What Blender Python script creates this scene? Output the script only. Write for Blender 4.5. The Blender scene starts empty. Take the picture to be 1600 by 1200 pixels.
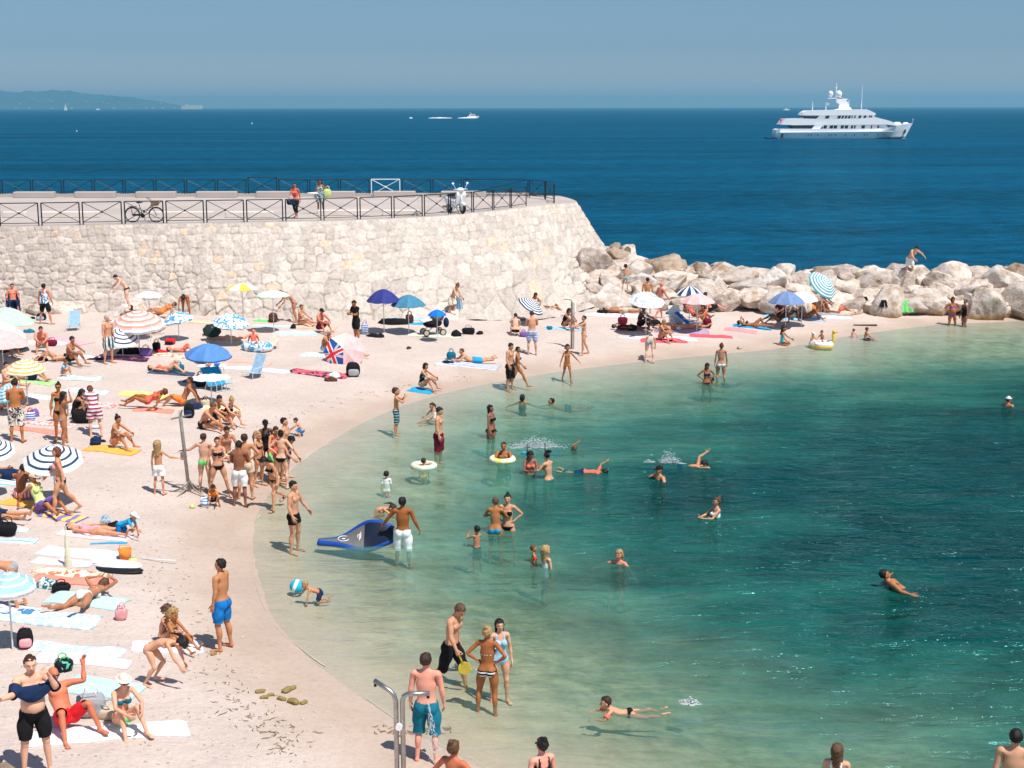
import bpy, bmesh, math, random
import numpy as np
from mathutils import Vector, Matrix
rnd = random.Random(7)
rng = np.random.default_rng(7)
R = math.radians
scene = bpy.context.scene
col = scene.collection
# ------------------------------------------------------------ camera
CAM_H = 10.0
FPX = 2222.0
PITCH = math.atan((600-167.5)/FPX)
ROLL = 0.0016
Xv = np.array([1.0, 0, 0]); Uv = np.array([0, math.sin(PITCH), math.cos(PITCH)]); Fv = np.array([0, math.cos(PITCH), -math.sin(PITCH)])
CR = Xv*math.cos(ROLL)-Uv*math.sin(ROLL); CU = Uv*math.cos(ROLL)+Xv*math.sin(ROLL)
cam = bpy.data.cameras.new('camera'); cam.sensor_width = 36; cam.lens = 36*FPX/1600
cam.clip_end = 60000; cam.clip_start = 0.5
camo = bpy.data.objects.new('camera', cam); col.objects.link(camo)
camo.matrix_world = Matrix(((CR[0], CU[0], -Fv[0], 0), (CR[1], CU[1], -Fv[1], 0), (CR[2], CU[2], -Fv[2], CAM_H), (0, 0, 0, 1)))
scene.camera = camo
# ------------------------------------------------------------ world, sun, exposure
SUN_EL = 62; SUN_AZ = (0.70, -0.71)
w = bpy.data.worlds.new("World"); scene.world = w; w.use_nodes = True
nt = w.node_tree; nt.nodes.clear()
sky = nt.nodes.new('ShaderNodeTexSky'); sky.sky_type = 'NISHITA'; sky.sun_disc = False
sky.sun_elevation = R(SUN_EL); sky.sun_rotation = math.atan2(SUN_AZ[0], SUN_AZ[1])
sky.air_density = 1.0; sky.dust_density = 0.5; sky.ozone_density = 1.0; sky.altitude = 0
bg = nt.nodes.new('ShaderNodeBackground'); bg.inputs[1].default_value = 0.075
wo = nt.nodes.new('ShaderNodeOutputWorld')
# haze tint multiplied into the sky colour near the horizon, easing off upwards
tc = nt.nodes.new('ShaderNodeTexCoord'); sp = nt.nodes.new('ShaderNodeSeparateXYZ')
cr = nt.nodes.new('ShaderNodeValToRGB')
cr.color_ramp.elements[0].position = 0.0; cr.color_ramp.elements[0].color = (1.05, 1.06, 1.50, 1)
cr.color_ramp.elements[1].position = 0.5; cr.color_ramp.elements[1].color = (1, 1, 1, 1)
e = cr.color_ramp.elements.new(0.02); e.color = (0.70, 0.79, 1.16, 1)
e = cr.color_ramp.elements.new(0.04); e.color = (0.49, 0.65, 0.98, 1)
e = cr.color_ramp.elements.new(0.08); e.color = (0.515, 0.665, 0.865, 1)
e = cr.color_ramp.elements.new(0.2); e.color = (0.62, 0.77, 0.92, 1)
mx = nt.nodes.new('ShaderNodeMix'); mx.data_type = 'RGBA'; mx.blend_type = 'MULTIPLY'; mx.inputs[0].default_value = 1
nt.links.new(tc.outputs['Generated'], sp.inputs[0]); nt.links.new(sp.outputs[2], cr.inputs[0])
nt.links.new(sky.outputs[0], mx.inputs[6]); nt.links.new(cr.outputs[0], mx.inputs[7])
nt.links.new(mx.outputs[2], bg.inputs[0]); nt.links.new(bg.outputs[0], wo.inputs[0])
sun = bpy.data.lights.new('sun', 'SUN'); sun.energy = 4.15; sun.angle = R(0.5); sun.color = (1.0, 0.955, 0.89)
suno = bpy.data.objects.new('sun', sun); col.objects.link(suno)
c_ = math.cos(R(SUN_EL)); n_ = math.hypot(*SUN_AZ)
sd = Vector((-SUN_AZ[0]/n_*c_, -SUN_AZ[1]/n_*c_, -math.sin(R(SUN_EL))))
suno.rotation_euler = sd.to_track_quat('-Z', 'Y').to_euler()
suno.location = (20, -20, 60)
vs = scene.view_settings; vs.view_transform = 'Standard'; vs.look = 'None'; vs.gamma = 1; vs.exposure = 0.38
scene.render.resolution_x = 1024; scene.render.resolution_y = 768
scene.cycles.max_bounces = 6; scene.cycles.transparent_max_bounces = 12

# ------------------------------------------------------------ helpers
def ray(px, py):
    a = (px-800)/FPX; b = -(py-600)/FPX
    return a*CR+b*CU+Fv
def Zp(px, py, z=0.0):
    d = ray(px, py); t = (z-CAM_H)/d[2]
    return np.array([d[0]*t, d[1]*t, z])
SHORE_PX = [(1500, 1800), (1100, 1440), (900, 1290), (780, 1215), (700, 1172), (645, 1145), (622, 1124), (570, 1093), (540, 1072), (517, 1053), (490, 1035), (465, 1008),
            (435, 976), (421, 952), (413, 922), (402, 890), (396, 850), (400, 806), (424, 765), (462, 728), (510, 694), (560, 664), (620, 637), (680, 618), (740, 604),
            (800, 593), (860, 583), (930, 573), (1000, 566), (1060, 559), (1130, 553), (1200, 547), (1260, 538), (1310, 528), (1370, 519), (1430, 511), (1480, 506), (1560, 503), (1700, 497), (2100, 485)]
SH = np.array([Zp(*p)[:2] for p in SHORE_PX])
def smooth_poly(P, it=2):
    for _ in range(it):
        Q = [P[0]]
        for i in range(len(P)-1):
            Q.append(P[i]*.75+P[i+1]*.25); Q.append(P[i]*.25+P[i+1]*.75)
        Q.append(P[-1]); P = np.array(Q)
    return P
SH = smooth_poly(SH, 1)
def sdist(x, y):
    """signed distance to the shoreline: + on the beach, - in the bay"""
    x = np.asarray(x, float); y = np.asarray(y, float)
    shp = x.shape; x = x.ravel(); y = y.ravel()
    best = np.full(x.shape, 1e9); sg = np.ones(x.shape)
    for i in range(len(SH)-1):
        a = SH[i]; b = SH[i+1]; ab = b-a; L = ab@ab
        t = np.clip(((x-a[0])*ab[0]+(y-a[1])*ab[1])/L, 0, 1)
        dx = x-a[0]-t*ab[0]; dy = y-a[1]-t*ab[1]; d = dx*dx+dy*dy
        cr_ = ab[0]*(y-a[1])-ab[1]*(x-a[0])
        m = d < best-1e-9; best = np.where(m, d, best); sg = np.where(m, np.where(cr_ > 0, 1., -1.), sg)
    return (np.sqrt(best)*sg).reshape(shp)
def smoothstep(a, b, x):
    t = np.clip((x-a)/(b-a), 0, 1); return t*t*(3-2*t)
def hash2(ix, iy, s):
    n = (ix.astype(np.int64)*374761393+iy.astype(np.int64)*668265263+s*1274126177) & 0x7fffffff
    n = (n ^ (n >> 13))*1274126177 & 0x7fffffff
    return ((n ^ (n >> 16)) & 0xffff)/65535.0
def vnoise(x, y, s=0):
    x = np.asarray(x, float); y = np.asarray(y, float)
    ix = np.floor(x); iy = np.floor(y); fx = x-ix; fy = y-iy
    fx = fx*fx*(3-2*fx); fy = fy*fy*(3-2*fy)
    a = hash2(ix, iy, s); b = hash2(ix+1, iy, s); c = hash2(ix, iy+1, s); d = hash2(ix+1, iy+1, s)
    return (a*(1-fx)+b*fx)*(1-fy)+(c*(1-fx)+d*fx)*fy
def fbm(x, y, o=4, s=0):
    r = 0; a = .5
    for i in range(o):
        r = r+a*vnoise(x*2**i, y*2**i, s+i*17); a *= .5
    return r
def ground_h(x, y, fine=False):
    d = sdist(x, y)
    fl = 1-.5*smoothstep(12, 19, x)*smoothstep(52, 60, y)
    h = np.where(d > 0, 1.45*np.tanh(d*.085/1.45), np.maximum(d*.14*fl, -3.2))
    bl = np.interp(x, [-60, 0, 5, 12, 40, 60], [82, 80, 73, 71.5, 71.5, 71.5])
    h = np.where(y > bl, np.maximum(h-(y-bl)*1.5, -3.2), h)
    if fine:
        u = (fbm(x*.35, y*.35, 3, 3)-.45)*.16*np.clip(d/3, 0, 1)
        u = u+np.clip((d-1.2)/2, 0, 1)*((vnoise(x*3.1, y*3.1, 5)-.5)*.04+(vnoise(x*1.3, y*1.3, 9)-.5)*.05)
        h = h+u
    return h
_gx = np.arange(-36, 46.01, .2); _gy = np.arange(6, 84.01, .2)
_GH = ground_h(*np.meshgrid(_gx, _gy, indexing='ij'), True)
def gz(x, y):
    i = min(max((x+36)/.2, 0), len(_gx)-1.001); j = min(max((y-6)/.2, 0), len(_gy)-1.001); a = int(i); b = int(j); u = i-a; v = j-b
    return float((_GH[a, b]*(1-u)+_GH[a+1, b]*u)*(1-v)+(_GH[a, b+1]*(1-u)+_GH[a+1, b+1]*u)*v)
def G(px, py):
    z = 0.5
    for _ in range(14):
        p = Zp(px, py, z); z = .5*z+.5*gz(p[0], p[1])
    p = Zp(px, py, z); return np.array([p[0], p[1], gz(p[0], p[1])])

def tag(o, label=None, cat=None, group=None, kind=None):
    if label: o['label'] = label
    if cat: o['category'] = cat
    if group: o['group'] = group
    if kind: o['kind'] = kind
    return o
def mesh_np(name, V, F, mats, parent=None, smooth=True, midx=None, attrs=None):
    """V (n,3); F list/array of faces"""
    me = bpy.data.meshes.new(name)
    V = np.asarray(V, np.float32)
    if isinstance(F, np.ndarray) and F.ndim == 2:
        nf, k = F.shape; flat = F.ravel().astype(np.int32); ls = np.arange(0, nf*k, k, dtype=np.int32); lt = np.full(nf, k, np.int32)
    else:
        lt = np.array([len(f) for f in F], np.int32); nf = len(F)
        flat = np.array([i for f in F for i in f], np.int32); ls = np.concatenate([[0], np.cumsum(lt)[:-1]]).astype(np.int32)
    me.vertices.add(len(V)); me.vertices.foreach_set('co', V.ravel())
    me.loops.add(len(flat)); me.loops.foreach_set('vertex_index', flat)
    me.polygons.add(nf); me.polygons.foreach_set('loop_start', ls); me.polygons.foreach_set('loop_total', lt)
    if midx is not None: me.polygons.foreach_set('material_index', np.asarray(midx, np.int32))
    me.polygons.foreach_set('use_smooth', np.full(nf, smooth, bool))
    me.update(calc_edges=True); me.validate()
    if attrs:
        for k_, v_ in attrs.items():
            v_ = np.asarray(v_, np.float32)
            if v_.ndim == 1:
                a = me.attributes.new(k_, 'FLOAT', 'POINT'); a.data.foreach_set('value', v_)
            else:
                a = me.attributes.new(k_, 'FLOAT_COLOR', 'POINT'); a.data.foreach_set('color', np.c_[v_, np.ones(len(v_))].astype(np.float32).ravel())
    if not isinstance(mats, (list, tuple)): mats = [mats]
    for m in mats: me.materials.append(m)
    o = bpy.data.objects.new(name, me); col.objects.link(o)
    if parent is not None: o.parent = parent
    return o
def grid_faces(nu, nv):
    i = np.arange(nu-1)[:, None]*nv+np.arange(nv-1)[None, :]
    i = i.ravel(); return np.stack([i, i+nv, i+nv+1, i+1], 1)
def empty(name, loc=(0, 0, 0), rz=0, **k):
    o = bpy.data.objects.new(name, None); o.empty_display_size = .2; col.objects.link(o)
    o.location = loc; o.rotation_euler = (0, 0, rz); tag(o, **k); return o

# ---- shape collector
class MB:
    def __init__(s): s.V = []; s.F = []; s.n = 0; s.M = []
    def add(s, V, F, mi=0):
        V = np.asarray(V, float); s.V.append(V); s.F += [tuple(i+s.n for i in f) for f in F]; s.M += [mi]*len(F); s.n += len(V); return s
    def box(s, c, d, rz=0, mi=0, taper=1.0, rx=0, bev=0.0):
        x, y, z = d[0]/2, d[1]/2, d[2]/2
        if bev > 0:
            b = min(bev, x*.9, y*.9, z*.9); L = []
            for sz in (-1, 1):
                for lv in ((x-b, y-b, sz*z), (x, y, sz*(z-b))):
                    pass
            rings = [(-z, b), (-(z-b), 0), (z-b, 0), (z, b)]
            V = []
            for zz, ins in rings:
                X, Y = x-ins, y-ins; bb = b if ins == 0 else b*.6
                V += [(-X+bb, -Y, zz), (X-bb, -Y, zz), (X, -Y+bb, zz), (X, Y-bb, zz), (X-bb, Y, zz), (-X+bb, Y, zz), (-X, Y-bb, zz), (-X, -Y+bb, zz)]
            F = [tuple(range(7, -1, -1)), tuple(range(24, 32))]
            for r_ in range(3):
                for i in range(8):
                    j = (i+1) % 8; F.append((r_*8+i, r_*8+j, (r_+1)*8+j, (r_+1)*8+i))
            V = np.array(V, float)
        else:
            V = np.array([(-x, -y, -z), (x, -y, -z), (x, y, -z), (-x, y, -z), (-x, -y, z), (x, -y, z), (x, y, z), (-x, y, z)], float)
            F = [(3, 2, 1, 0), (4, 5, 6, 7), (0, 1, 5, 4), (1, 2, 6, 5), (2, 3, 7, 6), (3, 0, 4, 7)]
        if taper != 1.0:
            k = 1+(taper-1)*(V[:, 2]+z)/(2*z); V[:, 0] *= k; V[:, 1] *= k
        if rx: V = V@np.array(Matrix.Rotation(rx, 3, 'X')).T
        if rz: V = V@np.array(Matrix.Rotation(rz, 3, 'Z')).T
        return s.add(V+np.array(c), F, mi)
    def tube(s, pts, r, n=8, mi=0, caps=True):
        pts = [np.array(p, float) for p in pts]; rs = r if isinstance(r, (list, tuple)) else [r]*len(pts)
        V = []; up = None
        for i, p in enumerate(pts):
            t = pts[min(i+1, len(pts)-1)]-pts[max(i-1, 0)]; t = t/(np.linalg.norm(t)+1e-9)
            if up is None:
                a = np.array([0, 0, 1.]) if abs(t[2]) < .9 else np.array([1., 0, 0]); up = np.cross(t, a)
            up = up-t*(up@t); up /= np.linalg.norm(up)+1e-9; b = np.cross(t, up)
            for k in range(n):
                an = 2*math.pi*k/n; V.append(p+rs[i]*(math.cos(an)*up+math.sin(an)*b))
        F = []
        for i in range(len(pts)-1):
            for k in range(n):
                j = (k+1) % n; F.append((i*n+k, i*n+j, (i+1)*n+j, (i+1)*n+k))
        if caps: F.append(tuple(range(n-1, -1, -1))); F.append(tuple((len(pts)-1)*n+k for k in range(n)))
        return s.add(V, F, mi)
    def lathe(s, prof, c=(0, 0, 0), n=16, mi=0, M=None):
        V = []; m = len(prof)
        for k in range(n):
            a = 2*math.pi*k/n
            for r_, z in prof: V.append((r_*math.cos(a), r_*math.sin(a), z))
        F = []
        for k in range(n):
            j = (k+1) % n
            for i in range(m-1): F.append((k*m+i, j*m+i, j*m+i+1, k*m+i+1))
        V = np.array(V)
        if M is not None: V = V@np.array(M).T
        return s.add(V+np.array(c), F, mi)
    def ball(s, c, r, n=12, m=8, mi=0, M=None):
        r = r if isinstance(r, (tuple, list)) else (r, r, r)
        V = [(0, 0, 1)]
        for i in range(1, m):
            for k in range(n):
                a = math.pi*i/m; b = 2*math.pi*k/n; V.append((math.sin(a)*math.cos(b), math.sin(a)*math.sin(b), math.cos(a)))
        V.append((0, 0, -1)); F = []
        for k in range(n):
            j = (k+1) % n; F.append((0, 1+k, 1+j))
            for i in range(m-2): F.append((1+i*n+k, 1+(i+1)*n+k, 1+(i+1)*n+j, 1+i*n+j))
            F.append((len(V)-1, 1+(m-2)*n+j, 1+(m-2)*n+k))
        V = np.array(V)*np.array(r)
        if M is not None: V = V@np.array(M).T
        return s.add(V+np.array(c), F, mi)
    def torus(s, c, R_, r, n=32, m=10, mi=0, M=None, sy=1.0):
        V = []; F = []
        for i in range(n):
            a = 2*math.pi*i/n
            for k in range(m):
                b = 2*math.pi*k/m; q = R_+r*math.cos(b); V.append((q*math.cos(a), q*math.sin(a)*sy, r*math.sin(b)))
        for i in range(n):
            for k in range(m):
                i2 = (i+1) % n; k2 = (k+1) % m; F.append((i*m+k, i2*m+k, i2*m+k2, i*m+k2))
        V = np.array(V)
        if M is not None: V = V@np.array(M).T
        return s.add(V+np.array(c), F, mi)
    def poly(s, pts, mi=0): return s.add(pts, [tuple(range(len(pts)))], mi)
    def prism(s, outline, y0, y1, mi=0):
        """outline [(x,z)] extruded along y"""
        n = len(outline); V = [(x, y0, z) for x, z in outline]+[(x, y1, z) for x, z in outline]
        F = [tuple(range(n)), tuple(range(2*n-1, n-1, -1))]
        for i in range(n):
            j = (i+1) % n; F.append((i, i+n, j+n, j))
        return s.add(V, F, mi)
    def build(s, name, mats, parent=None, smooth=False):
        return mesh_np(name, np.concatenate(s.V), s.F, mats, parent, smooth, s.M)

# ---- materials
MC = {}
def mat(name, c, rough=.7, noise=.12, nscale=6, bump=0.0, bscale=30, metal=0, spec=.3, trans=0, sss=0, coord='Object'):
    key = name
    if key in MC: return MC[key]
    m = bpy.data.materials.new(name); m.use_nodes = True; t = m.node_tree; b = t.nodes['Principled BSDF']
    b.inputs['Roughness'].default_value = rough; b.inputs['Metallic'].default_value = metal
    b.inputs['Specular IOR Level'].default_value = spec; b.inputs['Transmission Weight'].default_value = trans
    if sss: b.inputs['Subsurface Weight'].default_value = sss; b.inputs['Subsurface Radius'].default_value = (.02, .008, .004)
    tcn = t.nodes.new('ShaderNodeTexCoord')
    n = t.nodes.new('ShaderNodeTexNoise'); n.inputs['Scale'].default_value = nscale; n.inputs['Detail'].default_value = 4
    t.links.new(tcn.outputs[coord], n.inputs['Vector'])
    r = t.nodes.new('ShaderNodeValToRGB'); r.color_ramp.elements[0].position = .3; r.color_ramp.elements[1].position = .7
    r.color_ramp.elements[0].color = (*[x*(1-noise) for x in c], 1); r.color_ramp.elements[1].color = (*[min(1, x*(1+noise)) for x in c], 1)
    t.links.new(n.outputs[0], r.inputs[0]); t.links.new(r.outputs[0], b.inputs['Base Color'])
    if bump:
        n2 = t.nodes.new('ShaderNodeTexNoise'); n2.inputs['Scale'].default_value = bscale; n2.inputs['Detail'].default_value = 3
        t.links.new(tcn.outputs[coord], n2.inputs['Vector'])
        bm_ = t.nodes.new('ShaderNodeBump'); bm_.inputs['Strength'].default_value = bump; bm_.inputs['Distance'].default_value = .02
        t.links.new(n2.outputs[0], bm_.inputs['Height']); t.links.new(bm_.outputs[0], b.inputs['Normal'])
    MC[key] = m; return m
def stripes(name, c1, c2, scale=6, axis=0, duty=.5, rough=.85, c3=None, warp=0.0, kind='band'):
    """two-colour cloth; bands along an object axis, or blotchy print"""
    if name in MC: return MC[name]
    m = bpy.data.materials.new(name); m.use_nodes = True; t = m.node_tree; b = t.nodes['Principled BSDF']; b.inputs['Roughness'].default_value = rough
    b.inputs['Specular IOR Level'].default_value = .15
    tcn = t.nodes.new('ShaderNodeTexCoord')
    r = t.nodes.new('ShaderNodeValToRGB'); r.color_ramp.interpolation = 'CONSTANT'
    r.color_ramp.elements[0].color = (*c1, 1); r.color_ramp.elements[1].color = (*c2, 1); r.color_ramp.elements[1].position = duty
    if c3 is not None:
        e_ = r.color_ramp.elements.new(min(.98, duty+(1-duty)*.5)); e_.color = (*c3, 1)
    if kind == 'band':
        s_ = t.nodes.new('ShaderNodeSeparateXYZ'); t.links.new(tcn.outputs['Object'], s_.inputs[0])
        mu = t.nodes.new('ShaderNodeMath'); mu.operation = 'MULTIPLY'; mu.inputs[1].default_value = scale
        t.links.new(s_.outputs[axis], mu.inputs[0]); fr = t.nodes.new('ShaderNodeMath'); fr.operation = 'FRACT'
        t.links.new(mu.outputs[0], fr.inputs[0]); t.links.new(fr.outputs[0], r.inputs[0])
    else:
        v = t.nodes.new('ShaderNodeTexNoise'); v.inputs['Scale'].default_value = scale; v.inputs['Detail'].default_value = 1.5; v.inputs['Distortion'].default_value = 1.2
        t.links.new(tcn.outputs['Object'], v.inputs['Vector']); t.links.new(v.outputs[0], r.inputs[0])
    t.links.new(r.outputs[0], b.inputs['Base Color'])
    MC[name] = m; return m
# ------------------------------------------------------------ sand
def node(t, k, **kw):
    n = t.nodes.new(k)
    for a, v in kw.items(): setattr(n, a, v)
    return n
def sand_material():
    m = bpy.data.materials.new('sand'); m.use_nodes = True; t = m.node_tree; L = t.links; b = t.nodes['Principled BSDF']
    geo = node(t, 'ShaderNodeNewGeometry'); at = node(t, 'ShaderNodeAttribute', attribute_name='shore')
    def noise(sc, det=4, rough=.6):
        n = node(t, 'ShaderNodeTexNoise'); n.inputs['Scale'].default_value = sc; n.inputs['Detail'].default_value = det; n.inputs['Roughness'].default_value = rough
        L.new(geo.outputs['Position'], n.inputs['Vector']); return n
    n1 = noise(.5, 4); n2 = noise(9, 5, .7); n3 = noise(60, 2)
    r1 = node(t, 'ShaderNodeValToRGB'); r1.color_ramp.elements[0].position = .36; r1.color_ramp.elements[1].position = .72
    r1.color_ramp.elements[0].color = (.60, .50, .445, 1); r1.color_ramp.elements[1].color = (.685, .58, .52, 1); L.new(n1.outputs[0], r1.inputs[0])
    r2 = node(t, 'ShaderNodeValToRGB'); r2.color_ramp.elements[0].position = .30; r2.color_ramp.elements[1].position = .56
    r2.color_ramp.elements[0].color = (.66, .60, .55, 1); r2.color_ramp.elements[1].color = (1, 1, 1, 1); L.new(n2.outputs[0], r2.inputs[0])
    mu = node(t, 'ShaderNodeMix', data_type='RGBA', blend_type='MULTIPLY'); mu.inputs[0].default_value = .35
    L.new(r1.outputs[0], mu.inputs[6]); L.new(r2.outputs[0], mu.inputs[7])
    r3 = node(t, 'ShaderNodeValToRGB'); r3.color_ramp.elements[0].position = .35; r3.color_ramp.elements[1].position = .6
    r3.color_ramp.elements[0].color = (.72, .70, .68, 1); r3.color_ramp.elements[1].color = (1, 1, 1, 1); L.new(n3.outputs[0], r3.inputs[0])
    mu2 = node(t, 'ShaderNodeMix', data_type='RGBA', blend_type='MULTIPLY'); mu2.inputs[0].default_value = .25
    L.new(mu.outputs[2], mu2.inputs[6]); L.new(r3.outputs[0], mu2.inputs[7])
    # wet sand by distance to the water
    ad = node(t, 'ShaderNodeMath', operation='MULTIPLY_ADD'); ad.inputs[1].default_value = 1.6; ad.inputs[2].default_value = -.8; L.new(n1.outputs[0], ad.inputs[0])
    sm = node(t, 'ShaderNodeMath', operation='ADD'); L.new(at.outputs['Fac'], sm.inputs[0]); L.new(ad.outputs[0], sm.inputs[1])
    wr = node(t, 'ShaderNodeMapRange'); wr.interpolation_type = 'SMOOTHSTEP'; wr.inputs[1].default_value = .5; wr.inputs[2].default_value = 3.0; wr.inputs[3].default_value = 1; wr.inputs[4].default_value = 0
    L.new(sm.outputs[0], wr.inputs[0])
    wet = node(t, 'ShaderNodeMix', data_type='RGBA', blend_type='MULTIPLY'); wet.inputs[7].default_value = (.82, .765, .69, 1)
    L.new(wr.outputs[0], wet.inputs[0]); L.new(mu2.outputs[2], wet.inputs[6])
    # sea bed: greener, with pebbles
    ur = node(t, 'ShaderNodeMapRange'); ur.inputs[1].default_value = 0; ur.inputs[2].default_value = -4.5; ur.inputs[3].default_value = 0; ur.inputs[4].default_value = 1; L.new(at.outputs['Fac'], ur.inputs[0])
    un = noise(1.6, 5, .75); ug = node(t, 'ShaderNodeValToRGB'); ug.color_ramp.elements[0].position = .35; ug.color_ramp.elements[1].position = .7
    ug.color_ramp.elements[0].color = (.17, .20, .10, 1); ug.color_ramp.elements[1].color = (.52, .52, .34, 1); L.new(un.outputs[0], ug.inputs[0])
    ub = node(t, 'ShaderNodeMix', data_type='RGBA'); L.new(ur.outputs[0], ub.inputs[0]); L.new(wet.outputs[2], ub.inputs[6]); L.new(ug.outputs[0], ub.inputs[7])
    L.new(ub.outputs[2], b.inputs['Base Color'])
    rg = node(t, 'ShaderNodeMapRange'); rg.inputs[1].default_value = .1; rg.inputs[2].default_value = 1.2; rg.inputs[3].default_value = .42; rg.inputs[4].default_value = .92; L.new(sm.outputs[0], rg.inputs[0]); L.new(rg.outputs[0], b.inputs['Roughness']); b.inputs['Specular IOR Level'].default_value = .2
    nb = noise(3.2, 6, .75); nb2 = noise(14, 4)
    ma = node(t, 'ShaderNodeMath', operation='MULTIPLY_ADD'); ma.inputs[1].default_value = .35; L.new(nb2.outputs[0], ma.inputs[0]); L.new(nb.outputs[0], ma.inputs[2])
    bu = node(t, 'ShaderNodeBump'); bu.inputs['Distance'].default_value = .17
    iv = node(t, 'ShaderNodeMapRange'); iv.inputs[3].default_value = .5; iv.inputs[4].default_value = .12; L.new(wr.outputs[0], iv.inputs[0])
    L.new(iv.outputs[0], bu.inputs['Strength']); L.new(ma.outputs[0], bu.inputs['Height']); L.new(bu.outputs[0], b.inputs['Normal'])
    return m
M_sand = sand_material()
xs = np.arange(-36, 46.01, .2); ys = np.concatenate([np.arange(6, 30, .1), np.arange(30, 84, .2)])
X, Y = np.meshgrid(xs, ys, indexing='ij'); D = sdist(X, Y)
H = ground_h(X, Y, True)
o = mesh_np('sand', np.stack([X, Y, H], -1).reshape(-1, 3), grid_faces(*X.shape), M_sand, attrs={'shore': D.ravel()})
tag(o, kind='structure')

# ------------------------------------------------------------ quay: stone wall
def build_wall():
    ZT = 4.9
    basepx = [(-330, 492), (-100, 490), (60, 488), (200, 487), (330, 488), (450, 489), (560, 487), (650, 483), (740, 481), (820, 480), (880, 474), (935, 460)]
    toppx = [(-330, 357), (-100, 356), (60, 354), (200, 351), (330, 349), (450, 347), (560, 344), (650, 340), (720, 335), (790, 328), (845, 321), (893, 317)]
    B = [Zp(p[0], p[1], 1.25) for p in basepx]; T = [Zp(p[0], p[1], ZT) for p in toppx]
    B = [np.array([b[0], b[1], .7]) for b in B]
    B += [np.array([5.7, 71, .4]), np.array([6.2, 77, -.4]), np.array([4.5, 85, -1])]
    T += [np.array([3.5, 80, ZT]), np.array([2.4, 85, ZT]), np.array([-.5, 90, ZT])]
    B = np.array(B); T = np.array(T)
    def resamp(P, n):
        t = np.linspace(0, len(P)-1, n); out = []
        for c in range(3):
            # catmull-ish smooth by cubic hermite
            i = np.clip(t.astype(int), 0, len(P)-2); f = t-i
            m = np.gradient(P[:, c]); a = P[i, c]; b = P[i+1, c]; f2 = f*f; f3 = f2*f
            out.append((2*f3-3*f2+1)*a+(f3-2*f2+f)*m[i]+(-2*f3+3*f2)*b+(f3-f2)*m[i+1])
        return np.stack(out, 1)
    NU = 1500; NV = 112
    Bs = resamp(B, 4000); Ts = resamp(T, 4000)
    ml = (Bs+Ts)/2; s = np.concatenate([[0], np.cumsum(np.linalg.norm(np.diff(ml, axis=0), axis=1))])
    su = np.linspace(0, s[-1], NU)
    Bu = np.stack([np.interp(su, s, Bs[:, c]) for c in range(3)], 1); Tu = np.stack([np.interp(su, s, Ts[:, c]) for c in range(3)], 1)
    v = np.linspace(0, 1, NV)
    bulge = np.interp(su, [0, s[-1]*.55, s[-1]*.8, s[-1]], [0, 0, .25, .2])
    P = Bu[:, None]*(1-v)[None, :, None]+Tu[:, None]*v[None, :, None]
    tang = np.gradient(ml[np.searchsorted(s, su).clip(0, len(ml)-1)], axis=0); tang = tang[:, :2]; tang /= np.linalg.norm(tang, axis=1)[:, None]+1e-9
    nrm = np.stack([tang[:, 1], -tang[:, 0]], 1)
    # smooth normals
    k = np.ones(41)/41; nrm = np.stack([np.convolve(np.pad(nrm[:, c], 20, 'edge'), k, 'valid') for c in range(2)], 1)
    U = np.repeat(su[:, None], NV, 1); Hh = P[:, :, 2]+0*U
    Vv = v[None, :]*4.4+0*U
    # stones: seeds in irregular courses; the courses get larger towards the foot
    seeds = []; z = -.2; r_ = random.Random(3); L = s[-1]
    rows = [.95, .80, .56, .50, .44, .40, .37, .36, .36, .36, .36]
    for ri, rh in enumerate(rows):
        x = -1.0
        while x < L+1:
            rough = .62 if x > L*.66 else (.72 if x < L*.36 else 1.0)
            wd = rh*r_.uniform(.85, 1.75)*rough*(1 if ri < 5 else .95)
            nsub = 2 if (rough < .95 and ri < 4 and r_.random() < .75) else 1
            for q in range(nsub):
                seeds.append((x+wd/2, z+rh*(q+.5)/nsub+r_.uniform(-.2, .2)*rh/nsub*(1.5 if ri < 5 else .7)))
            x += wd
        z += rh*.86
    S = np.array(seeds); tint = np.array([r_.random() for _ in S]); tb = np.array([r_.random() for _ in S])
    uu = (U+.22*(fbm(U*1.5, Vv*1.5, 3, 11)-.45)).ravel(); vv = (Vv+.22*(fbm(U*1.5, Vv*1.5, 3, 29)-.45)).ravel()
    F1 = np.full(uu.shape, 9.); F2 = F1.copy(); ID = np.zeros(uu.shape, int)
    order = np.argsort(S[:, 0]); Ss = S[order]
    nb = 300; idx = np.argsort(uu)
    for ch in np.array_split(idx, nb):
        a, b = uu[ch].min()-1.6, uu[ch].max()+1.6
        m = np.where((S[:, 0] > a) & (S[:, 0] < b))[0]
        dx_ = np.abs(uu[ch][:, None]-S[m, 0])*.8; dy_ = np.abs(vv[ch][:, None]-S[m, 1]); d = .55*np.hypot(dx_, dy_)+.45*np.maximum(dx_, dy_)*1.15
        pr = np.argpartition(d, 1, axis=1)[:, :2]; dd = np.take_along_axis(d, pr, 1)
        sw = dd[:, 0] > dd[:, 1]; f1 = np.where(sw, dd[:, 1], dd[:, 0]); f2 = np.where(sw, dd[:, 0], dd[:, 1])
        F1[ch] = f1; F2[ch] = f2; ID[ch] = m[np.where(sw, pr[:, 1], pr[:, 0])]
    edge = (F2-F1).reshape(U.shape); ID = ID.reshape(U.shape)
    roughk = np.interp(su, [0, L*.5, L*.7, L], [.7, 1, 1.5, 1.7])[:, None]*np.interp(v, [0, .4, 1], [1.5, 1.0, .75])[None]
    face = smoothstep(0.0, .055, edge); 
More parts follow.
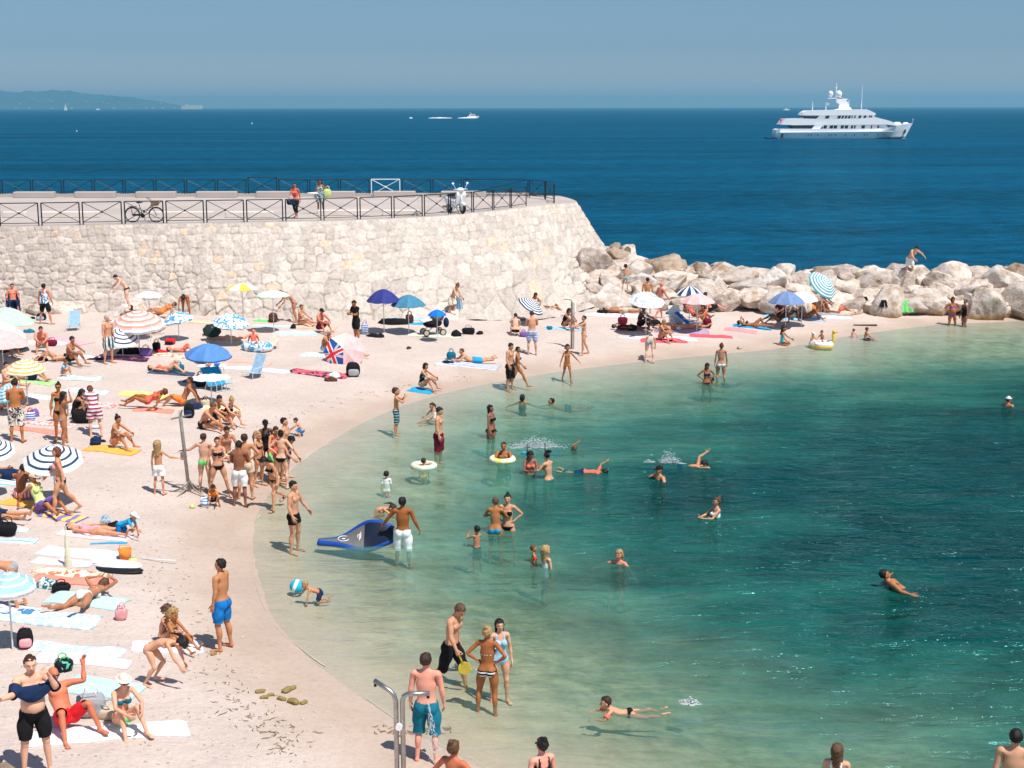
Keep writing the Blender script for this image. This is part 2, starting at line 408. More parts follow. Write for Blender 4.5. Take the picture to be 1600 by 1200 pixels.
    disp = -.065*(1-face)*roughk+(tb[ID]-.5)*.055*roughk*face+(fbm(U*3, Vv*3, 4, 7)-.45)*.13*roughk+(fbm(U*.5, Vv*.5, 3, 77)-.45)*.5*(roughk-.6)
    disp *= np.interp(v, [0, .93, 1], [1, .8, .25])[None]
    P[:, :, 0] += nrm[:, None, 0]*(disp+bulge[:, None]*np.sin(v*3.14)[None]); P[:, :, 1] += nrm[:, None, 1]*(disp+bulge[:, None]*np.sin(v*3.14)[None])
    P[:, :, 2] += disp*.35*np.interp(v, [0, .93, 1], [1, 1, 0])[None]
    base = np.array([.575, .50, .44]); t_ = tint[ID]
    C = base*(1+(t_[..., None]-.5)*.30); C = np.where((t_ > .965)[..., None], C*np.array([1.0, .90, .78]), C)
    C = C*(1+(fbm(U*6, Vv*6, 3, 41)[..., None]-.45)*.35)
    joint = 1-smoothstep(.0, .044, edge); open_ = np.clip((fbm(U*1.1, Vv*1.1, 2, 91)-.22)*2.6, .22, 1)*np.interp(v, [0, .6, 1], [1, .8, .45])[None]
    jc = np.array([.17, .125, .09]); k_ = (joint*open_)[..., None]; C = C*(1-k_)+jc*k_
    m = bpy.data.materials.new('pale_stone_wall'); m.use_nodes = True; t = m.node_tree; b = t.nodes['Principled BSDF']; b.inputs['Roughness'].default_value = .92; b.inputs['Specular IOR Level'].default_value = .12
    a = node(t, 'ShaderNodeAttribute', attribute_name='stone'); nn = node(t, 'ShaderNodeTexNoise'); nn.inputs['Scale'].default_value = 7; nn.inputs['Detail'].default_value = 6
    g = node(t, 'ShaderNodeNewGeometry'); t.links.new(g.outputs['Position'], nn.inputs['Vector'])
    mr = node(t, 'ShaderNodeMapRange'); mr.inputs[1].default_value = .3; mr.inputs[2].default_value = .7; mr.inputs[3].default_value = .82; mr.inputs[4].default_value = 1.1; t.links.new(nn.outputs[0], mr.inputs[0])
    vm = node(t, 'ShaderNodeVectorMath', operation='SCALE'); t.links.new(a.outputs['Color'], vm.inputs[0]); t.links.new(mr.outputs[0], vm.inputs['Scale']); t.links.new(vm.outputs[0], b.inputs['Base Color'])
    bu = node(t, 'ShaderNodeBump'); bu.inputs['Strength'].default_value = .6; bu.inputs['Distance'].default_value = .06; t.links.new(nn.outputs[0], bu.inputs['Height']); t.links.new(bu.outputs[0], b.inputs['Normal'])
    o = mesh_np('stone_wall', P.reshape(-1, 3), grid_faces(NU, NV), m, attrs={'stone': C.reshape(-1, 3)})
    tag(o, 'pale dry stone retaining wall holding up the quay behind the beach', 'stone wall')
    return Tu
WALL_TOP = build_wall()
# quay surface: from the wall's top edge back to the seaward edge
M_conc = mat('quay_concrete', (.47, .405, .37), .9, .10, .35, .3, 6)
M_kerb = mat('pale_kerb_stone', (.70, .63, .57), .85, .08, 3, .3, 12)
def quay():
    front = WALL_TOP[::12]; n = len(front)
    REAR = 84.0
    V = []; ry = []
    for i, p in enumerate(front):
        V.append((p[0], p[1], 4.9))
    cut = [i for i in range(n) if front[i][1] < REAR]
    back = [(p[0], REAR) for p in front]
    m = MB(); pts = [(front[i][0], front[i][1], 4.9) for i in cut]
    last = pts[-1]
    pts += [(last[0]-.6, REAR, 4.9), (front[0][0], REAR, 4.9)]
    bm = bmesh.new(); vs_ = [bm.verts.new(p) for p in pts]; bm.faces.new(vs_)
    # rear skirt to the sea
    r0 = bm.verts.new((last[0]-.6, REAR, -2)); r1 = bm.verts.new((front[0][0], REAR, -2)); bm.faces.new([vs_[-1], vs_[-2], r0, r1])
    bmesh.ops.triangulate(bm, faces=bm.faces[:1])
    me = bpy.data.meshes.new('quay'); bm.normal_update(); bm.to_mesh(me); bm.free(); me.materials.append(M_conc)
    o = bpy.data.objects.new('quay', me); col.objects.link(o); tag(o, kind='structure')
quay()
# ------------------------------------------------------------ sea: one sheet from the beach to the horizon
def sea():
    na = 420; ang = np.linspace(R(-36), R(36), na)
    r = np.concatenate([np.linspace(7, 110, 520), np.geomspace(110.5, 26000, 160)])
    A, RR = np.meshgrid(ang, r, indexing='ij'); X = np.sin(A)*RR; Y = np.cos(A)*RR
    near = RR < 130; D = np.full(X.shape, -40.); D[near] = sdist(X[near], Y[near])
    dep = np.where(D > 0, -D*.085, np.minimum(-D*.14*(1-.5*smoothstep(12, 19, X)*smoothstep(52, 60, Y)), 3.2))
    # outside the breakwater the bottom drops away
    line = np.interp(X, [-60, 0, 5, 12, 40, 60], [80, 80, 74, 71, 71, 71])
    out_ = Y > line-1
    dep = np.where(out_, 3.2+np.clip((Y-line)/3, 0, 1)*7, dep)
    keep = (D < 1.5) | out_
    Z = np.zeros_like(X)
    F = grid_faces(*X.shape); kf = keep.ravel()[F].any(1); F = F[kf]
    m = bpy.data.materials.new('sea_water'); m.use_nodes = True; t = m.node_tree; L = t.links; t.nodes.clear()
    out = node(t, 'ShaderNodeOutputMaterial'); at = node(t, 'ShaderNodeAttribute', attribute_name='depth'); geo = node(t, 'ShaderNodeNewGeometry')
    def mth(op, a, b=None, c=None):
        n = node(t, 'ShaderNodeMath', operation=op)
        for i, x in enumerate((a, b, c)):
            if x is None: continue
            if isinstance(x, (int, float)): n.inputs[i].default_value = x
            else: L.new(x, n.inputs[i])
        return n.outputs[0]
    def noise(sx, sy, det=3, dist=0, rough=.55):
        mp = node(t, 'ShaderNodeMapping'); mp.inputs['Scale'].default_value = (sx, sy, 1); L.new(geo.outputs['Position'], mp.inputs[0])
        n = node(t, 'ShaderNodeTexNoise'); n.inputs['Scale'].default_value = 1; n.inputs['Detail'].default_value = det; n.inputs['Distortion'].default_value = dist; n.inputs['Roughness'].default_value = rough
        L.new(mp.outputs[0], n.inputs['Vector']); return n.outputs[0]
    patch = noise(.10, .22, 4, .6)
    dvar = mth('MULTIPLY', at.outputs['Fac'], mth('MULTIPLY_ADD', patch, 1.7, .15))
    A_ = mth('SUBTRACT', 1.0, mth('EXPONENT', mth('MULTIPLY', mth('POWER', mth('MULTIPLY', mth('MAXIMUM', dvar, 0.0), 1.15), 1.5), -1.0)))
    rp = node(t, 'ShaderNodeValToRGB'); L.new(mth('DIVIDE', dvar, 10.0), rp.inputs[0])
    E = rp.color_ramp.elements
    E[0].position = 0; E[0].color = (.20, .33, .23, 1); E[1].position = 1; E[1].color = (.0, .056, .115, 1)
    for p, c in ((.06, (.085, .225, .155)), (.12, (.008, .100, .076)), (.19, (.0, .036, .033)), (.42, (.0, .020, .024)), (.75, (.0, .048, .092))):
        e_ = E.new(p); e_.color = (*c, 1)
    # long swell streaks, plus wave-face light and shade painted into the colour
    st = noise(.004, .035, 5, .3, .65); st2 = noise(.09, .55, 5, .5, .7)
    st3 = noise(.38, .42, 4, .4, .65)
    stf = mth('MULTIPLY_ADD', st, .8, mth('MULTIPLY_ADD', st2, .45, mth('MULTIPLY', st3, .75))); 
    brt = node(t, 'ShaderNodeMapRange'); brt.inputs[1].default_value = .76; brt.inputs[2].default_value = 1.24; brt.inputs[3].default_value = .4; brt.inputs[4].default_value = 1.75; L.new(stf, brt.inputs[0])
    vm = node(t, 'ShaderNodeVectorMath', operation='SCALE'); L.new(rp.outputs[0], vm.inputs[0]); L.new(brt.outputs[0], vm.inputs['Scale'])
    # waves
    w1 = noise(.75, 2.3, 5, .7); w2 = noise(.20, .55, 3, .4); w3 = noise(3.0, 6.0, 2, .3)
    w4 = noise(.30, .34, 4, .5, .6)
    hgt = mth('ADD', mth('ADD', mth('MULTIPLY', mth('MULTIPLY', w4, 1.5), mth('MINIMUM', mth('MAXIMUM', mth('SUBTRACT', at.outputs['Fac'], 3.0), 0.12), 1.0)), mth('MULTIPLY', w1, .34)), mth('ADD', mth('MULTIPLY', w2, .50), mth('MULTIPLY', w3, .05)))
    bu = node(t, 'ShaderNodeBump'); bu.inputs['Strength'].default_value = .9; bu.inputs['Distance'].default_value = 1.0
    L.new(hgt, bu.inputs['Height'])
    # calmer at the very edge
    L.new(mth('MULTIPLY_ADD', mth('MINIMUM', mth('MULTIPLY', mth('MAXIMUM', at.outputs['Fac'], 0.0), .9), 1.0), .75, .2), bu.inputs['Strength'])
    tr = node(t, 'ShaderNodeBsdfTransparent'); tr.inputs[0].default_value = (.96, .99, .96, 1)
    df = node(t, 'ShaderNodeBsdfDiffuse'); L.new(vm.outputs[0], df.inputs[0]); L.new(bu.outputs[0], df.inputs['Normal'])
    mb = node(t, 'ShaderNodeMixShader'); L.new(A_, mb.inputs[0]); L.new(tr.outputs[0], mb.inputs[1]); L.new(df.outputs[0], mb.inputs[2])
    gl = node(t, 'ShaderNodeBsdfGlossy'); gl.inputs['Roughness'].default_value = .12; L.new(bu.outputs[0], gl.inputs['Normal']); gl.inputs[0].default_value = (.34, .84, 1, 1)
    fr = node(t, 'ShaderNodeFresnel'); fr.inputs[0].default_value = 1.33; L.new(bu.outputs[0], fr.inputs['Normal'])
    cap = node(t, 'ShaderNodeMapRange'); cap.inputs[1].default_value = 3.2; cap.inputs[2].default_value = 8; cap.inputs[3].default_value = .42; cap.inputs[4].default_value = .32; L.new(at.outputs['Fac'], cap.inputs[0])
    ff = mth('MINIMUM', mth('MULTIPLY', fr.outputs[0], .8), cap.outputs[0])
    mf = node(t, 'ShaderNodeMixShader'); L.new(ff, mf.inputs[0]); L.new(mb.outputs[0], mf.inputs[1]); L.new(gl.outputs[0], mf.inputs[2])
    L.new(mf.outputs[0], out.inputs[0])
    o = mesh_np('sea', np.stack([X, Y, Z], -1).reshape(-1, 3), F, m, attrs={'depth': dep.ravel()})
    tag(o, kind='structure')
    return m
M_sea = sea()

# ------------------------------------------------------------ boulders
def rock_material(name, c, wet=True):
    m = bpy.data.materials.new(name); m.use_nodes = True; t = m.node_tree; L = t.links; b = t.nodes['Principled BSDF']
    b.inputs['Roughness'].default_value = .92; b.inputs['Specular IOR Level'].default_value = .12
    g = node(t, 'ShaderNodeNewGeometry'); oi = node(t, 'ShaderNodeObjectInfo')
    n = node(t, 'ShaderNodeTexNoise'); n.inputs['Scale'].default_value = 1.7; n.inputs['Detail'].default_value = 8; n.inputs['Roughness'].default_value = .68; L.new(g.outputs['Position'], n.inputs['Vector'])
    r = node(t, 'ShaderNodeValToRGB'); r.color_ramp.elements[0].position = .33; r.color_ramp.elements[1].position = .56
    r.color_ramp.elements[0].color = (c[0]*.55, c[1]*.44, c[2]*.33, 1); r.color_ramp.elements[1].color = (*c, 1); L.new(n.outputs[0], r.inputs[0])
    mr = node(t, 'ShaderNodeMapRange'); mr.inputs[3].default_value = .78; mr.inputs[4].default_value = 1.12; L.new(oi.outputs['Random'], mr.inputs[0])
    vm = node(t, 'ShaderNodeVectorMath', operation='SCALE'); L.new(r.outputs[0], vm.inputs[0]); L.new(mr.outputs[0], vm.inputs['Scale'])
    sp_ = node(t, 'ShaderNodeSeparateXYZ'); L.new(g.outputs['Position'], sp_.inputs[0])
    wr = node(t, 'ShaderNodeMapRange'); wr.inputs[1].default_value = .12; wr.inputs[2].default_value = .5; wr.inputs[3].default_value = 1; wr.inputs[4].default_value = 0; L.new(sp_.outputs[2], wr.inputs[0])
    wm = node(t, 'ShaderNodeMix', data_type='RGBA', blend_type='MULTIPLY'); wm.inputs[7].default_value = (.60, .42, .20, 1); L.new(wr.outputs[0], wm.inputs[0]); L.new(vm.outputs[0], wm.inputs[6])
    L.new(wm.outputs[2], b.inputs['Base Color'])
    bu = node(t, 'ShaderNodeBump'); bu.inputs['Strength'].default_value = 1.0; bu.inputs['Distance'].default_value = .22; L.new(n.outputs[0], bu.inputs['Height']); L.new(bu.outputs[0], b.inputs['Normal'])
    return m
M_rock = rock_material('pale_limestone', (.71, .615, .545)); M_rockd = rock_material('weathered_limestone', (.46, .36, .28)); M_rockw = rock_material('bleached_limestone', (.75, .68, .63))
def rock_proto(seed):
    bm = bmesh.new(); bmesh.ops.create_icosphere(bm, subdivisions=5, radius=1)
    V = np.array([v.co[:] for v in bm.verts]); F = np.array([[v.index for v in f.verts] for f in bm.faces]); bm.free()
    r_ = np.random.default_rng(seed); k = 11
    N = r_.normal(size=(k, 3)); N /= np.linalg.norm(N, axis=1)[:, None]; dd = r_.uniform(.62, .95, k)
    dot = V@N.T; rad = np.where(dot > .05, dd/np.maximum(dot, .05), 9)
    # smooth minimum keeps edges slightly worn
    kk = 85.; rr = -np.log(np.exp(-kk*np.minimum(rad, 1.25)).sum(1))/kk
    rr = np.minimum(rr, 1.2)
    rr *= 1+.13*(fbm(V[:, 0]*2.3+seed, V[:, 1]*2.3+V[:, 2]*1.9, 4, seed)-.45)+.07*(fbm(V[:, 2]*6+seed, V[:, 0]*6-V[:, 1]*5, 3, seed+3)-.45)
    return V*rr[:, None], F
ROCKS = []
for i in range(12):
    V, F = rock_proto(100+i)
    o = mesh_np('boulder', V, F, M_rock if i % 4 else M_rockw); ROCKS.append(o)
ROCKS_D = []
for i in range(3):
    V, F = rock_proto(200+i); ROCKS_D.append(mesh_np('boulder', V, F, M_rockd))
USED = set()
def place_rock(i, x, y, z, s, label, group, dark=False):
    src = (ROCKS_D if dark else ROCKS)[i % (3 if dark else 12)]
    if src.name in USED:
        o = src.copy(); col.objects.link(o)
    else: o = src; USED.add(src.name)
    o.location = (x, y, z); o.rotation_euler = (rnd.uniform(-.5, .5), rnd.uniform(-.5, .5), rnd.uniform(0, 6.28)); o.scale = s
    tag(o, label, 'boulder', group); return o
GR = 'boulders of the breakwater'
# crest line of the breakwater, world x -> (y of the front foot, crest y, crest z)
def bw(x): return (np.interp(x, [3, 7, 12, 16, 40], [67.5, 66.4, 66.9, 68.0, 67.6]), np.interp(x, [3, 8, 12, 40], [72.5, 71.8, 71.2, 71.0]), np.interp(x, [3, 5.5, 8, 12, 18, 40], [2.6, 2.9, 2.25, 2.05, 2.1, 2.0]))
xx = 3.0
for row in range(8):
    xx = 3.6+rnd.uniform(0, 1)
    while xx < 33:
        f, c, cz = bw(xx); t_ = row/7.0
        y = f+(c-f)*t_+rnd.uniform(-.4, .4); z = (.9 if xx < 13 else .35)*(1-t_)+(cz-.5)*min(1, t_*1.15)+rnd.uniform(-.15, .1)
        if row == 7: y += .2
        sz = rnd.choice([.45, .55, .7, .85, 1.15])*(1.0 if row < 3 else .85)
        s = (sz*rnd.uniform(.9, 1.35), sz*rnd.uniform(.8, 1.1), sz*rnd.uniform(.6, .85))
        lab = ['pale boulder at the foot of the breakwater by the water', 'x', 'pale boulder low on the breakwater front', 'pale boulder half way up the breakwater', 'x', 'boulder high on the breakwater front', 'boulder near the crest of the breakwater', 'boulder on the crest of the breakwater against the blue sea'][row]
        pxx = xx/y*FPX+800; zi = int(np.searchsorted([1000, 1065, 1130, 1195, 1250, 1310, 1370, 1435, 1500, 1560, 1620], pxx))
        zn = ['beside the wall end', 'above the white leaf patterned parasol', 'above the pale pink parasol', 'right of the pale pink parasol', 'above the grey blue parasol', 'behind the tilted teal parasol', 'right of the tilted teal parasol', 'under the climbing man', 'above the woman in purple', 'right of the woman in purple', 'near the right edge', 'past the right edge'][zi]
        lab = ('large ' if sz > 1.0 else 'small ' if sz < .6 else 'middle sized ')+['pale boulder at the breakwater foot, ', 'pale boulder low on the breakwater, ', 'pale boulder a third of the way up, ', 'pale boulder half way up, ', 'boulder two thirds up the breakwater, ', 'boulder high on the breakwater front, ', 'boulder just under the crest, ', 'crest boulder against the sea, '][row]+zn
        place_rock(rnd.randrange(12), xx, y, z, s, lab, GR, dark=(row >= 6 and rnd.random() < .22))
        xx += s[0]*rnd.uniform(1.2, 1.55)+.1
# small rubble on the crest near the wall, big grey block at the right
for k in range(60):
    x = rnd.uniform(3.4, 10.5); f, c, cz = bw(x)
    t_ = rnd.uniform(.25, 1); y = f+(c-f)*t_; z = cz*min(1, t_*1.1)+.0+(.12 if abs(x-6.0) < .8 and t_ > .9 else -.08)
    s = rnd.uniform(.22, .5); place_rock(k, x, y, z, (s, s*.9, s*.75), 'small broken rock lying among the boulders beside the wall end', 'small rubble by the wall end', dark=(t_ > .75 and rnd.random() < .5))
for (px, py, sx, sz, y0) in ((1395, 462, .8, .7, 0), (1345, 452, .9, .7, 1)):
    p = G(px, py+25); place_rock(3, p[0], p[1]+1.2, p[2]+.25, (sx, sx*.8, sz), 'bleached boulder at the back of the sand, '+('under the green towel' if px > 1380 else 'right of the tilted teal parasol'), GR)
for (px, py, s) in ((1542, 482, 1.15), (1592, 478, 1.1), (1470, 480, .7), (1660, 478, 1.3)):
    p = Zp(px, py+20, 0); place_rock(7+int(px) % 3, p[0], p[1]+.8, .35, (s, s*.9, s*.85), 'brown-stained boulder in the water at the breakwater foot, '+{1542: 'just right of the woman in black', 1592: 'cut by the right edge', 1470: 'behind the woman in purple', 1660: 'beyond the right edge'}[px], GR)
# rubble core under the boulders
def core():
    xs = np.linspace(2.5, 60, 160); V = []
    for x in xs:
        f, c, cz = bw(x)
        for yy, zz in ((f-.5, -.6), (f+.6, .3), ((f+c)/2, cz*.55), (c-.6, cz-.7), (c+1.2, cz-.8), (c+5, -1.5)): V.append((x, yy+float(vnoise(x*1.3, yy, 4)-.5)*.8, zz+float(vnoise(x*1.7, yy*2, 8)-.5)*.5))
    o = mesh_np('rubble_bank', V, grid_faces(160, 6), M_rockd); tag(o, kind='structure')
core()
# ============================================================ people
def smin(a, b, k):
    h = np.clip(.5+.5*(b-a)/k, 0, 1); return b*(1-h)+a*h-k*h*(1-h)
def ell(P, c, r):
    q = P-np.array(c, np.float32); r = np.array(r, np.float32)
    k0 = np.sqrt(((q/r)**2).sum(-1)); k1 = np.sqrt(((q/(r*r))**2).sum(-1)); return k0*(k0-1)/np.maximum(k1, 1e-6)
def rc(P, a, b, ra, rb):
    a = np.array(a, np.float32); b = np.array(b, np.float32); ab = b-a
    t = np.clip(((P-a)@ab)/(ab@ab), 0, 1); d = P-a-t[..., None]*ab
    return np.sqrt((d*d).sum(-1))-(ra+(rb-ra)*t)
def surface_net(f, gx, gy, gz_):
    """f: sampled field on a rectilinear grid -> quads"""
    nx, ny, nz = f.shape; ins = f < 0
    c = np.stack(np.meshgrid(gx, gy, gz_, indexing='ij'), -1)
    acc = np.zeros((nx-1, ny-1, nz-1, 3)); cnt = np.zeros((nx-1, ny-1, nz-1))
    def sl(ax, lo):
        s = [slice(None)]*3; return s
    for ax in range(3):
        s0 = [slice(None)]*3; s1 = [slice(None)]*3; s0[ax] = slice(0, -1); s1[ax] = slice(1, None)
        a = f[tuple(s0)]; b = f[tuple(s1)]; x = (a < 0) != (b < 0)
        t = np.where(x, a/np.where(x, a-b, 1), 0)
        p = c[tuple(s0)]+(c[tuple(s1)]-c[tuple(s0)])*t[..., None]
        o1, o2 = [i for i in range(3) if i != ax]
        for d1 in (0, 1):
            for d2 in (0, 1):
                s = [slice(None)]*3; s[o1] = slice(d1, f.shape[o1]-1+d1); s[o2] = slice(d2, f.shape[o2]-1+d2)
                xs_ = x[tuple(s)]; acc += np.where(xs_[..., None], p[tuple(s)], 0); cnt += xs_
    m = cnt > 0; V = acc[m]/cnt[m][:, None]; idx = np.full(m.shape, -1); idx[m] = np.arange(m.sum())
    F = []
    for ax in range(3):
        s0 = [slice(1, -1)]*3; s1 = [slice(1, -1)]*3; s0[ax] = slice(0, -1); s1[ax] = slice(1, None)
        a = ins[tuple(s0)]; b = ins[tuple(s1)]; w_ = np.argwhere(a != b)
        if not len(w_): continue
        flip = a[tuple(w_.T)]
        base = w_.copy(); o1, o2 = [i for i in range(3) if i != ax]
        # cell coords: along ax same index, others = node-1..node
        cc = base.copy(); cc[:, o1] += 1; cc[:, o2] += 1
        q = []
        for d1, d2 in ((-1, -1), (0, -1), (0, 0), (-1, 0)):
            k = cc.copy(); k[:, o1] += d1; k[:, o2] += d2; q.append(idx[tuple(k.T)])
        q = np.stack(q, 1)
        fl = flip if ax != 1 else ~flip
        q = np.where(fl[:, None], q, q[:, ::-1]); F.append(q)
    F = np.concatenate(F); return V, F[(F >= 0).all(1)]
def axis_pts(segs):
    out = []
    for a, b, h in segs: out += list(np.arange(a, b-1e-6, h))
    out.append(segs[-1][1]); return np.array(out, np.float32)

def canon(kind):
    g = dict(sw=.185, hw=1.0, ch=1.0, wa=1.0, arm=1.0, leg=1.0, hs=1.0, belly=0, bust=0)
    if kind == 'f': g.update(sw=.162, hw=1.04, ch=.86, wa=.83, arm=.80, leg=.97, hs=.97, bust=1)
    if kind == 'c': g.update(sw=.150, hw=.86, ch=.80, wa=.88, arm=.80, leg=.84, hs=1.30)
    if kind == 'h': g.update(sw=.185, hw=1.02, ch=1.02, wa=1.14, arm=1.05, leg=1.0, hs=1.02, belly=1)
    sw, ch, wa, am, lg = g['sw'], g['ch'], g['wa'], g['arm'], g['leg']; hw = g['hw']
    gx_half = axis_pts([(0, .66, .02), (.66, .90, .0065)]); gx = np.concatenate([-gx_half[:0:-1], gx_half])+1e-4
    gy = axis_pts([(-.26, -.13, .018), (-.13, .06, .0095), (.06, .22, .018)])
    gz_ = axis_pts([(-.03, .12, .012), (.12, 1.40, .019), (1.40, 1.475, .0085), (1.475, 1.90 if kind == 'c' else 1.80, .0115)])
    P = np.stack(np.meshgrid(gx, gy, gz_, indexing='ij'), -1).astype(np.float32)
    A = P.copy(); A[..., 0] = np.abs(A[..., 0])   # mirror symmetry
    # torso
    d = ell(A, (0, .005, .955), (.158*hw, .105*hw, .115))
    d = smin(d, ell(A, (.075, .055, .905), (.088*hw, .085*hw, .095)), .04)
    d = smin(d, ell(A, (0, .0, 1.08), (.137*wa, .092*(wa*.5+.5), .17)), .06)
    d = smin(d, ell(A, (0, .005, 1.27), (.158*ch, .108*ch, .19)), .06)
    d = smin(d, rc(A, (0, .012, 1.405), (sw-.05, .012, 1.415), .075*ch, .062*ch), .05)
    if g['bust']:
        d = smin(d, ell(A, (.070, -.085, 1.285), (.058, .058, .058)), .025)
    else:
        d = smin(d, ell(A, (.072, -.078*ch, 1.325), (.078*ch, .036, .055)), .03)
    if g['belly']: d = smin(d, ell(A, (0, -.075, 1.09), (.15, .15, .17)), .06)
    d = smin(d, rc(A, (0, .012, 1.44), (0, -.003, 1.56), .058*ch+.004, .050*(ch*.5+.5)), .035)
    d = smin(d, rc(A, (.03, .02, 1.475), (sw-.04, .012, 1.435), .036, .042), .03)
    # arm
    a = smin(ell(A, (sw+.005, .004, 1.425), (.062*am+.006, .058*am, .058*am)), rc(A, (sw, .0, 1.437), (.45, .0, 1.44), .052*am, .041*am), .03)
    a = smin(a, ell(A, (.30, -.008, 1.44), (.09, .045*am, .045*am)), .02)
    a = smin(a, rc(A, (.45, 0, 1.44), (.685, 0, 1.44), .040*am, .0265*am), .015)
    a = smin(a, ell(A, (.52, 0, 1.44), (.07, .043*am, .041*am)), .02)
    hnd = ell(A, (.735, 0, 1.44), (.058, .041, .0165))
    for k, (y, l) in enumerate(((-.031, .076), (-.0105, .086), (.0105, .080), (.030, .062))):
        f_ = smin(rc(A, (.765, y*.9, 1.44), (.78+l*.45, y*1.05, 1.438), .0102, .0092), rc(A, (.78+l*.45, y*1.05, 1.438), (.78+l, y*1.08, 1.424), .0092, .0078), .003)
        hnd = smin(hnd, f_, .004)
    th_ = smin(rc(A, (.705, -.028, 1.436), (.748, -.062, 1.43), .015, .0115), rc(A, (.748, -.062, 1.43), (.785, -.076, 1.422), .0115, .0095), .004)
    hnd = smin(hnd, th_, .008); a = smin(a, hnd, .016); d = smin(d, a, .035)
    # leg
    l = smin(rc(A, (.088*hw, 0, .90), (.098, -.006, .50), .086*lg*(hw*.5+.5), .053*lg), ell(A, (.105*hw, -.005, .76), (.085*lg, .09*lg, .17)), .03)
    l = smin(l, rc(A, (.098, -.004, .50), (.10, .018, .095), .050*lg, .033*lg), .02)
    l = smin(l, ell(A, (.102, .032, .36), (.048*lg, .050*lg, .12)), .025)
    l = smin(l, ell(A, (.098, -.022, .505), (.042, .035, .05)), .02)
    ft = smin(rc(A, (.10, .035, .042), (.112, -.115, .028), .036, .027), ell(A, (.112, -.135, .022), (.046, .05, .021)), .02)
    ft = smin(ft, ell(A, (.125, -.155, .018), (.03, .03, .017)), .01)
    l = smin(l, ft, .03); d = smin(d, l, .035)
    # split the legs again so they never web together
    # head
    hs = g['hs']; hz = 1.545
    Q = A.copy(); Q[..., 2] = (A[..., 2]-hz)/hs+hz; Q[..., :2] = A[..., :2]/hs
    hd = ell(Q, (0, .012, 1.658), (.075, .095, .092))
    hd = smin(hd, ell(Q, (0, -.030, 1.600), (.054, .058, .066)), .035)
    hd = smin(hd, ell(Q, (0, -.062, 1.562), (.026, .024, .020)), .022)
    hd = smin(hd, ell(Q, (.034, -.060, 1.612), (.020, .018, .018)), .02)          # cheek
    hd = smin(hd, ell(Q, (0, -.076, 1.668), (.050, .014, .012)), .014)             # brow
    hd = np.maximum(hd, -ell(Q, (.031, -.096, 1.645), (.018, .020, .013)))*1.0 if False else hd
    hd = smin(hd, rc(Q, (0, -.084, 1.652), (0, -.106, 1.614), .009, .0135), .010)  # nose
    hd = smin(hd, ell(Q, (0, -.085, 1.585), (.024, .012, .011)), .008)             # lips
    hd = smin(hd, ell(Q, (.077, .010, 1.630), (.010, .022, .033)), .008)           # ear
    d = smin(d, hd*hs, .018)
    V, F = surface_net(d, gx, gy, gz_)
    # colour map of the features: 0 skin, 1 lips, 2 eye, 3 brow
    x = np.abs(V[:, 0])/hs; y = V[:, 1]/hs; z = (V[:, 2]-hz)/hs+hz
    feat = np.ones((len(V), 3))
    eye = (((x-.031)/.017)**2+((z-1.640)/.010)**2 < 1) & (y < -.055); feat[eye] = (.25, .22, .2)
    brow = (((x-.032)/.022)**2+((z-1.665)/.008)**2 < 1) & (y < -.06); feat[brow] = (.40, .33, .28)
    lip = ((x/.026)**2+((z-1.585)/.009)**2 < 1) & (y < -.07); feat[lip] = (.80, .42, .40)
    return V, F, feat, g
def weights(V, g):
    x, y, z = V.T; ax = np.abs(x); sw = g['sw']
    arm = smoothstep(sw-.065, sw+.045, ax)*smoothstep(1.27, 1.35, z)
    W = {}
    head = smoothstep(1.50, 1.56, z)*(1-arm)*(ax < .16)
    body = (1-arm)*(1-head)
    leg = 1-smoothstep(.82, .985, z); torso = body*(1-leg)
    a1 = smoothstep(.96, 1.08, z); a2 = smoothstep(1.12, 1.26, z)
    W['pelvis'] = torso*(1-a1); W['abdomen'] = torso*a1*(1-a2); W['chest'] = torso*a1*a2; W['head'] = head
    for s, n in ((1, 'L'), (-1, 'R')):
        side = smoothstep(-.02, .02, x*s); lw = body*leg*side
        k = 1-smoothstep(.44, .56, z); an = 1-smoothstep(.07, .125, z)
        W['thigh'+n] = lw*(1-k); W['shin'+n] = lw*k*(1-an); W['foot'+n] = lw*k*an
        aw = arm*(x*s > 0); e = smoothstep(.40, .50, ax); h = smoothstep(.665, .715, ax); fg = smoothstep(.765, .79, ax)*(y > -.048)
        W['uarm'+n] = aw*(1-e); W['farm'+n] = aw*e*(1-h); W['hand'+n] = aw*e*h*(1-fg); W['fing'+n] = aw*e*h*fg
    return W
BODY = {}
for k in 'mfch':
    V, F, feat, g = canon(k); N_ = np.zeros_like(V)
    BODY[k] = dict(V=V, F=F, feat=feat, g=g, W=weights(V, g))
def vnormals(V, F):
    n = np.cross(V[F[:, 2]]-V[F[:, 0]], V[F[:, 3]]-V[F[:, 1]]); out = np.zeros_like(V)
    for i in range(4): np.add.at(out, F[:, i], n)
    return out/(np.linalg.norm(out, axis=1)[:, None]+1e-9)
for B in BODY.values(): B['N'] = vnormals(B['V'], B['F'])
NECKZ = 1.50
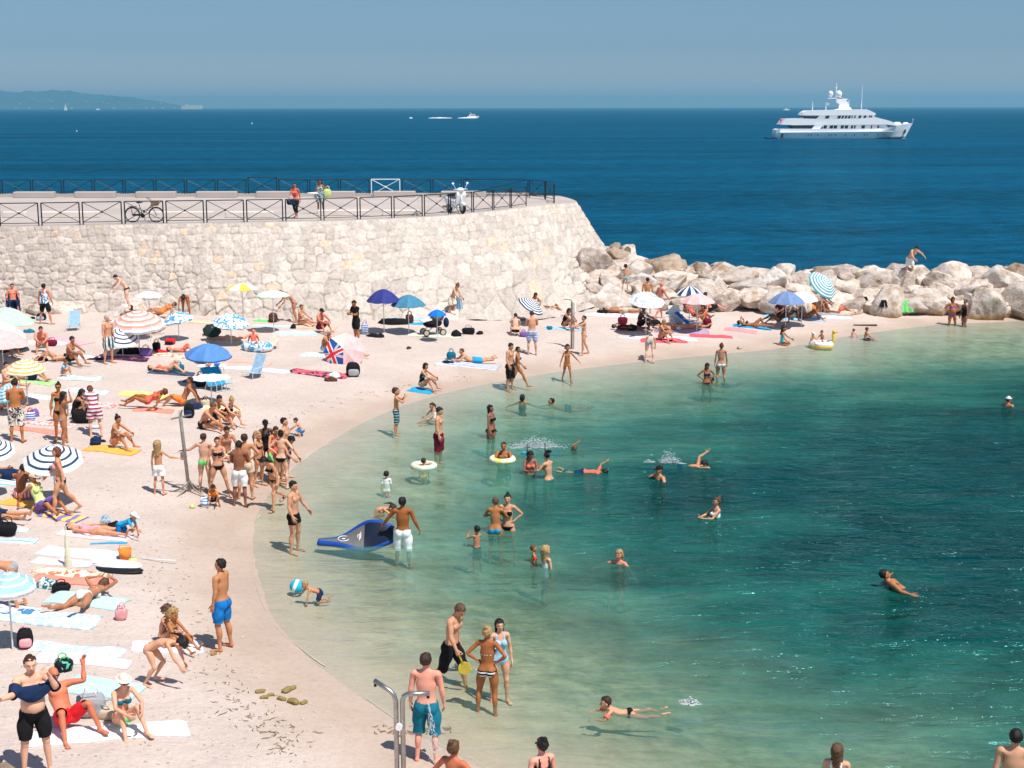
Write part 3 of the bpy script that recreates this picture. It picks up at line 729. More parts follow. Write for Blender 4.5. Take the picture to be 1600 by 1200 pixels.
# ---- garments cut from the body surface
def garment(kind, name):
    B = BODY[kind]; V = B['V']; x, y, z = V.T; ax = np.abs(x); hw = B['g']['hw']
    arm = ax > B['g']['sw']+.02; torso = ~((z > 1.30) & (ax > B['g']['sw']-.03)); off = .008; flare = 0
    if name == 'brief': m = (z < .985) & (z > .83+.75*np.maximum(0, ax-.045)); off = .007
    elif name == 'bikini': m = (z < .955+.0*y) & (z > .825+.95*np.maximum(0, ax-.04)-(y > .02)*.03); off = .006
    elif name == 'trunks': m = (z < 1.0) & (z > .73); off = .010
    elif name == 'shorts': m = (z < 1.0) & (z > .55); off = .012; flare = .020
    elif name == 'boardshorts': m = (z < 1.0) & (z > .46); off = .012; flare = .025
    elif name == 'top': m = (((z < 1.335) & (z > 1.235) & (y < -.045) & (ax < .135) & ((ax > .012) | (z < 1.29))) | ((z > 1.235) & (z < 1.262) & torso)) & (ax < .18); off = .006
    elif name == 'onepiece': m = ((z > .825+.95*np.maximum(0, ax-.04)-(y > .02)*.03) & (z < 1.345) & (ax < .18)) | ((z >= 1.33) & (z < 1.47) & (ax > .055) & (ax < .095)); off = .007
    elif name == 'tank': m = (z > .92) & (((z < 1.38) & (ax < .19)) | ((z < 1.50) & (ax > .05) & (ax < .125))); off = .014; flare = 0
    elif name == 'tshirt': m = (z > .92) & (z < 1.50) & (ax < .36) & ~((ax < .07) & (z > 1.475)); off = .016
    elif name == 'leggings': m = (z > .28) & (z < 1.0); off = .007
    elif name == 'skirt': m = (z > .66) & (z < 1.02); off = .02; flare = .05
    elif name == 'dress': m = (z > .62) & (((z < 1.38) & (ax < .185)) | ((z < 1.49) & (z >= 1.36) & (ax > .05) & (ax < .11))); off = .018; flare = .05
    elif name == 'shirtdress': m = (z > .60) & (z < 1.49) & (ax < .33) & ~((ax < .07) & (z > 1.47)); off = .022; flare = .05
    elif name == 'armbands': m = (ax > .27) & (ax < .39) & (z > 1.3); off = .035
    elif name == 'sandals': m = (z < .03) | ((z < .09) & (y < -.03) & (y > -.07)); off = .008
    F = B['F']; fm = m[F].sum(1) >= 3; Fs = F[fm]; u = np.unique(Fs); mp = np.full(len(V), -1); mp[u] = np.arange(len(u))
    return u, mp[Fs], off, flare
GC = {}
def rotx(a): c, s = math.cos(a), math.sin(a); return np.array([[1, 0, 0], [0, c, -s], [0, s, c]])
def roty(a): c, s = math.cos(a), math.sin(a); return np.array([[c, 0, s], [0, 1, 0], [-s, 0, c]])
def rotz(a): c, s = math.cos(a), math.sin(a); return np.array([[c, -s, 0], [s, c, 0], [0, 0, 1]])
def minrot(a, b):
    a = a/np.linalg.norm(a); b = b/np.linalg.norm(b); v = np.cross(a, b); c = a@b
    if c < -.9999: return rotx(math.pi) if abs(a[0]) < .9 else rotz(math.pi)
    K = np.array([[0, -v[2], v[1]], [v[2], 0, -v[0]], [-v[1], v[0], 0]]); return np.eye(3)+K+K@K/(1+c)
def dirv(fwd, out, s):
    f, o = R(fwd), R(out); return np.array([s*math.sin(o), -math.sin(f)*math.cos(o), -math.cos(f)*math.cos(o)])
# pose: angles are absolute in the figure's own upright frame (facing -Y)
def P_(**k):
    d = dict(lean=0, ab=None, sp=None, hd=None, roll=0, tw=0, hy=0, hr=0, thL=(3, 4), thR=(-3, 4), shL=(-3, 3), shR=(-5, 3), ftL=90, ftR=90, uaL=(-3, 10), uaR=(3, 10), faL=(12, 5), faR=(15, 5), grip=25, anchor='feet')
    d.update(k)
    if d['sp'] is None: d['sp'] = d['lean']
    if d['ab'] is None: d['ab'] = (d['lean']+d['sp'])/2
    if d['hd'] is None: d['hd'] = d['sp']
    return d
POSE = dict(
 stand=P_(), stand2=P_(thL=(2, 10), thR=(0, 3), shL=(-4, 6), shR=(-2, 3), uaL=(-8, 14), faL=(20, 0), uaR=(0, 12), faR=(25, 5), hd=8),
 wide=P_(thL=(4, 14), thR=(-2, 14), shL=(0, 12), shR=(-4, 12), uaL=(0, 18), uaR=(0, 18), faL=(15, 10), faR=(15, 10)),
 hips=P_(thL=(2, 9), thR=(0, 5), uaL=(-22, 42), uaR=(-22, 42), faL=(22, -48), faR=(22, -48), grip=50),
 hiponeR=P_(thL=(2, 9), thR=(0, 5), uaR=(-22, 42), faR=(22, -48), grip=50),
 walk=P_(lean=4, thL=(24, 3), thR=(-16, 3), shL=(8, 3), shR=(-38, 3), ftL=95, ftR=60, uaL=(-20, 8), faL=(0, 5), uaR=(22, 8), faR=(45, 0)),
 walkhead=P_(lean=4, hd=25, thL=(22, 3), thR=(-14, 3), shL=(8, 3), shR=(-34, 3), ftL=95, ftR=60, uaL=(-10, 30), faL=(0, 22), uaR=(15, 25), faR=(30, 10)),
 bend=P_(lean=62, sp=86, hd=95, thL=(-2, 6), thR=(-16, 5), shL=(-12, 3), shR=(-12, 3), uaL=(12, 8), uaR=(28, 8), faL=(18, 2), faR=(40, 0)),
 bendk=P_(lean=50, sp=82, hd=100, thL=(34, 6), thR=(20, 5), shL=(-30, 3), shR=(-30, 3), uaL=(20, 8), uaR=(28, 8), faL=(22, 2), faR=(36, 0)),
 stoop=P_(lean=22, sp=42, hd=55, thL=(6, 6), thR=(-4, 5), shL=(-12, 3), shR=(-14, 3), uaL=(25, 12), uaR=(30, 12), faL=(40, -5), faR=(50, -5)),
 phone=P_(hd=28, sp=4, thL=(3, 5), uaL=(18, 8), uaR=(20, 8), faL=(95, -30), faR=(95, -32), grip=60),
 eyes=P_(hd=0, uaL=(60, 25), uaR=(60, 25), faL=(150, -35), faR=(150, -35), grip=60),
 headarm=P_(uaL=(-10, 10), uaR=(70, 60), faR=(150, -60), faL=(20, 0), grip=50),
 armoutR=P_(thL=(2, 5), uaR=(25, 62), faR=(20, 70)), armoutL=P_(thL=(2, 5), uaL=(10, 68), faL=(15, 74)),
 armfwd=P_(thL=(10, 4), thR=(-12, 4), shL=(6, 2), shR=(-22, 2), uaL=(72, 8), faL=(82, 0), uaR=(60, 8), faR=(85, -5)),
 undress=P_(hd=8, thL=(1, 6), thR=(0, 6), shL=(-1, 4), shR=(-1, 4), uaL=(80, 62), uaR=(62, 80), faL=(140, 35), faR=(100, 30), grip=70),
 sitknee=P_(lean=-8, ab=5, sp=22, hd=15, thL=(128, 8), thR=(124, 6), shL=(36, 4), shR=(30, 4), uaL=(52, 12), uaR=(50, 12), faL=(72, -22), faR=(70, -25), anchor='hip'),
 sithug=P_(lean=-5, ab=10, sp=32, hd=30, thL=(132, 10), thR=(128, 8), shL=(30, 4), shR=(26, 4), uaL=(58, 8), uaR=(56, 8), faL=(62, -30), faR=(60, -32), anchor='hip'),
 sitlong=P_(lean=-12, ab=0, sp=12, hd=12, thL=(96, 8), thR=(108, 8), shL=(84, 5), shR=(66, 5), ftL=150, ftR=125, uaL=(40, 12), uaR=(45, 12), faL=(60, -5), faR=(65, -8), anchor='hip'),
 sitback=P_(lean=-34, ab=-30, sp=-22, hd=0, thL=(118, 10), thR=(104, 12), shL=(42, 6), shR=(70, 8), ftL=100, ftR=140, uaL=(-42, 18), uaR=(-42, 18), faL=(-22, 10), faR=(-22, 10), anchor='hip'),
 sitcross=P_(lean=-5, sp=18, hd=25, thL=(92, 45), thR=(94, 45), shL=(70, -75), shR=(60, -75), ftL=80, ftR=80, uaL=(35, 14), uaR=(35, 14), faL=(75, -20), faR=(75, -20), anchor='hip'),
 sitreach=P_(lean=15, sp=42, hd=40, thL=(96, 8), thR=(92, 8), shL=(80, 4), shR=(86, 4), ftL=140, ftR=150, uaL=(55, 8), uaR=(60, 8), faL=(60, 0), faR=(62, 0), anchor='hip'),
 recline=P_(lean=-52, ab=-48, sp=-40, hd=-10, thL=(128, 12), thR=(112, 10), shL=(28, 6), shR=(50, 8), ftL=90, ftR=110, uaL=(-30, 20), uaR=(-30, 20), faL=(30, 15), faR=(30, 15), anchor='hip'),
 reclinehead=P_(lean=-48, ab=-42, sp=-32, hd=0, thL=(130, 22), thR=(126, 16), shL=(22, 14), shR=(26, 6), ftL=92, ftR=92, uaL=(100, 55), uaR=(-32, 20), faL=(200, 10), faR=(0, 10), anchor='hip'),
 squat=P_(lean=18, sp=38, hd=30, thL=(112, 14), thR=(106, 14), shL=(-38, 4), shR=(-42, 4), ftL=88, ftR=88, uaL=(48, 8), uaR=(52, 8), faL=(52, -10), faR=(55, -10)),
 kneel=P_(lean=6, sp=10, hd=20, thL=(12, 6), thR=(8, 6), shL=(-88, 4), shR=(-88, 4), ftL=-100, ftR=-100, uaL=(18, 10), faL=(80, -20), uaR=(18, 10), faR=(85, -20), anchor='hip'),
 kneelsit=P_(lean=-4, sp=8, hd=15, thL=(82, 12), thR=(80, 12), shL=(-84, 4), shR=(-86, 4), ftL=-100, ftR=-100, uaL=(40, 12), faL=(62, 5), uaR=(20, 10), faR=(50, 0), anchor='hip'),
 crawl=P_(lean=72, sp=62, hd=20, thL=(25, 8), thR=(-5, 8), shL=(-86, 4), shR=(-88, 4), ftL=-100, ftR=-100, uaL=(18, 8), uaR=(40, 10), faL=(10, 0), faR=(75, 5), anchor='hip'),
 supine=P_(lean=-90, sp=-88, hd=-72, thL=(88, 7), thR=(89, 6), shL=(92, 6), shR=(91, 5), ftL=160, ftR=160, uaL=(96, 22), uaR=(96, 22), faL=(94, 14), faR=(90, 14), anchor='hip'),
 supknee=P_(lean=-90, sp=-88, hd=-75, thL=(142, 7), thR=(120, 6), shL=(30, 6), shR=(58, 5), ftL=95, ftR=120, uaL=(96, 24), uaR=(96, 24), faL=(88, 14), faR=(86, 14), anchor='hip'),
 suphead=P_(lean=-90, sp=-84, hd=-60, thL=(138, 10), thR=(92, 6), shL=(30, 6), shR=(92, 5), ftL=95, ftR=150, uaL=(200, 60), uaR=(200, 60), faL=(210, -60), faR=(210, -60), anchor='hip'),
 prone=P_(lean=90, sp=86, hd=70, thL=(-90, 9), thR=(-91, 7), shL=(-93, 8), shR=(-92, 6), ftL=-100, ftR=-100, uaL=(120, 40), uaR=(120, 40), faL=(95, -50), faR=(95, -50), anchor='hip'),
 proneup=P_(lean=88, ab=72, sp=48, hd=10, thL=(-90, 9), thR=(-91, 7), shL=(-93, 8), shR=(-92, 6), ftL=-100, ftR=-100, uaL=(48, 12), uaR=(48, 12), faL=(95, -10), faR=(95, -10), anchor='hip'),
 proneknee=P_(lean=90, sp=88, hd=78, thL=(-70, 24), thR=(-84, 20), shL=(-100, 10), shR=(-110, 10), ftL=-100, ftR=-100, uaL=(150, 50), uaR=(150, 50), faL=(95, -60), faR=(95, -60), anchor='hip'),
 side=P_(lean=-70, sp=-60, hd=-40, roll=30, thL=(110, 5), thR=(100, 5), shL=(60, 5), shR=(66, 5), ftL=110, ftR=110, uaL=(20, 20), uaR=(60, 20), faL=(60, 5), faR=(80, -10), anchor='hip'),
 chair=P_(lean=-16, sp=-12, hd=5, thL=(96, 8), thR=(96, 8), shL=(14, 5), shR=(16, 5), uaL=(8, 14), uaR=(8, 14), faL=(70, 5), faR=(70, 5), anchor='hip'),
 lounge=P_(lean=-48, sp=-44, hd=-20, thL=(112, 6), thR=(100, 6), shL=(60, 4), shR=(74, 4), ftL=120, ftR=140, uaL=(20, 14), uaR=(20, 14), faL=(80, -20), faR=(80, -20), anchor='hip'),
 swim=P_(lean=84, ab=80, sp=66, hd=8, thL=(-84, 8), thR=(-92, 8), shL=(-92, 4), shR=(-80, 4), ftL=-100, ftR=-95, uaL=(80, 30), uaR=(74, 25), faL=(92, -10), faR=(90, -20), anchor='hip'),
 swimdown=P_(lean=88, sp=86, hd=92, thL=(-86, 8), thR=(-92, 8), shL=(-92, 4), shR=(-84, 4), ftL=-100, ftR=-95, uaL=(160, 30), uaR=(60, 35), faL=(120, 10), faR=(70, 10), anchor='hip'),
 crawlstroke=P_(lean=86, sp=80, hd=60, hy=40, thL=(-84, 6), thR=(-92, 6), shL=(-90, 4), shR=(-84, 4), ftL=-100, ftR=-95, uaL=(170, 30), uaR=(100, 10), faL=(120, 20), faR=(60, 10), anchor='hip'),
 tread=P_(lean=0, sp=4, hd=4, thL=(40, 12), thR=(25, 12), shL=(-30, 4), shR=(-20, 4), uaL=(40, 55), uaR=(40, 55), faL=(60, 50), faR=(60, 50), anchor='hip'),
 float_=P_(lean=-66, sp=-52, hd=-20, thL=(84, 8), thR=(90, 10), shL=(80, 4), shR=(70, 4), ftL=140, ftR=140, uaL=(60, 60), uaR=(50, 55), faL=(80, 60), faR=(80, 40), anchor='hip'),
 watersit=P_(lean=-5, sp=12, hd=15, thL=(95, 10), thR=(90, 10), shL=(80, 4), shR=(80, 4), uaL=(35, 20), uaR=(35, 20), faL=(60, 5), faR=(60, 5), anchor='hip'),
 girdle=P_(hd=20, sp=6, uaL=(30, 30), uaR=(30, 25), faL=(85, -45), faR=(95, -40), grip=50),
 hairup=P_(hd=15, sp=5, uaL=(-10, 14), uaR=(110, 50), faR=(190, -20), faL=(20, 0)),
)
REST = dict(pelvis=(0, 0, .94), abdomen=(0, 0, 1.02), chest=(0, 0, 1.19), head=(0, .008, 1.53))
def skin_pose(kind, p):
    g = BODY[kind]['g']; sw = g['sw']; T = {}
    Rt = rotz(R(0)); ro = roty(R(p['roll']))
    Rp = ro@rotx(R(p['lean'])); Ra = ro@rotx(R(p['ab'])); Rc = ro@rotz(R(p['tw']))@rotx(R(p['sp'])); Rh = ro@rotz(R(p['hy']+p['tw']))@rotx(R(p['hd']))@roty(R(p['hr']))
    J = {k: np.array(v, float) for k, v in REST.items()}
    pos = {'pelvis': J['pelvis']}
    pos['abdomen'] = pos['pelvis']+Rp@(J['abdomen']-J['pelvis']); pos['chest'] = pos['abdomen']+Ra@(J['chest']-J['abdomen']); pos['head'] = pos['chest']+Rc@(J['head']-J['chest'])
    T['pelvis'] = (J['pelvis'], Rp, pos['pelvis']); T['abdomen'] = (J['abdomen'], Ra, pos['abdomen']); T['chest'] = (J['chest'], Rc, pos['chest']); T['head'] = (J['head'], Rh, pos['head'])
    for s, n in ((1, 'L'), (-1, 'R')):
        jh = np.array([.088*s, .0, .91]); jk = np.array([.098*s, -.004, .50]); ja = np.array([.10*s, .02, .09])
        ph = pos['pelvis']+Rp@(jh-J['pelvis']); r1 = Rp@minrot(np.array([0, 0, -1.]), Rp.T@dirv(*p['th'+n], s)); pk = ph+r1@(jk-jh)
        r2 = r1@minrot(np.array([0, 0, -1.]), r1.T@dirv(*p['sh'+n], s)); pa = pk+r2@(ja-jk)
        fd = dirv(p['ft'+n], 6, s); r3 = r2@minrot(np.array([0, -1., 0]), r2.T@fd)
        T['thigh'+n] = (jh, r1, ph); T['shin'+n] = (jk, r2, pk); T['foot'+n] = (ja, r3, pa)
        js = np.array([(sw+.0)*s, .0, 1.437]); je = np.array([.45*s, 0, 1.44]); jw = np.array([.69*s, 0, 1.44]); jf = np.array([.775*s, 0, 1.44])
        ps = pos['chest']+Rc@(js-J['chest']); x_ = np.array([s*1., 0, 0])
        # swing first to hanging in the chest frame, then to the target: keeps the palms turned in
        hang = roty(R(80*s)); r1 = Rc@hang; d1 = r1@x_; t1 = dirv(*p['ua'+n], s); r1 = minrot(d1, t1)@r1; pe = ps+r1@(je-js)
        t2 = dirv(*p['fa'+n], s); r2 = minrot(r1@x_, t2)@r1; pw = pe+r2@(jw-je); r3 = r2; pf = pw+r3@(jf-jw); r4 = r3@roty(R(p['grip']*s))
        T['uarm'+n] = (js, r1, ps); T['farm'+n] = (je, r2, pe); T['hand'+n] = (jw, r3, pw); T['fing'+n] = (jf, r4, pf)
    return T
def deform(V, W, T):
    out = np.zeros_like(V, dtype=float); tot = np.zeros(len(V))
    for k, (j, r, p) in T.items():
        w_ = W[k]; m = w_ > 1e-5
        if m.any(): out[m] += w_[m, None]*((V[m]-j)@r.T+p); tot[m] += w_[m]
    return out/np.maximum(tot, 1e-6)[:, None]
# ---- hair and headwear, modelled in the head's own space
def hair_shape(style):
    gx = axis_pts([(-.15, .15, .0095)]); gy = axis_pts([(-.20 if style in ('cap', 'hat') else -.13, .24, .0095)]); zt = 1.86 if style in ('bun', 'hat') else 1.80
    gz_ = axis_pts([(1.30 if style in ('long', 'pony', 'bob') else 1.48, zt, .0095)])
    P = np.stack(np.meshgrid(gx, gy, gz_, indexing='ij'), -1).astype(np.float32)
    A = P.copy(); A[..., 0] = np.abs(A[..., 0])
    th = .012 if style in ('short', 'buzz', 'bun', 'pony') else .018
    if style == 'buzz': th = .004
    c = ell(P, (0, .016, 1.662), (.077+th, .096+th, .094+th))
    x, y, z = P[..., 0], P[..., 1], P[..., 2]
    nz = (vnoise(x*60+z*20, y*60+7, 3)-.5)*.014+(vnoise(x*25+y*17, z*25+y*31, 5)-.5)*.022
    face = np.maximum(-(y+.052+.35*(z-1.70)), (z-1.712))   # below hairline and in front
    if style in ('cap',):
        c = ell(P, (0, .014, 1.675), (.090, .108, .088)); d = np.maximum(c, 1.665-z)
        brim = ell(P, (0, -.11, 1.668), (.07, .075, .008)); return surface_net(smin(d, brim, .01), gx, gy, gz_)
    if style == 'hat':
        c = np.maximum(ell(P, (0, .012, 1.70), (.090, .108, .085)), 1.69-z); brim = ell(P, (0, .012, 1.692), (.149, .165, .010)); return surface_net(smin(c, brim, .015), gx, gy, gz_)
    cut = np.minimum(y+.050, 1.705-z)          # >0 ... keep behind the ears or above the hairline
    keep = np.maximum(-(y+.030), 1.712-z+0*x)  # <0 keeps
    keep = np.minimum(1.712-z-.25*np.maximum(0, y+.03), -(y+.012)+0*x)
    low = (1.585 if style in ('short', 'buzz') else 1.56)+.0*x
    keep = np.maximum(keep, low-z)
    d = np.maximum(c+nz, keep*.8)
    if style == 'long':
        slab = rc(P*np.array([1, 1.35, 1], np.float32), (0, .085, 1.66), (0, .075, 1.40), .088, .062)+nz; d = smin(d, slab, .03)
        side_ = rc(A, (.070, .02, 1.66), (.082, .03, 1.46), .026, .018)+nz; d = smin(d, side_, .02)
    if style == 'bob':
        d = smin(d, ell(P, (0, .05, 1.60), (.095, .075, .11))+nz*1.6, .03)
        d = np.maximum(d, -(y+.045))
        d = smin(d, np.maximum(c+nz*1.5, keep*.8), .005)
    if style == 'curly': d = np.maximum(ell(P, (0, .025, 1.665), (.105, .122, .118))+nz*2.4, keep*.8)
    if style == 'bun': d = smin(d, ell(P, (0, .085, 1.765), (.042, .042, .042))+nz*.5, .015)
    if style == 'pony':
        d = smin(d, rc(P, (0, .11, 1.70), (0, .15, 1.60), .022, .028), .01); d = smin(d, rc(P, (0, .15, 1.60), (0, .13, 1.42), .028, .010)+nz*.4, .01)
    return surface_net(d, gx, gy, gz_)
HAIR = {}
def glasses_mesh():
    m = MB(); m.ball((.033, -.098, 1.642), (.025, .008, .017), 10, 6); m.ball((-.033, -.098, 1.642), (.025, .008, .017), 10, 6)
    m.box((0, -.100, 1.648), (.03, .006, .006)); m.box((.062, -.05, 1.648), (.004, .09, .006)); m.box((-.062, -.05, 1.648), (.004, .09, .006))
    m.tube([(.055, -.096, 1.648), (.064, -.085, 1.648)], .004, 5); m.tube([(-.055, -.096, 1.648), (-.064, -.085, 1.648)], .004, 5)
    return np.concatenate(m.V), m.F
def skin_mat(i):
    cols = [(.74, .44, .31), (.68, .34, .195), (.56, .245, .115), (.43, .165, .072), (.27, .10, .048), (.10, .045, .028), (.72, .27, .17)]
    name = 'skin_tone_%d' % i
    if name in MC: return MC[name]
    c = cols[i]; m = bpy.data.materials.new('skin'); m.use_nodes = True; t = m.node_tree; b = t.nodes['Principled BSDF']; L = t.links
    b.inputs['Roughness'].default_value = .6; b.inputs['Specular IOR Level'].default_value = .35
    a = node(t, 'ShaderNodeAttribute', attribute_name='feat'); tcn = node(t, 'ShaderNodeTexCoord')
    n = node(t, 'ShaderNodeTexNoise'); n.inputs['Scale'].default_value = 5; n.inputs['Detail'].default_value = 4; L.new(tcn.outputs['Object'], n.inputs['Vector'])
    r = node(t, 'ShaderNodeValToRGB'); r.color_ramp.elements[0].position = .3; r.color_ramp.elements[1].position = .7
    r.color_ramp.elements[0].color = (c[0]*.92, c[1]*.84, c[2]*.80, 1); r.color_ramp.elements[1].color = (min(1, c[0]*1.06), c[1]*1.1, c[2]*1.12, 1); L.new(n.outputs[0], r.inputs[0])
    mu = node(t, 'ShaderNodeMix', data_type='RGBA', blend_type='MULTIPLY'); mu.inputs[0].default_value = 1; oi = node(t, 'ShaderNodeObjectInfo'); hs_ = node(t, 'ShaderNodeHueSaturation'); v1 = node(t, 'ShaderNodeMapRange'); v1.inputs[3].default_value = .78; v1.inputs[4].default_value = 1.14; L.new(oi.outputs['Random'], v1.inputs[0]); v2 = node(t, 'ShaderNodeMapRange'); v2.inputs[3].default_value = 1.12; v2.inputs[4].default_value = .86; L.new(oi.outputs['Random'], v2.inputs[0]); L.new(v1.outputs[0], hs_.inputs['Value']); L.new(v2.outputs[0], hs_.inputs['Saturation']); L.new(r.outputs[0], hs_.inputs['Color']); L.new(hs_.outputs[0], mu.inputs[6]); L.new(a.outputs['Color'], mu.inputs[7]); L.new(mu.outputs[2], b.inputs['Base Color'])
    MC[name] = m; return m
HAIRC = dict(k=(.012, .009, .008), b=(.045, .022, .012), m=(.11, .055, .028), y=(.40, .25, .11), g=(.42, .40, .38), r=(.16, .05, .02))
def hair_mat(c): return mat('hair_'+c, HAIRC[c], .5, .45, 40, .4, 120)
CL = dict(
 black=(.012, .012, .014), navy=(.012, .03, .085), blue=(.01, .17, .50), teal=(.01, .16, .24), aqua=(.06, .52, .60), white=(.82, .81, .80), grey=(.35, .36, .38), red=(.72, .02, .03), maroon=(.16, .01, .03),
 pink=(.80, .36, .38), orange=(.85, .25, .05), green=(.15, .65, .18), lime=(.60, .72, .28), yellow=(.85, .62, .08), purple=(.22, .12, .40), cream=(.75, .68, .55), lightblue=(.35, .55, .72), beige=(.60, .48, .36), brown=(.10, .04, .03), coral=(.85, .16, .10), skyb=(.02, .35, .62))
def cloth(c):
    if c in CL: return mat('cloth_'+c, CL[c], .85, .14, 9, .25, 60, spec=.15)
    w_, b_ = (.82, .80, .78), (.015, .015, .02)
    if c == 'patterned': return stripes('cloth_leaf_print', (.05, .04, .05), (.75, .72, .62), 11, kind='blot', duty=.5, c3=(.30, .08, .10))
    if c == 'check': return stripes('cloth_dark_check', (.01, .10, .13), (.02, .025, .03), 12, 2, .6, c3=(.55, .62, .60))
    if c == 'pinkstripe': return stripes('cloth_pink_stripe', (.75, .70, .68), (.65, .10, .16), 9, 2, .5, c3=(.10, .03, .08))
    if c == 'pinkwhite': return stripes('cloth_pink_white', (.72, .08, .18), (.82, .72, .72), 14, 0, .5)
    if c == 'bw': return stripes('cloth_black_white', b_, w_, 16, 2, .6)
    if c == 'blueprint': return stripes('cloth_blue_print', (.8, .82, .85), (.06, .22, .42), 5, kind='blot', duty=.53)
    if c == 'greenbw': return stripes('cloth_green_black', b_, (.10, .55, .38), 7, kind='blot', duty=.55)
    if c == 'tealside': return stripes('cloth_teal_white', (.03, .14, .16), (.75, .78, .78), 10, 0, .5)
    if c == 'floral': return stripes('cloth_floral', (.02, .16, .26), (.70, .72, .60), 14, kind='blot', duty=.52, c3=(.45, .05, .12))
    if c == 'bluewhite': return stripes('cloth_blue_white', (.05, .16, .50), (.8, .8, .84), 14, 2, .55)
PEOPLE = []
def hit(px, py):
    bpy.context.view_layer.update(); d = ray(px, py); dg = bpy.context.evaluated_depsgraph_get()
    org = Vector((0, 0, CAM_H))+Vector(d)*8
    for _ in range(6):
        ok, loc, n, i, ob, mtx = scene.ray_cast(dg, org, Vector(d).normalized())
        if not ok: return Zp(px, py, 1.5)
        if ob.name.startswith(('boulder', 'sand', 'stone_wall', 'rubble')): return np.array(loc)
        org = loc+Vector(d).normalized()*.3
    return np.array(loc)
def person(px, py, h, kind, pose, yaw, skin, hair, hc, wear, label, group=None, wl=None, glasses=False, dz=0, dist=None, name='person', z0=None, **over):
    """px,py: photo pixel of the feet / seat / waterline; h: height in metres; wl: depth of water around the figure"""
    B = BODY[kind]; p = dict(POSE[pose]); p.update(over); T = skin_pose(kind, p)
    full = 1.75*(1.0 if kind != 'c' else 1.055)
    s = h/full
    if wl is not None: loc = Zp(px, py, 0.0)
    elif z0 == 'hit': loc = hit(px, py)
    elif z0 is not None: loc = Zp(px, py, z0)
    else: loc = G(px, py)
    V = deform(B['V'], B['W'], T)
    if dist is not None: pass
    low = V[V[:, 2] < V[:, 2].min()+.06] if p['anchor'] == 'feet' else None
    cx = low.mean(0) if low is not None and wl is None else T['pelvis'][2]
    zmin = V[:, 2].min()
    if p.get('zc') == 'top': pass
    yr = R(yaw); c, sn = math.cos(yr), math.sin(yr); Rz = np.array([[c, -sn, 0], [sn, c, 0], [0, 0, 1]])
    def place(Q): return (Q-np.array([cx[0], cx[1], zmin]))@Rz.T*s
    V2 = place(V)
    o = mesh_np(name, V2, B['F'], skin_mat(skin), attrs={'feat': B['feat']})
    o.location = (loc[0], loc[1], loc[2]-(wl or 0)+dz-.008)
    tag(o, label, 'person', group)
    N = vnormals(V2, B['F'])
    for name_, g_, c_ in wear:
        key = (kind, g_)
        if key not in GC: GC[key] = garment(kind, g_)
        u, Fs, off, fl = GC[key]
        zz = B['V'][u, 2]; q = off+fl*np.clip((.95-zz)/.4, 0, 1)
        q = q+.004*np.sin(B['V'][u, 0]*60+zz*25)*(fl > 0)
        mesh_np(name_, V2[u]+N[u]*(q*s)[:, None], Fs, cloth(c_), parent=o)
    def headspace(Vh, Fh, mt, nm, hsc=True):
        hs = B['g']['hs']; Q = np.array(Vh, float).copy()
        Q[:, 2] = (Q[:, 2]-1.545)*hs+1.545; Q[:, :2] *= hs
        j, r, pp = T['head']; mesh_np(nm, place((Q-j)@r.T+pp), Fh, mt, parent=o)
    if hair in ('cap', 'hat'):
        headspace(*HAIR.setdefault('buzz', None) or HAIR_get('buzz'), hair_mat('b'), 'hair')
        Vh, Fh = HAIR_get(hair); headspace(Vh, Fh, cloth(hc), 'cap' if hair == 'cap' else 'sun_hat')
    elif hair:
        Vh, Fh = HAIR_get(hair); headspace(Vh, Fh, hair_mat(hc), 'hair')
    if glasses: headspace(*GLASS, mat('dark_lens', (.01, .01, .01), .15, 0, spec=.6), 'sunglasses')
    PEOPLE.append(o); o['_T'] = 0; del o['_T']
    return o, T, (lambda q: np.array(o.location)+place(np.array(q, float)[None])[0])
def HAIR_get(s):
    if HAIR.get(s) is None: HAIR[s] = hair_shape(s)
    return HAIR[s]
GLASS = glasses_mesh()
# ============================================================ props
def cmat(c): return cloth(c) if isinstance(c, str) else c
M_white = mat('white_painted', (.80, .80, .80), .4, .04, 3)
M_steel = mat('brushed_steel', (.42, .41, .40), .32, .15, 12, metal=.9)
M_dsteel = mat('dull_steel_pipe', (.30, .27, .24), .5, .25, 9, metal=.6)
M_black = mat('black_plastic', (.012, .012, .013), .5, .2, 20)
M_pole = mat('white_pole', (.72, .72, .72), .4, .05, 9, metal=.2)
M_rail = mat('dark_painted_rail', (.010, .022, .030), .45, .2, 30)
def orient(o, tilt=0, az=0):
    """lean an object by `tilt` degrees towards the world azimuth az (0 = right, 90 = away)"""
    ax = Vector((-math.sin(R(az)), math.cos(R(az)), 0)); o.rotation_mode = 'QUATERNION'
    from mathutils import Quaternion
    o.rotation_quaternion = Quaternion(ax, R(tilt))@Quaternion((0, 0, 1), o.get('_rz', 0.0))
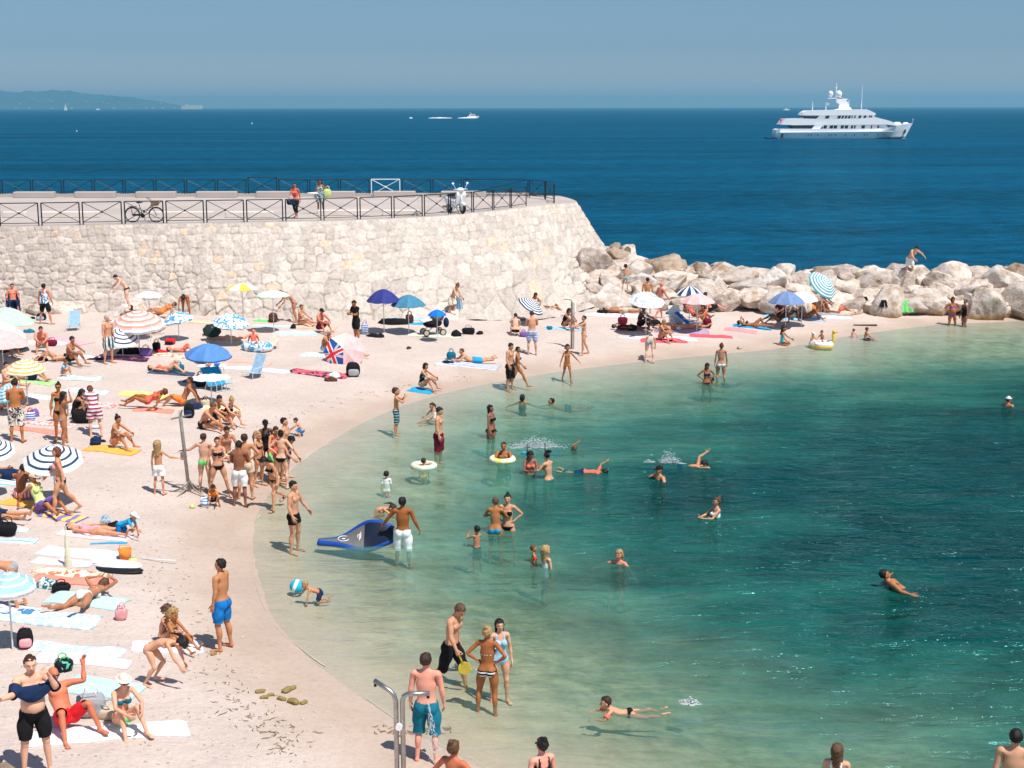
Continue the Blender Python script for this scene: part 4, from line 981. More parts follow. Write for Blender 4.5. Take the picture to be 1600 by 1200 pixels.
def parasol(px, py, wpx, cols, label, h=1.35, tilt=0, az=0, rot=0, seg=8, dome=.42, gap=1, valance=.0, spoke=False, closed=False, ground=None, group='beach parasols', polecol=None):
    """px,py: pixel of the canopy's centre; it stands on the sand under it"""
    # find the spot so that the canopy centre (h above ground) shows at the pixel
    z = 1.0
    for _ in range(20):
        p = Zp(px, py, z+h); z = .5*z+.5*max(gz(p[0], p[1]), 0)
    p = Zp(px, py, z+h); r = wpx/2*p[1]/FPX; dome = dome*r*1.15
    loc = (p[0], p[1], z)
    root = empty('beach_parasol' if not closed else 'closed_parasol', loc, label=label, cat='parasol', group=group)
    mats = [cmat(c) for c in cols]
    if closed:
        m = MB(); prof = [(.0, h+.02), (.02, h), (.035, h-.12), (.065, h-.6), (.085, h-.80), (.055, h-.87), (.02, h-.85)]
        m.lathe(prof, n=14); m.build('canopy', mats[0], root, True)
        m = MB(); m.tube([(0, 0, -.25), (0, 0, h+.1)], .016); m.build('pole', M_pole, root)
        return root
    rings = 14; V = []; F = []; MI = []
    def zr(t): return dome*(1-t**1.8)
    for i in range(rings+1):
        t = i/rings; rr = r*t
        for k in range(seg*4):
            a = 2*math.pi*k/(seg*4); kk = (k % 4)/4.0
            c_ = math.cos(math.pi/seg)/math.cos((kk-.5)*2*math.pi/seg)   # straight edges between ribs
            f_ = 1-(1-c_)*t; sag = -.05*r*math.sin(kk*math.pi)*t
            V.append((rr*f_*math.cos(a), rr*f_*math.sin(a), zr(t)+sag))
    n = seg*4
    if valance:
        for k in range(n):
            x, y, zz = V[rings*n+k]; V.append((x*1.0, y*1.0, zz-valance*(1 if k % 2 else .8)))
    tot = rings+(1 if valance else 0)
    for i in range(tot):
        for k in range(n):
            j = (k+1) % n; F.append((i*n+k, (i+1)*n+k, (i+1)*n+j, i*n+j))
            if spoke: MI.append((k//4) % len(mats))
            elif spoke is None: MI.append(0)
            else:
                pat = i if i < rings else rings-1
                MI.append((pat//gap) % len(mats))
    V = np.array(V); A = V.copy(); A[:, 2] -= .012; nV = len(V)
    F2 = F+[tuple(i+nV for i in f[::-1]) for f in F]; MI2 = MI+MI
    o = mesh_np('canopy', np.concatenate([V, A]), F2, mats, None, False, MI2)
    head = Matrix.Translation((0, 0, h-dome*.5))
    piv = empty('parasol_top', (0, 0, 0)) if False else None
    th = R(tilt); ax = Vector((-math.sin(R(az)), math.cos(R(az)), 0))
    Mt = Matrix.Translation((0, 0, h-dome*.6))@Matrix.Rotation(th, 4, ax)@Matrix.Rotation(R(rot), 4, 'Z')
    o.parent = root; o.matrix_local = Mt
    m = MB()
    for k in range(seg):
        a = 2*math.pi*k/seg; m.tube([(0, 0, dome-.03), (r*.55*math.cos(a), r*.55*math.sin(a), zr(.55)-.03), (r*.97*math.cos(a), r*.97*math.sin(a), zr(.97)-.02)], .006, 5)
        m.tube([(0, 0, dome-.25), (r*.5*math.cos(a), r*.5*math.sin(a), zr(.5)-.04)], .005, 4)
    m.tube([(0, 0, dome), (0, 0, dome+.06)], [.012, .006], 6)
    ob = m.build('rib_frame', M_pole, root); ob.matrix_local = Mt
    m = MB(); top = Mt@Vector((0, 0, dome)); mid = Mt@Vector((0, 0, dome-.4)) if tilt else Vector((0, 0, h-.4))
    m.tube([(0, 0, -.25), tuple((0, 0, h-dome*.6-.25)) if tilt else (0, 0, h-.5), tuple(mid), tuple(top)], .017, 8); m.build('pole', cmat(polecol) if polecol else M_pole, root)
    return root
def towel(px, py, l, w_, rz, c, label, name='beach_towel', wave=.024, cat='towel', group='towels and mats on the sand', dz=.0, border=None):
    l *= .9; w_ *= .84; p = G(px, py); nu, nv = 26, 14; u = np.linspace(-l/2, l/2, nu); v = np.linspace(-w_/2, w_/2, nv); U, V_ = np.meshgrid(u, v, indexing='ij')
    s = rnd.random()*50
    eu = 1+(vnoise(V_*3+s, U*0, 3)-.5)*.05; ev = 1+(vnoise(U*3+s, V_*0, 4)-.5)*.10
    x = U*eu; y = V_*ev; a = R(rz); wx = x*math.cos(a)-y*math.sin(a); wy = x*math.sin(a)+y*math.cos(a)
    H_ = ground_h(p[0]+wx, p[1]+wy, True)-p[2]; ef = np.clip(np.minimum(l/2-np.abs(U), w_/2-np.abs(V_))/.09, 0, 1); z = H_+.012+.024*ef+dz+ef*(fbm(x*2.5+s, y*2.5+s, 3, 5)-.3)*wave*3.8+ef*np.clip(vnoise(x*9+s, y*5, 8)-.6, 0, 1)*wave*2.5
    # work in the towel's own axes
    top = np.stack([x, y, z], -1).reshape(-1, 3); bot = top.copy(); bot[:, 2] -= .012
    F = grid_faces(nu, nv); n = len(top); F2 = F[:, ::-1]+n
    ed = [i*nv for i in range(nu)]+[(nu-1)*nv+j for j in range(1, nv)]+[i*nv+nv-1 for i in range(nu-2, -1, -1)]+[j for j in range(nv-2, 0, -1)]
    side_ = [(ed[i], ed[(i+1) % len(ed)], ed[(i+1) % len(ed)]+n, ed[i]+n) for i in range(len(ed))]
    o = mesh_np(name, np.concatenate([top, bot]), [tuple(f) for f in F]+[tuple(f) for f in F2]+side_, cmat(c), smooth=True)
    o.location = p; o.rotation_euler = (0, 0, a); tag(o, label, cat, group); return o
def bag(px, py, sx, sy, sz, c, label, kind='bag', rz=0, c2=None, dz=0, cat=None, name=None, group='bags and clothes left on the sand'):
    p = G(px, py); mt = cmat(c); s = rnd.random()*30
    def lump(rx, ry, rz_, e=.75, k=.16):
        bm = bmesh.new(); bmesh.ops.create_icosphere(bm, subdivisions=4, radius=1); V = np.array([v.co[:] for v in bm.verts]); F = np.array([[v.index for v in f.verts] for f in bm.faces]); bm.free()
        V = np.sign(V)*np.abs(V)**e; V *= 1+k*(fbm(V[:, 0]*2+s, V[:, 1]*2+V[:, 2]*1.7, 3, 3)-.45)[:, None]*2
        return V*np.array([rx, ry, rz_]), F
    if kind == 'pile':
        V, F = lump(sx/2, sy/2, sz, .85, .35); V[:, 2] = np.maximum(V[:, 2], -.02)
        V[:, 2] *= 1+.5*(vnoise(V[:, 0]*9+s, V[:, 1]*9, 3)-.5); o = mesh_np(name or 'clothes_pile', V, F, mt)
    elif kind == 'backpack':
        V, F = lump(sx/2, sy/2, sz/2, .62, .10); V[:, 2] += sz/2; V[:, 0] *= 1-.15*V[:, 2]/sz; o = mesh_np(name or 'backpack', V, F, mt)
        V2, F2 = lump(sx*.36, sy*.18, sz*.24, .6, .08); mesh_np('pocket', V2+np.array([0, -sy*.5, sz*.34]), F2, cmat(c2 or c), o)
        for q in (-1, 1):
            m = MB(); m.tube([(q*sx*.22, sy*.42, sz*.9), (q*sx*.28, sy*.75, sz*.6), (q*sx*.25, sy*.5, sz*.12)], .018, 6); m.build('strap', cmat(c2 or c), o, True)
        m = MB(); m.tube([(-.05, 0, sz*.97), (-.04, 0, sz*1.08), (.04, 0, sz*1.08), (.05, 0, sz*.97)], .012, 6); m.build('handle', cmat(c2 or c), o, True)
    else:
        V, F = lump(sx/2, sy/2, sz/2, .6, .14); V[:, 2] += sz/2; V[:, :2] *= (1+.12*(V[:, 2:3]/sz-.5)); o = mesh_np(name or 'beach_bag', V, F, mt)
        for q in (-1, 1): m = MB(); m.tube([(-sx*.25, q*sy*.3, sz*.92), (-sx*.2, q*sy*.36, sz*1.25), (0, q*sy*.38, sz*1.36), (sx*.2, q*sy*.36, sz*1.25), (sx*.25, q*sy*.3, sz*.92)], .012, 6); m.build('handle', cmat(c2 or c), o, True)
    o.location = (p[0], p[1], p[2]+dz); o.rotation_euler = (0, 0, R(rz)); tag(o, label, cat or ('clothes' if kind == 'pile' else kind), group); return o
def rail_run(pts, name, label, white=(), h=1.0, raised=()):
    root = empty(name, tuple(pts[0]), label=label, cat='railing')
    o0 = np.array(pts[0])
    for i in range(len(pts)-1):
        a = np.array(pts[i])-o0; b = np.array(pts[i+1])-o0; d = b-a; L = np.linalg.norm(d); d = d/L; g_ = .07; a2 = a+d*g_; b2 = b-d*g_; up = np.array([0, 0, 1.])
        m = MB(); r_ = .026; hz = up*h; lo = up*.12; zz = up*(.12 if i in raised else 0)
        for q in (a2, b2): m.tube([q-up*.05, q+hz+zz], r_*1.15, 6)
        m.tube([a2+hz+zz, b2+hz+zz], r_, 6); m.tube([a2+lo+zz, b2+lo+zz], r_*.7, 6)
        m.tube([a2+lo+zz, b2+hz+zz], r_*.62, 5); m.tube([a2+hz+zz, b2+lo+zz], r_*.62, 5)
        c = (a2+b2)/2+(lo+hz)/2+zz; m.ball(c, .055, 8, 5)
        m.build('railing_panel', M_white if i in white else M_rail, root)
    return root
def front_rail():
    T = WALL_TOP; s = np.concatenate([[0], np.cumsum(np.linalg.norm(np.diff(T[:, :2], axis=0), axis=1))])
    i0 = np.argmin(np.abs(T[:, 0]+26)); i1 = np.argmax((T[:, 1] > 76.2)) if (T[:, 1] > 76.2).any() else len(T)-1
    q = np.arange(s[i0], s[i1], 1.78)
    tx = np.gradient(T[:, 0], s); ty = np.gradient(T[:, 1], s); nl = np.hypot(tx, ty)
    pts = []
    for v in q:
        x, y = np.interp(v, s, T[:, 0]), np.interp(v, s, T[:, 1]); dx, dy = np.interp(v, s, tx/nl), np.interp(v, s, ty/nl)
        pts.append((x-dy*.45, y+dx*.45, 4.9))
    rail_run(pts, 'front_railing', 'dark metal railing of crossed panels along the beach edge of the quay')
    # kerb stones standing behind the front railing
    spans = [(0, 36), (60, 150), (215, 330), (350, 425), (489, 575), (593, 655)]
    names = ['at the left edge', 'left of the bicycle', 'right of the bicycle', 'left of the two women', 'behind the woman with the yellow bag', 'just left of the scooter']
    for (a, b), nn in zip(spans, names):
        p = Zp(a, 341, 4.9); q_ = Zp(b, 341-(b > 450)*2, 4.9); m = MB(); L = q_[0]-p[0]
        m.box((0, 0, .14), (L, .35, .28), bev=.03); o = m.build('kerb_block', M_kerb); o.location = ((p[0]+q_[0])/2, p[1]+(.5 if b < 500 else 1.6), 4.9)
        tag(o, 'low pale kerb block behind the front railing, '+nn, 'kerb block', 'kerb blocks behind the front railing')
front_rail()
def rear_rail():
    Y = 83.4; p0 = Zp(-40, 300, 4.9)[0]*83.4/Zp(-40, 300, 4.9)[1]; xs_ = []
    pts = [(-31.5+i*1.79, Y, 4.9) for i in range(18)][:-1]
    pts += [(1.0, 82.4, 4.9), (1.9, 80.8, 4.9), (2.35, 79.0, 4.9), (2.3, 77.3, 4.9)]
    rail_run(pts, 'rear_railing', 'dark metal railing of crossed panels along the seaward edge of the quay', white=(13,), raised=(9,))
    spans = [(-60, -20), (26, 88), (121, 183), (216, 277), (310, 372), (403, 465), (494, 556), (585, 650), (690, 760)]
    for a, b in spans:
        k = 82.7/FPX; x0 = (a-800)*k; x1 = (b-800)*k; m = MB(); m.box((0, 0, .17), (x1-x0, .6, .34), bev=.03); o = m.build('parapet_block', M_conc); o.location = ((x0+x1)/2, 83.0, 4.9)
        tag(o, 'long low pale block along the seaward edge of the quay', 'parapet block', 'parapet blocks on the seaward edge')
    m = MB(); m.box((0, 0, .09), (34, .5, .18)); o = m.build('quay_edge', M_conc); o.location = (-16, 83.6, 4.9); tag(o, kind='structure')
rear_rail()
# ---------------------------------------------------------------- bicycle leaning by the railing
def bicycle():
    p = Zp(219, 350, 4.9); root = empty('bicycle', (p[0], p[1]+.85, 4.9), label='dark town bicycle with a wicker basket leaning at the front railing', cat='bicycle')
    for x, nm in ((-.55, 'wheel'), (.53, 'wheel')):
        m = MB(); Mx = Matrix.Rotation(R(90), 3, 'X'); m.torus((x, 0, .345), .325, .020, 36, 6, M=Mx)
        w_ = m.build(nm, M_black, root, True)
        m = MB(); m.torus((x, 0, .345), .300, .010, 36, 5, M=Mx); m.tube([(x, -.04, .345), (x, .04, .345)], .03, 8)
        for k in range(14):
            a = math.pi*2*k/14; m.tube([(x, 0, .345), (x+.30*math.cos(a), 0, .345+.30*math.sin(a))], .0022, 3)
        m.build('rim', M_steel, w_)
    m = MB(); fr = .018; bb = (-.08, 0, .30); st = (-.22, 0, .78); hd = (.33, 0, .80); hl = (.37, 0, .62)
    m.tube([bb, st], fr); m.tube([bb, (.12, 0, .38), hl], fr); m.tube([(-.10, 0, .40), (.12, 0, .52), hd], fr*.9); m.tube([hd, hl], fr*1.1)
    m.tube([hl, (.46, 0, .5), (.53, 0, .345)], fr*.8); m.tube([bb, (-.55, 0, .345)], fr*.7); m.tube([(-.17, 0, .65), (-.55, 0, .345)], fr*.7)
    m.build('frame', mat('green_black_enamel', (.012, .03, .03), .3), root)
    m = MB(); m.tube([hd, (.28, 0, 1.02)], .013); m.tube([(.28, -.27, 1.10), (.24, -.2, 1.06), (.30, 0, 1.02), (.24, .2, 1.06), (.10, .27, 1.10)], .012); m.tube([(.18, -.27, 1.10), (.28, -.27, 1.10)], .018, mi=0)
    m.build('handlebar', M_steel, root)
    m = MB(); m.ball((-.24, 0, .90), (.13, .08, .035), 12, 6); m.ball((-.14, 0, .905), (.10, .035, .025), 10, 5); m.tube([st, (-.24, 0, .88)], .014); m.build('saddle', M_black, root, True)
    m = MB(); m.box((-.52, 0, .73), (.36, .14, .02)); m.tube([(-.60, .06, .72), (-.55, .04, .36)], .008); m.tube([(-.60, -.06, .72), (-.55, -.04, .36)], .008)
    m.build('rear_rack', M_black, root)
    m = MB(); m.box((.50, 0, .86), (.26, .32, .20), taper=1.15); m.build('basket', mat('wicker', (.30, .17, .09), .8, .5, 60), root)
    m = MB(); m.tube([(-.08, -.05, .30), (-.08, .05, .30)], .09, 16); m.tube([(-.08, .06, .30), (-.02, .07, .14)], .01); m.tube([(-.08, -.06, .30), (-.14, -.07, .46)], .01); m.box((-.02, .10, .14), (.09, .06, .02)); m.box((-.14, -.10, .46), (.09, .06, .02)); m.box((-.32, .05, .34), (.46, .02, .09))
    m.build('crank', M_black, root)
    m = MB()
    for x in (-.55, .53):
        a0, a1 = (R(20), R(160))
        m.tube([(x+.355*math.cos(a0+(a1-a0)*k/8), 0, .345+.355*math.sin(a0+(a1-a0)*k/8)) for k in range(9)], .013, 5)
    m.build('mudguard', mat('green_black_enamel', (.012, .03, .03), .3), root)
bicycle()
def scooter():
    p = Zp(711, 334, 4.9); root = empty('scooter', (p[0], p[1]+.6, 4.9), R(-58), label='white motor scooter with mirrors parked behind the quay railing', cat='scooter'); root.scale = (1.15, 1.15, 1.15)
    W = mat('white_gloss_panel', (.82, .82, .82), .2, .03, 3, spec=.5)
    # local +x is forward
    for x in (-.52, .62):
        m = MB(); Mx = Matrix.Rotation(R(90), 3, 'X'); m.torus((x, 0, .23), .17, .06, 24, 10, M=Mx); w_ = m.build('wheel', M_black, root, True)
        m = MB(); m.tube([(x, -.05, .23), (x, .05, .23)], .12, 14); m.build('hub', M_steel, w_)
    m = MB(); m.ball((-.42, 0, .52), (.42, .20, .22), 18, 10); m.ball((-.62, 0, .58), (.22, .17, .16), 14, 8); m.box((.10, 0, .28), (.62, .34, .08), bev=.03); m.build('body', W, root, True)
    m = MB(); m.prism([(.30, .28), (.36, .28), (.52, .78), (.50, .92), (.42, .92), (.40, .78)], -.22, .22); m.build('leg_shield', W, root)
    m = MB(); m.ball((.62, 0, .38), (.20, .09, .13), 14, 8); m.build('front_fender', W, root, True)
    m = MB(); m.ball((.44, 0, 1.00), (.14, .17, .10), 14, 8); m.tube([(.44, -.33, 1.02), (.46, -.1, 1.03), (.46, .1, 1.03), (.44, .33, 1.02)], .018); m.tube([(.62, 0, .25), (.44, 0, .98)], .03); m.build('handlebar', W, root, True)
    m = MB(); m.ball((.57, 0, .99), (.04, .075, .065), 12, 8); m.build('headlight', mat('lamp_glass', (.6, .62, .62), .1, 0, spec=.8), root, True)
    for q in (-1, 1):
        m = MB(); m.tube([(.44, q*.22, 1.04), (.42, q*.34, 1.24)], .008); m.ball((.42, q*.35, 1.27), (.02, .065, .05), 10, 6); m.build('mirror', W, root, True)
    m = MB(); m.ball((-.28, 0, .76), (.36, .14, .06), 16, 6); m.build('seat', M_black, root, True)
    m = MB(); m.tube([(-.05, .05, .25), (-.12, .22, .02)], .015); m.tube([(-.3, -.16, .25), (-.75, -.18, .24)], .045, 8); m.build('stand_and_exhaust', M_dsteel, root)
    m = MB(); m.box((-.82, 0, .50), (.03, .12, .08)); m.build('tail_light', mat('red_lens', (.5, .01, .01), .2), root)
scooter()
# ---------------------------------------------------------------- showers
def shower_near():
    p = G(626, 1245); root = empty('beach_shower', tuple(p), label='steel twin headed beach shower in the foreground with water spraying', cat='shower')
    k = (1245-167)/(CAM_H-p[2]); H = 1.60
    for nm, x0, pts in (('shower_pipe', -.045, [(-.045, 0, -.3), (-.045, 0, H-.12), (-.07, .0, H-.03), (-.12, .03, H+.02), (-.36, .10, H+.16)]), ('shower_pipe', .05, [(.05, 0, -.3), (.05, 0, H-.12), (.07, 0, H-.04), (.12, -.0, H-.01), (.44, -.02, H+.01)])):
        m = MB(); m.tube(pts, .036, 12); m.build(nm, M_steel, root, True)
    m = MB(); m.tube([(-.345, .095, H+.13), (-.345, .095, H+.07)], [.015, .022], 8); m.build('shower_head', M_black, root)
    m = MB(); m.tube([(.42, -.02, H), (.42, -.02, H-.06)], [.015, .024], 8); m.build('shower_head', M_black, root)
    m = MB(); m.tube([(0, -.04, 1.12), (0, -.10, 1.12)], .05, 16); m.build('push_button', M_white, root)
    m = MB(); r_ = random.Random(5)
    for i in range(420):
        t = r_.random()**.7; a = r_.uniform(-1, 1); x = .42+t*(.10+.22*a*.5)+r_.uniform(-.01, .01)*t*3; z = H-.06-t*1.0; L = r_.uniform(.006, .035)
        q = (x, -.02+r_.uniform(-.09, .09)*t, z); m.tube([q, (q[0]+.1*L, q[1], q[2]-L)], .0026, 3)
    o = m.build('water_spray', mat('water_drops', (.75, .82, .85), .1, .05, 5, spec=.8), root); o['kind'] = 'stuff'
    # drain hollow of dark damp debris
shower_near()
def shower_mid(px, py, H, label, arms=1, tripod=False, lean=0.0):
    p = G(px, py); root = empty('beach_shower', tuple(p), label=label, cat='shower')
    m = MB(); m.tube([(0, 0, -.1), (lean, 0, H*.9), (lean, 0, H)], .045, 10); m.build('shower_pipe', M_dsteel if not tripod else mat('weathered_grey_post', (.36, .33, .30), .7, .2, 9), root, True)
    m = MB()
    if tripod:
        m.tube([(lean-.25, 0, H-.22), (lean, 0, H-.16), (lean+.28, 0, H-.10)], .02); m.tube([(lean, 0, H-.1), (lean+.08, -.1, H+.05)], .022)
        m.build('shower_arm', M_dsteel, root)
        for a in (200, 250, 320, 10, 80):
            m = MB(); m.tube([(0, 0, .30), (.20*math.cos(R(a)), .20*math.sin(R(a)), .10), (.62*math.cos(R(a)), .62*math.sin(R(a)), -.02)], [.03, .026, .02], 6); m.build('foot_brace', M_dsteel, root, True)
    else:
        m.tube([(0.0, 0, H), (-.06, 0, H+.04), (-.32, 0, H+.06)], .02); m.tube([(.09, 0, 0), (.09, 0, H-.1), (0, 0, H-.05)], .02); m.build('shower_arm', M_dsteel, root)
    m = MB(); m.box((lean*.8, -.05, H*.45), (.12, .08, .2)); m.build('control_box', M_dsteel, root)
shower_mid(296, 768, 2.15, 'tall grey beach shower post on splayed feet among the standing bathers', tripod=True, lean=-.14)
shower_mid(893, 545, 2.0, 'slim rusty beach shower by the far shore with a short arm', arms=1)
# ---------------------------------------------------------------- chairs
def deck_chair(px, py, yaw, c, label, s=1.0, back=55, name='deck_chair', frame=None):
    p = G(px, py); root = empty(name, tuple(p), R(yaw), label=label, cat='chair', group='low chairs on the sand'); root.scale = (s, s, s)
    fr = frame or M_pole; m = MB()
    cb, sb = math.cos(R(back)), math.sin(R(back))
    for x in (-.27, .27):
        m.tube([(x, -.30, .24), (x, .12, .17), (x, .12+cb*.75, .17+sb*.75)], .013, 6); m.tube([(x, -.30, .24), (x, -.30, 0)], .012, 6); m.tube([(x, .20, .28), (x, .30, 0)], .012, 6); m.tube([(x*1.1, -.25, .38), (x*1.1, .3, .42)], .014, 6); m.tube([(x, -.30, .24), (x*1.1, -.25, .38)], .01, 6)
    m.tube([(-.27, -.30, .0), (.27, -.30, .0)], .011); m.tube([(-.27, .30, 0), (.27, .30, 0)], .011); m.tube([(-.27, .12+cb*.75, .17+sb*.75), (.27, .12+cb*.75, .17+sb*.75)], .013)
    m.build('frame', fr, root)
    m = MB(); m.box((0, -.09, .205), (.50, .44, .014), rx=R(-9)); m.build('seat', cmat(c), root)
    m = MB(); m.box((0, .12+cb*.38, .18+sb*.38), (.50, .76, .014), rx=R(back)); m.build('backrest', cmat(c), root)
    return root
def stroller():
    p = G(676, 524); root = empty('stroller', tuple(p), R(-70), label='black pushchair with a spotted hood under the small bright blue parasol', cat='stroller')
    for x, y in ((-.26, -.34), (.26, -.34), (-.28, .38), (.28, .38)):
        m = MB(); My = Matrix.Rotation(R(90), 3, 'Y'); m.torus((x, y, .15), .125, .022, 20, 6, M=My); w_ = m.build('wheel', M_black, root, True)
        m = MB(); m.tube([(x-.015, y, .15), (x+.015, y, .15)], .10, 12); m.build('hub', mat('pale_hub', (.55, .5, .38), .5), w_)
    m = MB()
    for x in (-.26, .26): m.tube([(x, -.34, .15), (x, .1, .55), (x, .55, 1.0)], .016); m.tube([(x, .38, .15), (x, -.05, .52), (x, -.35, .62)], .016)
    m.tube([(-.26, .55, 1.0), (.26, .55, 1.0)], .02); m.build('frame', M_black, root)
    m = MB(); m.ball((0, 0, .52), (.27, .42, .20), 16, 8); m.build('seat', cloth('black'), root, True)
    m = MB(); V0 = len(m.V); m.ball((0, .20, .80), (.29, .30, .26), 16, 8); m.build('hood', stripes('spotted_hood', (.05, .04, .04), (.42, .36, .30), 22, kind='blot', duty=.52), root, True)
    m = MB(); m.box((0, -.28, .66), (.46, .40, .05), rx=R(12)); m.build('muslin_cover', cloth('white'), root)
    m = MB(); m.ball((0, .60, .52), (.15, .12, .22), 12, 8); m.build('hanging_bag', cloth('navy'), root, True)
stroller()
# ---------------------------------------------------------------- sea toys
def paddle_board():
    """inflatable board, front half on the water, tail lifted on its edge by the man's hand"""
    p = Zp(556, 850, 0); root = empty('paddle_board', (p[0], p[1], 0), label='blue and black inflatable board with grey deck, lifted by the man in white shorts', cat='inflatable board')
    L = 1.75; n = 30; prof = []
    V = []; F = []; D = []; cols_ = []
    def frame_at(t):
        # t 0..1 from the left tip to the lifted end: twists from flat to facing the camera
        x = -L*.5+L*t; tw = R(6+52*smoothstep(.15, .75, t)); z = .05+.19*smoothstep(.2, .9, t)
        hw = .30*(1-abs(2*t-1.15)**3.2*.62)*(1 if t > .03 else .7); hw = max(hw, .08)
        hw = (.04+.32*math.sin(math.pi*min(1, (t*.93+.03)))**.62)*(.42+.58*float(smoothstep(.15, .75, t)))
        return np.array([x, 0, z]), np.array([0, math.cos(tw), math.sin(tw)]), np.array([0, -math.sin(tw), math.cos(tw)]), hw
    # side tubes
    for sgn in (-1, 1):
        m = MB(); pts = []
        for i in range(n+1):
            c, a, b, hw = frame_at(i/n); pts.append(c+a*sgn*hw)
        m.tube(pts, [.065]*(n+1), 10); m.build('side_tube', mat('blue_inflatable', (.01, .065, .33), .35), root, True)
    for part, t0, t1, mt in (('deck', .02, .62, mat('grey_deck', (.13, .125, .125), .6)), ('tail_panel', .62, 1.0, mat('black_inflatable', (.010, .016, .035), .35))):
        V = []; k = 16
        for i in range(k+1):
            c, a, b, hw = frame_at(t0+(t1-t0)*i/k)
            for j in range(9):
                q = -1+2*j/8; V.append(c+a*q*hw+b*(.045+.02*(1-q*q)+(.012 if part == 'tail_panel' else 0)))
        for i in range(k+1):
            c, a, b, hw = frame_at(t0+(t1-t0)*i/k)
            for j in range(9):
                q = -1+2*j/8; V.append(c+a*q*hw-b*.05)
        F1 = grid_faces(k+1, 9); F2 = F1[:, ::-1]+(k+1)*9; mesh_np(part, V, np.concatenate([F1, F2]), mt, root, True)
    # pale lettering-like logo strokes and emblem on the deck
    def strokes(t0, t1, q0, q1, cnt, seed):
        m = MB(); r_ = random.Random(seed)
        for i in range(cnt):
            t = t0+(t1-t0)*(i+.5)/cnt; c, a, b, hw = frame_at(t); lo = q0+(q1-q0)*r_.uniform(0, .3); hi = q1-(q1-q0)*r_.uniform(0, .3)
            P1 = c+a*hw*lo+b*.072; P2 = c+a*hw*hi+b*.072; m.tube([P1, (P1+P2)/2+np.array([r_.uniform(-.02, .02), 0, 0]), P2], .009, 4)
        return m
    strokes(.53, .575, -.35, .45, 3, 2).build('logo', M_white, root)
    m = MB(); c, a, b, hw = frame_at(.34)
    for k in range(14):
        an = R(k*360/14); an2 = R((k+1)*360/14); m.tube([c+a*hw*.55*math.sin(an)+b*.074+np.array([.13*math.cos(an), 0, 0]), c+a*hw*.55*math.sin(an2)+b*.074+np.array([.13*math.cos(an2), 0, 0])], .010, 4)
    m.ball(c+b*.072, (.05, .04, .01), 8, 4); m.build('emblem', M_white, root)
paddle_board()
def ring(px, py, R_, r, c, label, water=True, z=0, dz=0.02, M=None, c2=None, name='swim_ring', cat='swim ring', sy=1.0):
    p = Zp(px, py, 0) if water else G(px, py)
    m = MB(); m.torus((0, 0, r*.6), R_, r, 36, 12, M=M, sy=sy); o = m.build(name, cmat(c), None, True); o.location = (p[0], p[1], p[2]+dz); tag(o, label, cat); return o
def ball(px, py, r, label):
    p = Zp(px, py, 0); m = MB()
    m.ball((0, 0, 0), r, 24, 16); o = m.build('beach_ball', stripes('ball_panels', (.03, .42, .62), (.75, .85, .86), 4, 0, .72), None, True); o.location = (p[0], p[1], r*.8); o.rotation_euler = (.5, .4, 0); tag(o, label, 'ball')
ball(464, 925, .15, 'turquoise and white beach ball pushed along by the crawling toddler')
def duck():
    p = Zp(1283, 541, 0); root = empty('inflatable_duck', (p[0], p[1], 0), R(-10), label='yellow and white inflatable duck float carrying two small children', cat='pool float')
    Y = mat('yellow_vinyl', (.82, .56, .06), .35)
    m = MB(); m.torus((0, 0, .10), .40, .13, 30, 12, sy=.72); m.build('float_body', M_white, root, True)
    m = MB(); m.torus((0, 0, .02), .42, .11, 30, 10, sy=.72); m.build('float_base', Y, root, True)
    m = MB(); m.tube([(.42, 0, .10), (.52, 0, .30), (.48, 0, .48), (.50, 0, .60)], [.10, .07, .06, .06], 12); m.ball((.52, 0, .64), .085, 14, 8); m.build('neck', Y, root, True)
    m = MB(); m.ball((.63, 0, .62), (.06, .04, .025), 10, 6); m.build('beak', cloth('orange'), root, True)
duck()
def racket(loc, tiltx, label):
    root = empty('beach_racket', tuple(loc), R(12), label=label, cat='racket')
    m = MB(); n = 22; out = [(.115*math.cos(2*math.pi*k/n), -.30+.135*math.sin(2*math.pi*k/n)) for k in range(n)]
    m.prism(out, -.006, .006); m.build('racket_face', cloth('yellow'), root)
    m = MB(); m.tube([(0, 0, .04), (0, 0, -.19)], [.013, .017], 8); m.build('racket_handle', cloth('yellow'), root, True)
    root.rotation_euler = (R(12), R(-20), R(6)); return root
